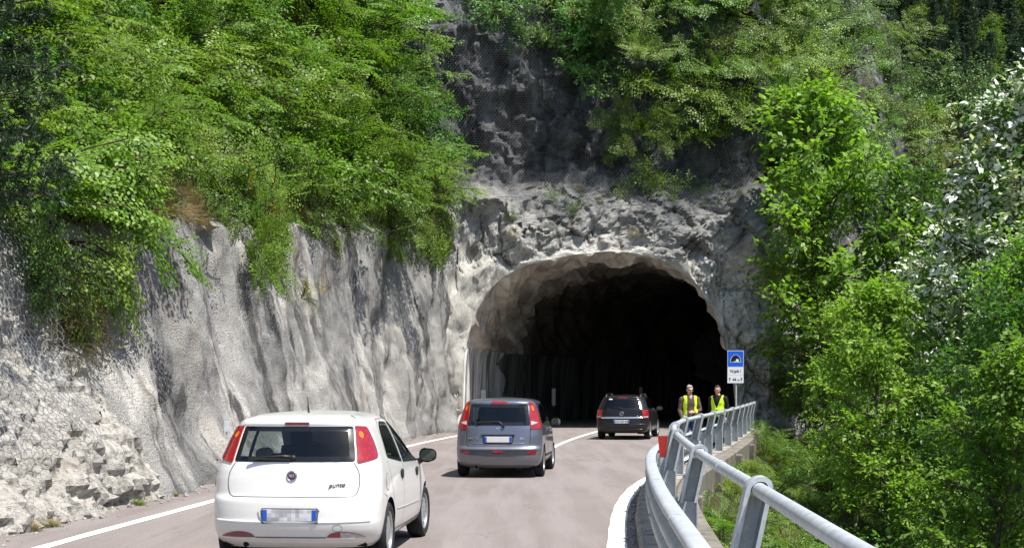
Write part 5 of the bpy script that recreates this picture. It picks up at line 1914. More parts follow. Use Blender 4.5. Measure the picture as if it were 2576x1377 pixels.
def hand(bm, wrist, dirv, palm_n, thumb_side, curl, s=1.0):
    """palm, four fingers of unequal length with two bends, thumb from the side"""
    d = Vector(dirv).normalized(); n = Vector(palm_n); n = (n - d * n.dot(d)).normalized(); t = d.cross(n)
    if t.dot(Vector(thumb_side)) < 0: t = -t
    w = Vector(wrist)
    capsule_chain(bm, [w, w + d * .045 * s + t * .004], [.024 * s, .026 * s], 10)
    for k, off in enumerate((.027, .009, -.009, -.026)):
        capsule_chain(bm, [w + d * .03 * s + t * off * .7 * s, w + d * .092 * s + t * off * s], [.013 * s, .012 * s], 8)
        L = (.072, .08, .074, .058)[k] * s
        p = w + d * .092 * s + t * off * s
        a = 0.0; pts = [p]; dirn = d.copy()
        for m, f in enumerate((.45, .32, .23)):
            a += curl * (0.7, 1.0, 0.8)[m]
            dirn = d * math.cos(a) + n * math.sin(a)
            p = p + dirn * L * f
            pts.append(p)
        capsule_chain(bm, pts, [.0105 * s, .0095 * s, .0085 * s, .0075 * s], 8)
    b = w + d * .025 * s + t * .022 * s
    capsule_chain(bm, [b, b + (d * .6 + t * .7 + n * .25).normalized() * .042 * s, b + (d * .6 + t * .7 + n * .25).normalized() * .042 * s + (d * .85 + t * .2 + n * .45).normalized() * .035 * s], [.014 * s, .0115 * s, .009 * s], 8)

def make_person(name, label, loc, yaw, head_yaw, H, pose, clothes):
    """pose: joints in metres in a 1.78 m figure facing -y; x to the viewer's right"""
    k = H / 1.78
    bm = bmesh.new()
    V = lambda p: Vector(p)
    J = pose
    # trunk: stacked ellipsoids flattened front to back
    prof = [(.93, .155, .105), (.99, .17, .115), (1.06, .163, .115), (1.14, .155, .112), (1.22, .162, .115), (1.30, .178, .12), (1.38, .188, .115), (1.44, .178, .095), (1.48, .12, .075), (1.51, .07, .062)]
    rings = []
    for z, rx, ry in prof:
        c = V(J['pelvis']).lerp(V(J['chest']), min(1, max(0, (z - .95) / .45)))
        rings.append([bm.verts.new((c.x + rx * math.cos(2 * math.pi * t / 24), c.y + ry * math.sin(2 * math.pi * t / 24), z)) for t in range(24)])
    for a, b in zip(rings[:-1], rings[1:]):
        for t in range(24): bm.faces.new((a[t], a[(t + 1) % 24], b[(t + 1) % 24], b[t]))
    bm.faces.new(list(reversed(rings[0]))); bm.faces.new(rings[-1])
    hc = V(J['head'])
    neck0 = V((J['chest'][0], J['chest'][1] + .01, 1.46))
    capsule_chain(bm, [neck0, hc + V((0, .02, -.06))], [.062, .056], 16)
    Rh = Matrix.Rotation(head_yaw, 4, 'Z')
    def hp(x, y, z): return hc + Rh @ V((x, y, z))
    ellipsoid(bm, hp(0, .012, .03), (.076, .096, .1), Rh, 24)           # skull
    ellipsoid(bm, hp(0, -.016, -.035), (.06, .07, .085), Rh, 20)        # face
    ellipsoid(bm, hp(0, -.045, -.095), (.034, .034, .03), Rh, 14)       # chin
    capsule_chain(bm, [hp(0, -.088, .012), hp(0, -.104, -.022), hp(0, -.1, -.03)], [.009, .013, .013], 8)   # nose
    for sx_ in (-1, 1):
        ellipsoid(bm, hp(sx_ * .078, .012, -.008), (.011, .02, .033), Rh, 12)
        ellipsoid(bm, hp(sx_ * .032, -.08, .022), (.02, .014, .009), Rh, 10)   # brow
        ellipsoid(bm, hp(sx_ * .04, -.062, -.03), (.02, .022, .022), Rh, 10)   # cheek
    for s_ in ('l', 'r'):
        sx_ = -1 if s_ == 'l' else 1
        sh, el, wr = V(J['sh_' + s_]), V(J['el_' + s_]), V(J['wr_' + s_])
        capsule_chain(bm, [V((J['chest'][0] + sx_ * .1, J['chest'][1], 1.41)), sh, sh.lerp(el, .4), el, el.lerp(wr, .35), wr], [.07, .066, .054, .043, .042, .027], 14)
        hand(bm, wr, J['hd_' + s_], J['hn_' + s_], J['ht_' + s_], J.get('curl_' + s_, .4))
        hp_, kn, an = V(J['hip_' + s_]), V(J['kn_' + s_]), V(J['an_' + s_])
        capsule_chain(bm, [hp_, hp_.lerp(kn, .35), kn, kn.lerp(an, .3), an], [.098, .085, .057, .056, .038], 16)
        f = V(J['ft_' + s_])
        capsule_chain(bm, [an + V((0, .025, -.035)), an + V((0, 0, -.02)), an.lerp(f, .55) + V((0, 0, -.012)), f], [.036, .038, .034, .026], 12)
    me = bpy.data.meshes.new('tmp'); bmesh.ops.recalc_face_normals(bm, faces=bm.faces); bm.to_mesh(me); bm.free()
    o = bpy.data.objects.new('tmp', me); COL.objects.link(o)
    md = o.modifiers.new('r', 'REMESH'); md.mode = 'VOXEL'; md.voxel_size = 0.0095
    sm = o.modifiers.new('s', 'SMOOTH'); sm.iterations = 3; sm.factor = 0.5
    bpy.context.view_layer.update()
    dg = bpy.context.evaluated_depsgraph_get()
    body = bpy.data.meshes.new_from_object(o.evaluated_get(dg))
    bpy.data.objects.remove(o)
    root = empty(name, loc, yaw)
    root.scale = (k, k, k)
    tag(root, label, 'person', 'people in yellow vests by the guard rail')
    nv = len(body.vertices)
    co_ = np.zeros(nv * 3); body.vertices.foreach_get('co', co_); co_ = co_.reshape(-1, 3)
    no_ = np.zeros(nv * 3); body.vertices.foreach_get('normal', no_); no_ = no_.reshape(-1, 3)
    body.materials.clear(); body.materials.append(M_SKIN); body.name = 'body'
    body.polygons.foreach_set('use_smooth', [True] * len(body.polygons))
    link(bpy.data.objects.new('body', body), root)
    polys = [tuple(p.vertices) for p in body.polygons]
    seg = {}
    def dseg(A, a, b):
        a = np.array(a); b = np.array(b); ab = b - a
        t = np.clip(((A - a) @ ab) / (ab @ ab), 0, 1)
        return np.linalg.norm(A - a - t[:, None] * ab, axis=1)
    arm = {}
    for s_ in 'lr':
        arm[s_] = (np.minimum(dseg(co_, J['sh_' + s_], J['el_' + s_]), dseg(co_, J['el_' + s_], J['wr_' + s_])))
        seg['upper' + s_] = dseg(co_, J['sh_' + s_], J['el_' + s_]); seg['fore' + s_] = dseg(co_, J['el_' + s_], J['wr_' + s_])
        w = np.array(J['wr_' + s_]); dv = np.array(J['hd_' + s_], float); dv /= np.linalg.norm(dv)
        seg['hand' + s_] = ((co_ - w) @ dv > -.012) & (np.linalg.norm(co_ - w, axis=1) < .23)
    isarm = np.minimum(arm['l'], arm['r']) < .078
    ishand = seg['handl'] & (dseg(co_, J['wr_l'], np.array(J['wr_l']) + np.array(J['hd_l']) * .15) < .1) | seg['handr'] & (dseg(co_, J['wr_r'], np.array(J['wr_r']) + np.array(J['hd_r']) * .15) < .1)
    L = co_ - np.array(hc)
    c_, s__ = math.cos(-head_yaw), math.sin(-head_yaw)
    hx = L[:, 0] * c_ - L[:, 1] * s__; hy = L[:, 0] * s__ + L[:, 1] * c_; hz = L[:, 2]
    z = co_[:, 2]
    cx = J['chest'][0]
    ctx = dict(co=co_, no=no_, z=z, isarm=isarm, ishand=ishand, hx=hx, hy=hy, hz=hz, x=co_[:, 0] - cx, y=co_[:, 1] - J['chest'][1])
    for cname, fnm, off, mat, noise_amp in clothes:
        m = fnm(ctx)
        idx = {}; vs = []; ff = []
        for q in polys:
            if all(m[i] for i in q):
                f = []
                for i in q:
                    if i not in idx:
                        idx[i] = len(vs)
                        p = co_[i]
                        w_ = off + noise_amp * mn.noise(Vector((p[0] * 14, p[1] * 14, p[2] * 9)))
                        vs.append(tuple(p + no_[i] * w_))
                    f.append(idx[i])
                ff.append(f)
        if ff: mesh_obj(cname, vs, ff, mat, root)
    return root, hp, Rh

trunk = lambda c: (c['z'] > .93) & (c['z'] < 1.53) & ~c['ishand'] & (c['hz'] < -.1)
def shirt(c): return ((c['z'] > .93) & (c['z'] < 1.50) | c['isarm']) & ~c['ishand'] & (c['hz'] < -.12)
def jeans(c): return (c['z'] > .07) & (c['z'] < .99) & ~c['isarm'] & ~c['ishand']
def shoes(c): return (c['z'] < .09)
def vest_open(c): return (c['z'] > .9) & (c['z'] < 1.49) & ~c['ishand'] & (~c['isarm'] | (np.abs(c['x']) < .16)) & ((c['y'] > .03) | (np.abs(c['x']) > .085 + .0 * c['z'])) & (np.abs(c['x']) < .2)
def vest_v(c): return (c['z'] > .9) & (c['z'] < 1.49) & ~c['ishand'] & (~c['isarm'] | (np.abs(c['x']) < .155)) & ((c['y'] > .03) | (np.abs(c['x']) > np.clip((c['z'] - 1.15) * .38, .004, 1))) & (np.abs(c['x']) < .2)
def band_open(c): return vest_open(c) & (c['z'] > .98) & (c['z'] < 1.03)
def band(c): return vest_v(c) & (c['z'] > 1.0) & (c['z'] < 1.06)
def hair_long(c): return (c['hz'] > -.075) & (((c['hy'] > -.012 + .02 * (c['hz'] < 0)) & (c['hz'] > -.075)) | (c['hz'] > .072)) & ~((np.abs(c['hx']) > .078) & (c['hz'] < .02)) & (c['hy'] > -.085) & (c['z'] > 1.5)
def hair_short(c): return (c['z'] > 1.5) & (((c['hy'] > .0) & (c['hz'] > -.05)) | (c['hz'] > .075)) & ~((np.abs(c['hx']) > .076) & (c['hz'] < .02))

pose1 = dict(pelvis=(0, 0, .95), chest=(0, .0, 1.40), head=(.0, -.02, 1.645),
    sh_l=(-.205, .01, 1.40), el_l=(-.265, .03, 1.12), wr_l=(-.235, -.14, .90), hd_l=(.25, -.6, -.75), hn_l=(.8, -.2, .0), ht_l=(.3, -1, .5), curl_l=.5,
    sh_r=(.205, .01, 1.40), el_r=(.275, -.02, 1.12), wr_r=(.07, -.21, 1.06), hd_r=(-1, -.18, .1), hn_r=(0, 1, -.3), ht_r=(0, -.2, 1), curl_r=.55,
    hip_l=(-.095, 0, .92), kn_l=(-.11, -.05, .50), an_l=(-.10, .03, .085), ft_l=(-.13, -.14, .028),
    hip_r=(.095, 0, .92), kn_r=(.12, -.02, .50), an_r=(.15, .04, .085), ft_r=(.19, -.12, .028))
p = at(1735, 973, 39.0)
P1, hp1, Rh1 = make_person('person', 'grey-haired man in sunglasses, brown pullover and open yellow vest by the rail', (p.x, p.y, 0.0), R(7), R(5), 1.79, pose1, [
    ('trousers', jeans, .012, M_JEAN, .008), ('pullover', shirt, .012, M_BROWN, .010), ('vest', vest_open, .026, M_HIVIS, .008), ('reflective_band', band_open, .031, M_REFL, .008), ('shoes', shoes, .01, M_SHOE, 0), ('hair', hair_long, .014, M_GREYH, .02)])
pose2 = dict(pelvis=(0, 0, .95), chest=(0, .0, 1.40), head=(-.01, -.02, 1.645),
    sh_l=(-.205, .01, 1.40), el_l=(-.235, .05, 1.11), wr_l=(-.20, -.06, .88), hd_l=(.1, -.3, -1), hn_l=(1, 0, 0), ht_l=(0, -1, 0), curl_l=.4,
    sh_r=(.205, .01, 1.40), el_r=(.27, .04, 1.11), wr_r=(.25, -.06, .87), hd_r=(-.05, -.25, -1), hn_r=(-1, 0, 0), ht_r=(0, -1, 0), curl_r=.4,
    hip_l=(-.095, 0, .92), kn_l=(-.11, -.03, .50), an_l=(-.12, .03, .085), ft_l=(-.15, -.14, .028),
    hip_r=(.095, 0, .92), kn_r=(.11, -.01, .50), an_r=(.13, .04, .085), ft_r=(.17, -.12, .028))
p = at(1806, 973, 41.6)
P2, hp2, Rh2 = make_person('person', 'dark-haired man with glasses in black jacket and closed yellow vest near the sign', (p.x, p.y, 0.0), R(-24), R(4), 1.79, pose2, [
    ('trousers', jeans, .012, M_DARKP, .008), ('jacket', shirt, .014, M_BLACKC, .010), ('vest', vest_v, .028, M_HIVIS, .010), ('reflective_band', band, .033, M_REFL, .010), ('shoes', shoes, .01, M_SHOE, 0), ('hair', hair_short, .012, M_DARKH, .012)])
for root, hp_, Rh, dark in ((P1, hp1, Rh1, True), (P2, hp2, Rh2, False)):
    bm = bmesh.new()
    for sx_ in (-1, 1):
        M = Matrix.Translation(hp_(sx_ * .034, -.098, .0)) @ Rh
        if dark:
            r = bmesh.ops.create_uvsphere(bm, u_segments=14, v_segments=8, radius=1, matrix=M @ Matrix.Diagonal((.028, .008, .02, 1)))
        else:
            lathe_t(bm, .024, .0028, M @ Matrix.Rotation(R(90), 4, 'X'), 18, 5)
        tube(bm, [hp_(sx_ * .06, -.095, .005), hp_(sx_ * .083, -.07, .008), hp_(sx_ * .086, .01, .008)], .0028, 5)
    tube(bm, [hp_(-.012, -.105, .003), hp_(.012, -.105, .003)], .003, 5)
    bm_obj('glasses', bm, M_LENS, root, smooth=True)
    bm = bmesh.new(); ellipsoid(bm, hp_(0, -.083, -.062), (.022, .008, .0065), Rh, 12); bm_obj('lips', bm, M_LIP, root, smooth=True)
    if not dark:
        for sx_ in (-1, 1):
            bm = bmesh.new(); ellipsoid(bm, hp_(sx_ * .033, -.082, .0), (.013, .009, .008), Rh, 10); bm_obj('eye', bm, M_LENS, root, smooth=True)
bm = bmesh.new(); ellipsoid(bm, (0, -.105, 1.455), (.03, .012, .05)); bm_obj('shirt_collar', bm, simple('white shirt', (.6, .58, .57), .8), P1, smooth=True)
# ================================================================ plants
LEAF_A = leaf_mat('bright beech leaf', (0.072, 0.145, 0.016), (0.228, 0.338, 0.058), .40)
LEAF_B = leaf_mat('mid green leaf', (0.058, 0.122, 0.017), (0.19, 0.292, 0.058), .40)
LEAF_C = leaf_mat('deep green leaf', (0.045, 0.11, 0.018), (0.11, 0.2, 0.036), .38)
LEAF_D = leaf_mat('blue green leaf', (0.05, 0.135, 0.022), (0.165, 0.31, 0.07), .40)
LEAF_Y = leaf_mat('yellow green leaf', (0.11, 0.17, 0.016), (0.19, 0.25, 0.03), .42)
LEAF_Y2 = leaf_mat('spring green leaf', (0.075, 0.15, 0.014), (0.2, 0.32, 0.04), .42)
LEAF_T = leaf_mat('pale green valley leaf', (0.085, 0.17, 0.018), (0.25, 0.38, 0.065), .48)  # lighter, yellower leaf colour for the valley trees
LEAF_P = leaf_mat('pine needle', (0.018, 0.042, 0.016), (0.04, 0.075, 0.03), .1)
LEAF_F = leaf_mat('fern frond', (0.09, 0.17, 0.015), (0.16, 0.25, 0.03), .42)
GRASS_D = leaf_mat('dry grass', (0.16, 0.12, 0.05), (0.28, 0.22, 0.10), .3)
GRASS_G = leaf_mat('green grass', (0.08, 0.13, 0.02), (0.17, 0.2, 0.05), .35)
FLOWER = leaf_mat('yellow broom flower', (0.62, 0.42, 0.006), (0.75, 0.55, 0.012), .3)
DRYLEAF = leaf_mat('withered leaf', (0.12, 0.085, 0.03), (0.17, 0.15, 0.05), .3)
def white_leaf():
    """leaves whose downy pale undersides are blown upward among green ones"""
    m = leaf_mat('whitebeam leaf', (0.06, 0.15, 0.02), (0.12, 0.22, 0.04), .3)
    t = m.node_tree
    mix = [n for n in t.nodes if n.type == 'MIX'][0]
    geo = [n for n in t.nodes if n.type == 'NEW_GEOMETRY'][0]
    # the upper face is green, the underside white
    m2 = t.nodes.new('ShaderNodeMix'); m2.data_type = 'RGBA'
    m2.inputs[7].default_value = (0.8, 0.83, 0.77, 1)
    hsv = [n for n in t.nodes if n.type == 'HUE_SAT'][0]
    t.links.new(mix.outputs[2], m2.inputs[6])
    # only the wind-tossed top of the crown shows its undersides
    tc = t.nodes.new('ShaderNodeTexCoord'); sp = t.nodes.new('ShaderNodeSeparateXYZ'); mr = t.nodes.new('ShaderNodeMapRange')
    t.links.new(tc.outputs['Object'], sp.inputs[0]); t.links.new(sp.outputs[2], mr.inputs[0])
    mr.inputs[1].default_value = 5.4; mr.inputs[2].default_value = 6.6
    mm = t.nodes.new('ShaderNodeMath'); mm.operation = 'MULTIPLY'
    t.links.new(mr.outputs[0], mm.inputs[0]); t.links.new(geo.outputs['Backfacing'], mm.inputs[1])
    t.links.new(mm.outputs[0], m2.inputs[0])
    t.links.new(m2.outputs[2], hsv.inputs['Color'])
    return m
LEAF_W = white_leaf()
BARK = bark_mat('grey brown bark', (0.05, 0.04, 0.03), (0.13, 0.11, 0.085))
BARK2 = bark_mat('dark twig bark', (0.03, 0.023, 0.017), (0.075, 0.058, 0.042))

class Leaves:
    """gathers leaves as one mesh: each leaf a four-sided blade folded on its midrib"""
    def __init__(s): s.P = []; s.D = []; s.N = []; s.S = []; s.W = []
    def add(s, p, d, n, size, w=0.55): s.P.append(p); s.D.append(d); s.N.append(n); s.S.append(size); s.W.append(w)
    def build(s, name, mat, parent=None, flip=0.0, rng=None):
        P = np.array(s.P); D = np.array(s.D); N = np.array(s.N); S = np.array(s.S)[:, None]; W = np.array(s.W)[:, None]
        D /= np.linalg.norm(D, axis=1, keepdims=True) + 1e-9
        T = np.cross(D, N); T /= np.linalg.norm(T, axis=1, keepdims=True) + 1e-9
        N = np.cross(T, D)
        base = P; tip = P + D * S - N * S * 0.10
        mid = P + D * S * 0.46
        L = mid + T * S * W * 0.5 + N * S * 0.06; Rr = mid - T * S * W * 0.5 + N * S * 0.06
        n = len(P)
        V = np.stack([base, L, tip, Rr], 1).reshape(-1, 3)
        me = bpy.data.meshes.new(name)
        me.vertices.add(4 * n); me.loops.add(4 * n); me.polygons.add(n)
        me.vertices.foreach_set('co', V.astype(np.float32).ravel())
        order = np.arange(4 * n).reshape(n, 4)
        if flip > 0 and rng is not None:
            m = np.array([(rng.random() < .9) if mn.noise(Vector(p) * 1.15) > .5 - flip + max(0.0, (7.2 - p[2]) * .34) else (rng.random() < .07) for p in s.P])
            order[m] = order[m][:, ::-1]
        me.loops.foreach_set('vertex_index', order.ravel().astype(np.int32))
        me.polygons.foreach_set('loop_start', (np.arange(n) * 4).astype(np.int32))
        me.polygons.foreach_set('loop_total', np.full(n, 4, np.int32))
        me.update()
        me.materials.append(mat)
        return link(bpy.data.objects.new(name, me), parent)

def rnd_unit(r):
    while True:
        v = Vector((r.uniform(-1, 1), r.uniform(-1, 1), r.uniform(-1, 1)))
        if 0.05 < v.length < 1: return v.normalized()
UP = Vector((0, 0, 1))
def spray(L, r, p, d, length, leaf, gap, droop=0.5, flat=0.7):
    """a twig with leaves to both sides"""
    d = d.normalized()
    side = d.cross(UP)
    if side.length < 0.1: side = Vector((1, 0, 0))
    side.normalize()
    nr0 = rnd_unit(r)
    nrm = (side.cross(d) * flat + nr0 * (1 - flat)).normalized()
    if nrm.z < 0: nrm = -nrm
    t = gap; k = 0
    pos = p.copy()
    while t < length:
        pos = pos + d * gap
        d = (d - UP * droop * gap * 2.6).normalized()
        nrm = (side.cross(d) * flat + nr0 * (1 - flat)).normalized()
        if nrm.z < -.2: nrm = -nrm
        sgn = 1 if k % 2 else -1
        sd = d.cross(nrm).normalized() * sgn
        ld = (d * r.uniform(.35, .8) + sd * r.uniform(.6, 1.0) - UP * droop * r.uniform(0.0, .7) + rnd_unit(r) * .3).normalized()
        ln = (nrm + rnd_unit(r) * .55).normalized()
        sz = leaf * r.uniform(.65, 1.2) * (1 - .35 * (t / length))
        L.add(tuple(pos + rnd_unit(r) * .01), tuple(ld), tuple(ln), sz, r.uniform(.55, .75))
        t += gap; k += 1
    L.add(tuple(pos), tuple(d), tuple(nrm), leaf, .6)

def curve_path(r, p, d, length, n, bend, wander=.18):
    pts = [p.copy()]
    d = d.normalized()
    for i in range(n):
        d = (d + bend * (1 / n) + rnd_unit(r) * wander).normalized()
        p = p + d * (length / n)
        pts.append(p.copy())
    return pts

def make_shrub(seed, leafm, stems=9, height=1.9, spread=0.8, leaf=.098, gap=.046, dens=1.0, arch=-.9, side_len=(.35, .7), name='shrub', bark=BARK2, flat=.7):
    r = random.Random(seed)
    root = empty(name, (0, 0, 0))
    L = Leaves(); bm = bmesh.new()
    for s in range(stems):
        a = 2 * math.pi * (s + r.uniform(-.3, .3)) / stems
        tilt = r.uniform(.15, 1.0) * spread
        d = Vector((math.cos(a) * tilt, math.sin(a) * tilt, 1))
        Ls = height * r.uniform(.75, 1.2)
        pts = curve_path(r, Vector((math.cos(a), math.sin(a), 0)) * .07, d, Ls, 9, Vector((math.cos(a) * .6, math.sin(a) * .6, arch)), .15)
        tube(bm, pts, [.018 * (1 - i / 11) + .003 for i in range(10)], 5, caps=False)
        for i in range(2, 10):
            p = pts[i]; tang = (pts[i] - pts[i - 1]).normalized()
            nb = int(round(r.uniform(2.2, 3.8) * dens))
            for b in range(nb):
                q = pts[i - 1].lerp(pts[i], r.random())
                rd = rnd_unit(r); rd.z *= .35
                sd = (tang * r.uniform(.2, .8) + rd).normalized()
                ln = r.uniform(*side_len) * (1.1 - .4 * i / 9)
                if ln > .28: tube(bm, [q, q + sd * ln * .5, q + sd * ln * .95 - UP * .06], [.006, .004, .002], 3, caps=False)
                spray(L, r, q, sd, ln, leaf, gap, flat=flat)
                for _ in range(2):
                    q2 = q + sd * ln * r.uniform(.3, .7)
                    spray(L, r, q2, (sd + rnd_unit(r) * .9).normalized(), ln * .55, leaf * .95, gap, flat=flat)
    L.build('foliage', leafm, root)
    bm_obj('stems', bm, bark, root, smooth=True, normals=False)
    return root

def fan(L, r, p, d, n, length, leaf, gap):
    """flat leafy branchlet: a twig with side twigs in one drooping plane, as on beech and hornbeam"""
    d = d.normalized(); side = d.cross(n).normalized()
    pos = p.copy(); t = 0.0; k = 0; step = gap * 1.5
    while t < length:
        d = (d - UP * step * .26).normalized()
        nn = side.cross(d).normalized()
        if nn.z < 0: nn = -nn
        pos = pos + d * step
        s = 1 if k % 2 else -1
        sl = length * .5 * (1 - .65 * t / length) * r.uniform(.7, 1.15)
        sd = (d * .75 + side * s * .8).normalized()
        q = pos.copy(); u = 0.0; j = 0
        while u < sl:
            q = q + sd * gap - UP * gap * .12; u += gap
            m = (1 if j % 2 else -1); j += 1
            ld = (sd * .6 + sd.cross(nn) * m * .8 - UP * .22 + rnd_unit(r) * .22).normalized()
            L.add(tuple(q), tuple(ld), tuple((nn + rnd_unit(r) * .32).normalized()), leaf * r.uniform(.75, 1.15), r.uniform(.55, .7))
        L.add(tuple(pos), tuple((d * .7 - side * s * .7 - UP * .15).normalized()), tuple((nn + rnd_unit(r) * .3).normalized()), leaf, .62)
        t += step; k += 1

def make_layered(seed, leafm, stems=8, height=2.0, spread=.85, leaf=.085, gap=.05, arch=-.45, fan_len=(.4, .85), per=(1.3, 2.6), name='shrub', bark=BARK2):
    r = random.Random(seed)
    root = empty(name, (0, 0, 0))
    L = Leaves(); bm = bmesh.new()
    for s in range(stems):
        a = 2 * math.pi * (s + r.uniform(-.35, .35)) / stems
        tilt = r.uniform(.15, 1.0) * spread
        out = Vector((math.cos(a), math.sin(a), 0))
        pts = curve_path(r, out * .07, out * tilt + UP, height * r.uniform(.7, 1.2), 9, out * .6 + UP * arch, .15)
        tube(bm, pts, [.02 * (1 - i / 11) + .004 for i in range(10)], 5, caps=False)
        for i in range(3, 10):
            tang = (pts[i] - pts[i - 1]).normalized()
            for b in range(int(round(r.uniform(*per))) + (1 if i == 9 else 0)):
                q = pts[i - 1].lerp(pts[i], r.random())
                b_ = r.uniform(0, 6.28)
                fd = (tang * .6 + Vector((math.cos(b_), math.sin(b_), r.uniform(-.1, .3))) + out * .5).normalized()
                n = (UP + Vector((fd.x, fd.y, 0)) * .3 + rnd_unit(r) * .45).normalized()
                ln = r.uniform(*fan_len) * (1.1 - .35 * i / 9)
                tube(bm, [q, q + fd * ln * .5 - UP * .02, q + fd * ln - UP * .12], [.008, .005, .002], 3, caps=False)
                fan(L, r, q, fd, n, ln, leaf, gap)
    L.build('foliage', leafm, root)
    bm_obj('stems', bm, bark, root, smooth=True, normals=False)
    return root

def make_tree(seed, leafm, H=10.0, crown=2.8, base=.25, leaf=.11, gap=.07, limbs=26, trunk_r=.13, name='tree', flip=0.0, bark=BARK, lean=0.06, dens=1.0, shape=1.0):
    r = random.Random(seed)
    root = empty(name, (0, 0, 0))
    L = Leaves(); bm = bmesh.new()
    tp = curve_path(r, Vector((0, 0, -.3)), Vector((r.uniform(-lean, lean), r.uniform(-lean, lean), 1)), H, 14, Vector((0, 0, .3)), .07)
    tube(bm, tp, [max(.012, trunk_r * (1 - i / 14.5) ** .8) for i in range(15)], 10, caps=False)
    for k in range(limbs):
        f = base + (1 - base) * ((k + r.random()) / limbs)
        fi = f * 14; i = min(13, int(fi))
        p = tp[i].lerp(tp[i + 1], fi - i)
        a = k * 2.4 + r.uniform(-.5, .5)
        rel = (f - base) / (1 - base)
        reach = crown * (math.sin(math.pi * min(1, .22 + rel * .78)) ** .7 * .95 + .12) * r.uniform(.7, 1.15)
        d = Vector((math.cos(a), math.sin(a), .25 + .9 * rel))
        lp = curve_path(r, p, d, reach * 1.05, 7, Vector((0, 0, r.uniform(-.2, .5))), .17)
        lr = max(.012, trunk_r * .42 * (1 - rel * .6))
        tube(bm, lp, [lr * (1 - j / 8) + .004 for j in range(8)], 6, caps=False)
        for j in range(2, 8):
            for b in range(int(round(r.uniform(2.5, 4.2) * dens))):
                q = lp[j - 1].lerp(lp[j], r.random())
                tang = (lp[j] - lp[j - 1]).normalized()
                rd = rnd_unit(r)
                sd = (tang * r.uniform(.2, .9) + rd * .9 + UP * .12).normalized()
                ln = r.uniform(.45, 1.05) * (crown / 2.8) ** .5
                tube(bm, [q, q + sd * ln * .5, q + sd * ln - UP * .05], [.012, .007, .003], 3, caps=False)
                spray(L, r, q + sd * ln * .25, sd, ln * .85, leaf, gap, .35, .6)
                for _ in range(3):
                    q2 = q + sd * ln * r.uniform(.3, 1)
                    spray(L, r, q2, (sd * .5 + rnd_unit(r)).normalized(), ln * .6, leaf, gap, .35, .6)
    L.build('crown', leafm, root, flip, r)
    bm_obj('trunk', bm, bark, root, smooth=True, normals=False)
    return root

def make_pine(seed, H=11.0, crown=2.4, name='pine_tree', needle=.1, base=.12, dens=1.0, tuft=26, leafm=LEAF_P):
    r = random.Random(seed)
    root = empty(name, (0, 0, 0))
    L = Leaves(); bm = bmesh.new()
    tp = [Vector((0.05 * math.sin(i), 0.05 * math.cos(i * 1.3), H * i / 12 - .3)) for i in range(13)]
    tube(bm, tp, [max(.015, .15 * (1 - i / 12.5)) for i in range(13)], 9, caps=False)
    nwh = int(H / .42)
    for w in range(nwh):
        f = base + (1 - base) * w / nwh
        z = f * H
        reach = crown * (1 - f) ** .75 + .25
        for b in range(6):
            a = 2 * math.pi * (b + r.random() * .6) / 6 + w
            d = Vector((math.cos(a), math.sin(a), .15 - .35 * (1 - f)))
            lp = curve_path(r, Vector((0, 0, z)), d, reach * r.uniform(.75, 1.1), 6, Vector((0, 0, .35)), .1)
            tube(bm, lp, [.028 * (1 - f * .6) * (1 - j / 7) + .004 for j in range(7)], 5, caps=False)
            for j in range(1, 7):
                for _ in range(max(1, int(2 * dens))):
                    q = lp[j - 1].lerp(lp[j], r.random())
                    sd = ((lp[j] - lp[j - 1]).normalized() * .7 + rnd_unit(r) * .8).normalized()
                    e = q + sd * r.uniform(.15, .4)
                    for t in range(tuft):
                        c = q.lerp(e, r.random())
                        L.add(tuple(c), tuple((sd * .6 + rnd_unit(r)).normalized()), tuple(rnd_unit(r)), needle * r.uniform(.7, 1.3), .16)
    L.build('crown', leafm, root)
    bm_obj('trunk', bm, BARK, root, smooth=True, normals=False)
    return root

def make_tuft(seed, mat, n=220, h=.5, spread=.35, name='grass_tuft', droop=1.0):
    r = random.Random(seed)
    V = []; F = []
    for i in range(n):
        a = r.uniform(0, 2 * math.pi); rr = spread * math.sqrt(r.random()) * .5
        p = Vector((math.cos(a) * rr, math.sin(a) * rr, 0))
        d = Vector((math.cos(a) * r.uniform(.1, .8), math.sin(a) * r.uniform(.1, .8), 1)).normalized()
        ln = h * r.uniform(.5, 1.25); w = .006 * r.uniform(.7, 1.5)
        t = d.cross(UP).normalized() if d.cross(UP).length > .05 else Vector((1, 0, 0))
        b = len(V)
        for k in range(4):
            f = k / 3
            V.append(p + t * w * (1 - f)); V.append(p - t * w * (1 - f) + Vector((.0005, 0, 0)))
            p = p + d * ln / 3
            d = (d + Vector((d.x, d.y, 0)) * .35 - UP * droop * .42).normalized()
        for k in range(3): F.append((b + 2 * k, b + 2 * k + 1, b + 2 * k + 3, b + 2 * k + 2))
    return mesh_obj(name, V, F, mat)

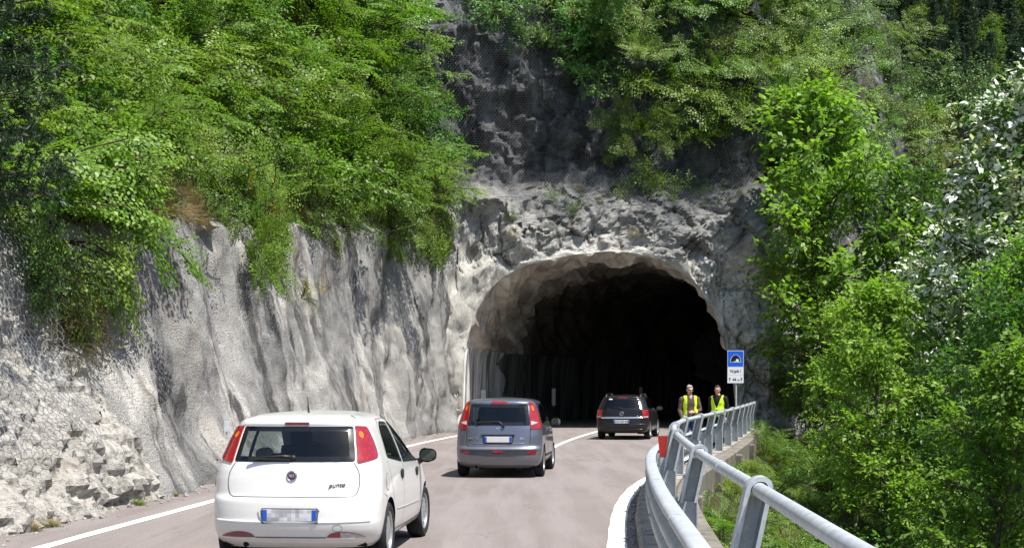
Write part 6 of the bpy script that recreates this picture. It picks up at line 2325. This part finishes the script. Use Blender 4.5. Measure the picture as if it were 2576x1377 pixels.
def make_fern(seed, name='fern'):
    r = random.Random(seed)
    L = Leaves(); bm = bmesh.new()
    root = empty(name, (0, 0, 0))
    for k in range(9):
        a = 2 * math.pi * (k + r.random() * .5) / 9
        d = Vector((math.cos(a) * .8, math.sin(a) * .8, 1))
        pts = curve_path(r, Vector((0, 0, 0)), d, r.uniform(.6, .95), 12, Vector((math.cos(a) * .8, math.sin(a) * .8, -1.5)), .04)
        tube(bm, pts, [.005 * (1 - i / 14) + .001 for i in range(13)], 3, caps=False)
        for i in range(2, 13):
            tang = (pts[i] - pts[i - 1]).normalized()
            sd = tang.cross(UP).normalized()
            ln = .17 * math.sin(math.pi * min(1, (i + 1.5) / 14.5)) + .02
            for s in (-1, 1):
                dd = (sd * s + tang * .35).normalized()
                nn = sd.cross(tang)
                if nn.z < 0: nn = -nn
                for q in range(5):
                    c = pts[i] + dd * ln * q / 5
                    for s2 in (-1, 1):
                        L.add(tuple(c), tuple((dd * .55 + tang * s2 * .8).normalized()), tuple((nn + rnd_unit(r) * .2).normalized()), .042 * (1 - q / 7), .5)
    L.build('fronds', LEAF_F, root)
    bm_obj('stems', bm, BARK2, root, smooth=True, normals=False)
    return root

# ---- one of each kind; each prototype is itself planted first
PROTO = {}
USED = {}
def proto(key, o): PROTO[key] = o; USED[key] = False
def plant(key, loc, scale=1.0, rz=0.0, tilt=None, label=None, cat=None, group=None, sz=None):
    o = PROTO[key]
    if USED[key]: o = copy_tree(o)
    USED[key] = True
    M = Matrix.Rotation(rz, 4, 'Z')
    if tilt is not None:
        # lean the plant's axis towards a direction
        t = Vector(tilt).normalized()
        q = UP.rotation_difference(t)
        M = q.to_matrix().to_4x4() @ M
    s = scale if isinstance(scale, (tuple, list)) else (scale, scale, scale)
    o.matrix_world = Matrix.Translation(Vector(loc)) @ M @ Matrix.Diagonal((s[0], s[1], s[2], 1))
    for k in ('label', 'category', 'group'):
        if k in o.keys(): del o[k]
    tag(o, label, cat, group)
    return o
proto('beech1', make_layered(11, LEAF_A, 8, 2.0, .85)); proto('beech2', make_layered(12, LEAF_B, 8, 2.1, .75, leaf=.075, gap=.042, arch=-.3, fan_len=(.35, .75))); proto('beech3', make_layered(13, LEAF_Y2, 8, 1.8, .95, leaf=.095, gap=.055, arch=-.7))
proto('lip', make_layered(20, LEAF_A, 7, 1.7, 1.2, leaf=.09, gap=.055, arch=-1.6, fan_len=(.6, 1.1), per=(.9, 1.7)))
proto('mixed', make_shrub(61, LEAF_A, 9, 1.9, .8)); proto('mixed2', make_shrub(62, LEAF_Y2, 9, 1.8, .9, leaf=.085, gap=.042)); proto('hazel', make_shrub(14, LEAF_D, 9, 1.8, .8, leaf=.115, gap=.055)); proto('dark', make_shrub(15, LEAF_C, 9, 1.7, .9, leaf=.085, gap=.045)); proto('yellowish', make_shrub(16, LEAF_Y, 8, 1.7, .8, leaf=.07, gap=.04))
proto('hang', make_layered(17, LEAF_A, 9, 1.8, 1.0, leaf=.1, gap=.055, arch=-2.2, fan_len=(.6, 1.05))); proto('thin', make_shrub(18, LEAF_B, 5, 1.2, .8, leaf=.06, gap=.05, dens=.7))
proto('withered', make_shrub(19, DRYLEAF, 7, 1.3, 1.1, leaf=.05, gap=.05, dens=.7))
proto('tuft_dry', make_tuft(21, GRASS_D, 320, .55, .5)); proto('tuft_green', make_tuft(22, GRASS_G, 260, .5, .5)); proto('fern', make_fern(23)); proto('fern2', make_fern(24))
proto('oak', make_tree(31, LEAF_T, 10, 2.2, .2, .2, .095, 32)); proto('ash', make_tree(32, LEAF_T, 9, 1.6, .18, .12, .065, 30)); proto('maple', make_tree(33, LEAF_D, 8.5, 1.9, .15, .145, .075, 28))
proto('whitebeam', make_tree(34, LEAF_W, 10, 1.8, .15, .17, .08, 30, flip=.72)); proto('darktree', make_tree(35, LEAF_C, 9, 1.8, .12, .13, .07, 28))
proto('pine', make_pine(41, needle=.17, tuft=40)); proto('conifer', make_pine(42, 12, 2.6, 'conifer', .3, .04, .9, 18, LEAF_P)); proto('broadfar', make_tree(36, LEAF_B, 9, 3.2, .1, .2, .13, 26, dens=.8))

RN = random.Random(77)
CAMP = Vector((0, 0, CAMZ))
def hit(bvh, px, py):
    d = (at(px, py, 10.0) - CAMP).normalized()
    h = bvh.ray_cast(CAMP, d)
    return (h[0], h[1]) if h[0] is not None else (None, None)

# ---- shrubs of the left slope
def in_poly(P, a, b):
    c = False; j = len(P) - 1
    for i in range(len(P)):
        xi, yi = P[i]; xj, yj = P[j]
        if (yi > b) != (yj > b) and a < (xj - xi) * (b - yi) / (yj - yi) + xi: c = not c
        j = i
    return c
SLOPE = [(-160, -260), (1120, -260), (1085, 60), (1090, 300), (1085, 500), (1010, 540), (800, 520), (690, 470), (560, 500), (480, 480), (330, 470), (250, 600), (150, 640), (40, 560), (-160, 500)]
LAB_SLOPE = 'leafy green shrub growing among many others on the slope above the sprayed concrete wall'
GR_SLOPE = 'shrubs covering the left slope'
placed = []
tries = 0
while len(placed) < 112 and tries < 6000:
    tries += 1
    px = RN.uniform(-150, 1120); py = RN.uniform(-250, 650)
    if ((px - 480) / 75) ** 2 + ((py - 430) / 45) ** 2 < 1: continue
    if not in_poly(SLOPE, px, py): continue
    p, n = hit(FLANK_BVH, px, py)
    if p is None or p.z < wall_top(p.y) - .3: continue
    mind = 1.0 if p.y < 40 else 1.4
    if any((p - q).length < mind for q in placed): continue
    placed.append(p)
    u = RN.random()
    zone = px < 380 or (px < 700 and py > 200)
    key = RN.choice(['beech1', 'beech3', 'hazel', 'mixed2', 'mixed'] if zone else ['beech1', 'beech2', 'beech3', 'mixed', 'mixed2', 'hazel', 'beech2'])
    if RN.random() < .05: key = 'dark'
    sc = RN.uniform(.85, 1.25) * (1.05 if p.y < 38 else 1.35)
    plant(key, p - Vector((.25, 0, .25)), sc, RN.uniform(0, 6.28), Vector((.2 + .3 * RN.random(), -.1 + RN.uniform(-.3, .3), 1)), LAB_SLOPE, 'shrub', GR_SLOPE)
print('slope shrubs', len(placed))

def at_flank(px, py):
    p, n = hit(FLANK_BVH, px, py)
    return p
# the larger ones that can be told apart
for px, py, key, sc, tl, lab in (
    (150, 600, 'hang', 1.0, (.8, -.2, .5), 'bright shrub spilling down over the wire net and rock at the left'),
    (250, 545, 'beech3', .95, (.8, .1, .6), 'bright arching shrub beside the dry grass on the wall top'),
    (90, 700, 'dark', .75, (.9, -.2, .2), 'dark shaded bush at the foot of the spilling shrub, above the net'),
    (640, 555, 'hang', 1.05, (.9, -.25, .2), 'bright shrub hanging down the middle of the sprayed concrete wall'),
    (640, 610, 'beech3', .7, (.95, -.3, .1), 'lower tuft of the growth hanging down the sprayed concrete wall'),
    (1060, 530, 'hang', 1.5, (.9, -.35, .1), 'leafy shrub hanging over the far end of the wall by the tunnel'),
    (1090, 430, 'beech2', 1.6, (.85, -.3, .4), 'shrub leaning out over the corner between wall and portal rock'),
    (1095, 270, 'beech2', 1.7, (.9, -.2, .5), 'fine-leaved shrub leaning out beside the netted dark rock'),
    (1060, 120, 'hazel', 1.8, (.8, -.2, .6), 'blue-green bush at the top of the slope beside the rock face'),
    (930, 520, 'beech2', 1.2, (.8, -.2, .2), 'shrub overhanging the wall top between the two hanging clumps'),
    (1000, 560, 'thin', 1.2, (.8, -.2, -.3), 'thin trailing plant hanging below the wall top')):
    p = at_flank(px, py)
    if p is None: continue
    plant(key, p - Vector((.1, 0, 0)), sc, RN.uniform(0, 6), tl, lab, 'shrub')
# growth leaning out along the lip of the wall
k = 0
Y = 26.0
while Y < 58:
    Y += RN.uniform(.75, 1.5)
    if 28.5 < Y < 30.0: continue
    h = wall_top(Y) + RN.uniform(.1, .9)
    p = Vector(flank_point(Y, h))
    plant(RN.choice(['lip', 'lip', 'hang', 'thin']), p + Vector((.02, 0, 0)), RN.uniform(.6, .98), RN.uniform(0, 6), (.9, -.12 + RN.uniform(-.3, .3), RN.uniform(.05, .5)), 'leafy branches reaching out over the upper edge of the sprayed concrete wall', 'shrub', 'shrubs along the lip of the wall')
# flowers
def make_broom():
    o = make_shrub(51, LEAF_Y, 7, .9, .8, leaf=.035, gap=.035, dens=.8, name='flowering_shrub')
    r = random.Random(5); L = Leaves()
    for k in range(26):
        c = Vector((r.gauss(0, .28), r.gauss(0, .28), r.uniform(.4, .95)))
        for q in range(9):
            L.add(tuple(c + rnd_unit(r) * .05), tuple(rnd_unit(r)), tuple(rnd_unit(r)), .038, .9)
    L.build('flowers', FLOWER, o)
    return o
proto('broom', make_broom())
for px, py, sc, lab in ((545, 462, 1.0, 'yellow-flowered broom bush on the ledge below the dark hollow'), (625, 545, .5, 'small yellow-flowered bush on the wall edge above the hanging shrub'),
                        (715, 735, .55, 'yellow-flowered tuft at the bottom of the hanging shrub')):
    p = at_flank(px, py)
    if p is not None: plant('broom', p + Vector((.5, -.35, -.3 * sc)), sc, RN.uniform(0, 6), (.7, -.3, .6), lab, 'shrub', 'yellow flowering bushes')
# dry grass on the lip of the wall
k = 0
while k < 34:
    px = RN.choice([RN.uniform(310, 520), RN.uniform(310, 520), RN.uniform(780, 1010), RN.uniform(540, 780)]); py = interp([310, 420, 520, 780, 1010], [530, 520, 545, 555, 545], px) + RN.uniform(-55, 12)
    p = at_flank(px, py)
    k += 1
    if p is None: continue
    plant('tuft_dry' if px < 530 else RN.choice(['tuft_dry', 'tuft_green']), p + Vector((.03, 0, -.03)), RN.uniform(.7, 1.15), RN.uniform(0, 6), (.8, -.15, .35), 'tuft of dry straw-coloured grass drooping over the lip of the wall' if px < 530 else 'grass tuft drooping from the upper edge of the sprayed concrete wall', 'grass', 'grass tufts on the wall lip')
for px, py, key, sc in ((180, 850, 'withered', .6), (150, 870, 'withered', .55), (185, 800, 'withered', .6), (200, 850, 'tuft_green', .6)):
    p = at_flank(px, py)
    if p is not None: plant(key, p, sc, RN.uniform(0, 6), (.9, -.1, .3), 'small brownish bush clinging to the rock beside the net', 'shrub', 'brown bushes by the left net')
# weeds along the foot of the rock
for i in range(16):
    Y = RN.uniform(15.5, 30); x = left_x(Y) + RN.uniform(.1, .35)
    plant(RN.choice(['tuft_green', 'tuft_dry', 'tuft_dry']), (x, Y, 0.0), RN.uniform(.18, .42), RN.uniform(0, 6), (.3, 0, 1), 'small weed at the edge of the asphalt under the rock', 'weed', 'weeds along the foot of the rock')

# loose stones at the edges of the asphalt
bm = bmesh.new()
for i in range(900):
    if RN.random() < .72:
        Y = RN.uniform(13, 58); X = left_x(Y) + abs(RN.gauss(0, .28)) + .02
    else:
        Y = RN.uniform(6, 40); X = rail_x(Y) - .55 - abs(RN.gauss(0, .06))
    s_ = RN.uniform(.006, .03) * (1.6 if RN.random() < .08 else 1)
    M_ = Matrix.Translation((X, Y, s_ * .35)) @ Matrix.Rotation(RN.uniform(0, 6), 4, 'Z') @ Matrix.Rotation(RN.uniform(0, 3), 4, 'X') @ Matrix.Diagonal((s_ * RN.uniform(.8, 1.5), s_, s_ * RN.uniform(.5, .9), 1))
    bmesh.ops.create_icosphere(bm, subdivisions=1, radius=1, matrix=M_)
tag(bm_obj('gravel', bm, M_ROCK), 'loose grit and small stones along the edges of the asphalt', 'gravel', kind='stuff')
# ---- pine at the left edge of the picture
p = hit(FLANK_BVH, 60, 560)[0]
b = Vector((-6.75, 18.3, 3.4))
plant('pine', b, .6, .4, None, 'dark pine tree cut off by the left edge of the view', 'tree')

# ---- growth on and above the portal rock
PORT = [(1180, -60), (1330, -60), (1500, -60), (1700, -60), (1980, -60), (2060, 120), (1990, 250), (1880, 270), (1760, 330), (1600, 340), (1550, 220), (1400, 180), (1330, 70), (1200, 50)]
pp = []
tries = 0
while len(pp) < 52 and tries < 4000:
    tries += 1
    px = RN.uniform(1190, 2080); py = RN.uniform(-140, 470)
    if py > -60 and not in_poly(PORT, px, py): continue
    p, n = hit(PORTAL_BVH, px, py)
    if p is None or any((p - q).length < 1.4 for q in pp): continue
    pp.append(p)
    dark = px < 1380 or px > 1950
    key = RN.choice(['dark', 'beech2', 'dark'] if dark else (['hazel', 'beech1', 'beech2', 'hazel'] if px < 1680 else ['beech2', 'beech3', 'beech1', 'yellowish']))
    plant(key, p + Vector((0, .3, -.3)), RN.uniform(1.0, 1.55) * (.75 if py > 300 else 1), RN.uniform(0, 6), Vector((.2, -.75, .75)), 'shrub rooted in the cliff high above the tunnel mouth', 'shrub', 'shrubs on the cliff above the tunnel')
for px, py, key, sc, tl, lab in (
    (1500, 120, 'maple', .62, (.0, -.75, .75), 'bright green bushy tree leaning from the cliff above the tunnel'),
    (1800, 60, 'ash', .68, (.15, -.6, .85), 'fine-leaved pale green tree above the right half of the tunnel'),
    (1600, 330, 'beech2', 1.1, (0, -.9, -.1), 'green shrub trailing down the cliff over the middle of the tunnel'),
    (1630, 430, 'thin', 1.6, (0, -.8, -.5), 'thin growth trailing below the green shrub on the cliff'),
    (1265, 45, 'dark', 1.7, (0, -.8, .6), 'dark bush at the top of the netted rock face')):
    p = hit(PORTAL_BVH, px, py)[0]
    if p is not None: plant(key, p + Vector((0, .2, -.2)), sc, RN.uniform(0, 6), tl, lab, 'tree' if key in ('maple', 'ash') else 'shrub')
for i in range(26):
    px = RN.uniform(1180, 1930); py = RN.uniform(470, 640)
    p = hit(PORTAL_BVH, px, py)[0]
    if p is None or p.z < 7.9: continue
    plant(RN.choice(['tuft_green', 'tuft_dry', 'thin', 'tuft_green']), p + Vector((0, .05, 0)), RN.uniform(.3, .62), RN.uniform(0, 6), (.1, -.7, .6), 'small plant growing in a crack of the rock above the arch', 'plant', 'small plants on the portal rock')

# ---- valley side: trees, bushes, ferns, grass, fallen trunk
def ground_pt(px, Y):
    X = (px - 1288) * Y / FPX
    return Vector((X, Y, ground_z(X, Y)))
def tree_at(key, px, Y, top, lab, hgt, rz=0, tilt=None):
    b = ground_pt(px, Y)
    zt = CAMZ + (973 - top) * Y / FPX
    s = (zt - b.z) / hgt
    plant(key, b - Vector((0, 0, .1)), s, rz, tilt, lab, 'tree', 'trees on the valley side')
tree_at('oak', 2180, 58, 200, 'tall broad-leaved tree right of the portal rock, with large glossy leaves', 10, 5.7)
tree_at('whitebeam', 2540, 37, 225, 'tall tree with silvery white leaf undersides at the right edge', 10, 1.0)
tree_at('whitebeam', 2330, 42, 560, 'shorter tree with a few silver leaves below the tall silvery one', 10, 2.0)
tree_at('ash', 2085, 58, 500, 'slender fine-leaved tree directly beside the rock pillar', 9, .8)
tree_at('maple', 2330, 58, 400, 'bushy tree behind the tall broad-leaved tree and the silvery one', 8.5, 2.2)
tree_at('ash', 2500, 29, 600, 'fresh green tree under the silvery tree at the right edge', 9, 4.0)
tree_at('oak', 2240, 35, 700, 'dark-trunked tree in the middle of the valley side', 10, 5.0)
tree_at('ash', 2150, 41, 760, 'light young tree between the rail end and the dark trunk', 9, 1.7)
tree_at('oak', 2420, 23, 860, 'low leafy tree in the lower right of the slope', 10, 2.9)
tree_at('darktree', 2560, 24, 740, 'dark green tree cut by the right edge', 9, .5)
tree_at('darktree', 2330, 47, 640, 'deep green tree in the shade of the taller valley trees', 9, 3.3)
tree_at('darktree', 2060, 62, 640, 'dark tree tucked behind the rock pillar', 9, 2.1)
tree_at('darktree', 2520, 52, 480, 'dark tree behind the silvery tree', 9, 1.1)
UNDER = []
tries = 0
while len(UNDER) < 78 and tries < 5000:
    tries += 1
    Y = RN.uniform(12, 60); px = RN.uniform(1850, 2640)
    X = (px - 1288) * Y / FPX
    d = X - rail_x(min(Y, 62))
    if d < .9 or X > 22: continue
    p = Vector((X, Y, ground_z(X, Y)))
    if any((p - q).length < 1.4 for q in UNDER): continue
    py = 973 - (p.z + 1.4 - CAMZ) * FPX / Y
    if py > 1500: continue
    if px < 1990 and py < 1075: continue
    UNDER.append(p)
    plant(RN.choice(['beech1', 'beech2', 'dark', 'dark', 'hazel', 'thin', 'yellowish']), p - Vector((0, 0, .1)), RN.uniform(.6, 1.25) if d > 2.6 else RN.uniform(.35, .6), RN.uniform(0, 6), Vector((RN.uniform(-.2, .3), RN.uniform(-.3, .2), 1)), 'leafy undergrowth bush among others on the slope below the guard rail', 'shrub', 'undergrowth on the valley slope')
k = 0
while k < 18:
    px = RN.uniform(1960, 2260); py = RN.uniform(-60, 520)
    k += 1
    p = hit(PORTAL_BVH, px, py)[0]
    if p is None: continue
    plant(RN.choice(['dark', 'beech2', 'yellowish', 'dark', 'withered']), p + Vector((0, .3, -.3)), RN.uniform(1.2, 1.9), RN.uniform(0, 6), (.35, -.6, .75), 'shrub on the shoulder of the cliff right of the tunnel, behind the valley trees', 'shrub', 'shrubs on the cliff shoulder')
for px, py in ((1960, 860), (1985, 900), (1950, 950), (2010, 960), (1990, 1010)):
    p = hit(PORTAL_BVH, px, py)[0]
    if p is not None: plant('yellowish', p + Vector((0, .1, -.4)), RN.uniform(.7, .95), RN.uniform(0, 6), (.3, -.7, .7), 'light yellow-green bush growing against the rock pillar right of the sign', 'shrub', 'bushes against the rock pillar')
for i in range(62):
    Y = RN.uniform(11, 46); X = rail_x(Y) + RN.uniform(.6, 3.0)
    plant(RN.choice(['fern', 'fern2', 'fern']), (X, Y, ground_z(X, Y)), RN.uniform(.7, 1.15), RN.uniform(0, 6), (.3, 0, 1), 'light green fern on the bank just below the guard rail', 'fern', 'ferns below the guard rail')
for i in range(70):
    Y = RN.uniform(11, 58); X = rail_x(min(Y, 62)) + RN.uniform(.5, 3.4)
    plant(RN.choice(['tuft_green', 'tuft_green', 'tuft_green', 'tuft_green', 'tuft_dry']), (X, Y, ground_z(X, Y) - .02), RN.uniform(.6, 1.2), RN.uniform(0, 6), (.2, 0, 1), 'grass tuft on the bank below the guard rail', 'grass', 'grass tufts below the guard rail')
for i in range(22):
    Y = RN.uniform(22, 56); X = rail_x(Y) + RN.uniform(.55, 1.3)
    plant(RN.choice(['thin', 'mixed', 'yellowish', 'beech2']), (X, Y, ground_z(X, Y) - .05), RN.uniform(.35, .6), RN.uniform(0, 6), Vector((.3, -.1, 1)), 'low leafy bush close behind the guard rail wall', 'shrub', 'low bushes behind the guard rail')
# fallen pale trunk on the bank
a = ground_pt(1955, 40); c = ground_pt(2060, 36)
bm = bmesh.new()
r = random.Random(3)
pts = [a.lerp(c, t / 10) + Vector((r.uniform(-.04, .04), r.uniform(-.04, .04), .12 + r.uniform(-.03, .05))) for t in range(11)]
tube(bm, pts, [.13 + .03 * math.sin(i * 2.1) - .005 * i for i in range(11)], 12)
o = bm_obj('fallen_trunk', bm, bark_mat('bleached bark', (.2, .17, .14), (.4, .36, .31)), smooth=True)
tag(o, 'pale fallen tree trunk lying on the bank below the rail', 'tree trunk')

# ---- spur and far slope
pp = []
tries = 0
while len(pp) < 34 and tries < 3000:
    tries += 1
    px = RN.uniform(1960, 2600); py = RN.uniform(-40, 620)
    p, n = hit(SPUR_BVH, px, py)
    if p is None or any((p - q).length < 3.2 for q in pp): continue
    if 2180 < px < 2460 and 70 < py < 190 and RN.random() < .6: continue
    pp.append(p)
    plant(RN.choice(['dark', 'withered', 'beech2', 'dark', 'yellowish']), p + Vector((0, .3, -.3)), RN.uniform(2.2, 3.3), RN.uniform(0, 6), (0, -.6, .8), 'shrub on the rocky spur behind the valley trees', 'shrub', 'shrubs on the rocky spur')
pp = []
tries = 0
while len(pp) < 170 and tries < 6000:
    tries += 1
    px = RN.uniform(1900, 2680); py = RN.uniform(-330, 480)
    p, n = hit(FAR_BVH, px, py)
    if p is None or any((p - q).length < 3.1 for q in pp): continue
    pp.append(p)
    if RN.random() < .72: plant('conifer', p - Vector((0, 0, .3)), RN.uniform(.8, 1.25), RN.uniform(0, 6), None, 'dark conifer among others on the far wooded slope', 'tree', 'conifers on the far slope')
    else: plant('broadfar', p - Vector((0, 0, .3)), RN.uniform(.7, 1.1), RN.uniform(0, 6), None, 'fresh green broadleaf among the conifers on the far slope', 'tree', 'broadleaf trees on the far slope')
for k_, u_ in USED.items():
    if not u_: print('unused prototype', k_); 
# ================================================================ camera, light
cam = bpy.data.cameras.new('camera')
cam.sensor_width = 36
cam.lens = 36 * FPX / 2575
cam.shift_y = (973 - 688.5) / 2575
cam.clip_start = 0.05
cam.clip_end = 3000
co = bpy.data.objects.new('camera', cam)
co.location = (0, 0, CAMZ)
co.rotation_euler = (R(90), 0, 0)
link(co)
scn.camera = co
SUN = Vector((0.32, -0.255, 0.912)).normalized()
w = bpy.data.worlds.new('World'); scn.world = w
w.use_nodes = True
nt = w.node_tree
bg = nt.nodes['Background']
sky = nt.nodes.new('ShaderNodeTexSky')
sky.sky_type = 'NISHITA'
sky.sun_disc = False
sky.sun_elevation = math.asin(SUN.z)
sky.sun_rotation = math.atan2(SUN.x, SUN.y)
nt.links.new(sky.outputs[0], bg.inputs[0])
bg.inputs[1].default_value = 0.105
sl = bpy.data.lights.new('sun', 'SUN')
sl.energy = 4.6
sl.angle = R(0.53)
sl.color = (1.0, 0.955, 0.89)
so = bpy.data.objects.new('sun', sl)
so.rotation_euler = SUN.to_track_quat('Z', 'Y').to_euler()
so.location = (20, -10, 40)
link(so)
scn.view_settings.view_transform = 'Standard'
scn.view_settings.look = 'None'
scn.view_settings.exposure = 0.9
scn.view_settings.gamma = 1.0
scn.render.engine = 'CYCLES'
cy = scn.cycles
cy.max_bounces = 7; cy.diffuse_bounces = 3; cy.glossy_bounces = 3; cy.transmission_bounces = 4; cy.transparent_max_bounces = 10
cy.use_denoising = True
cy.sample_clamp_indirect = 4.0
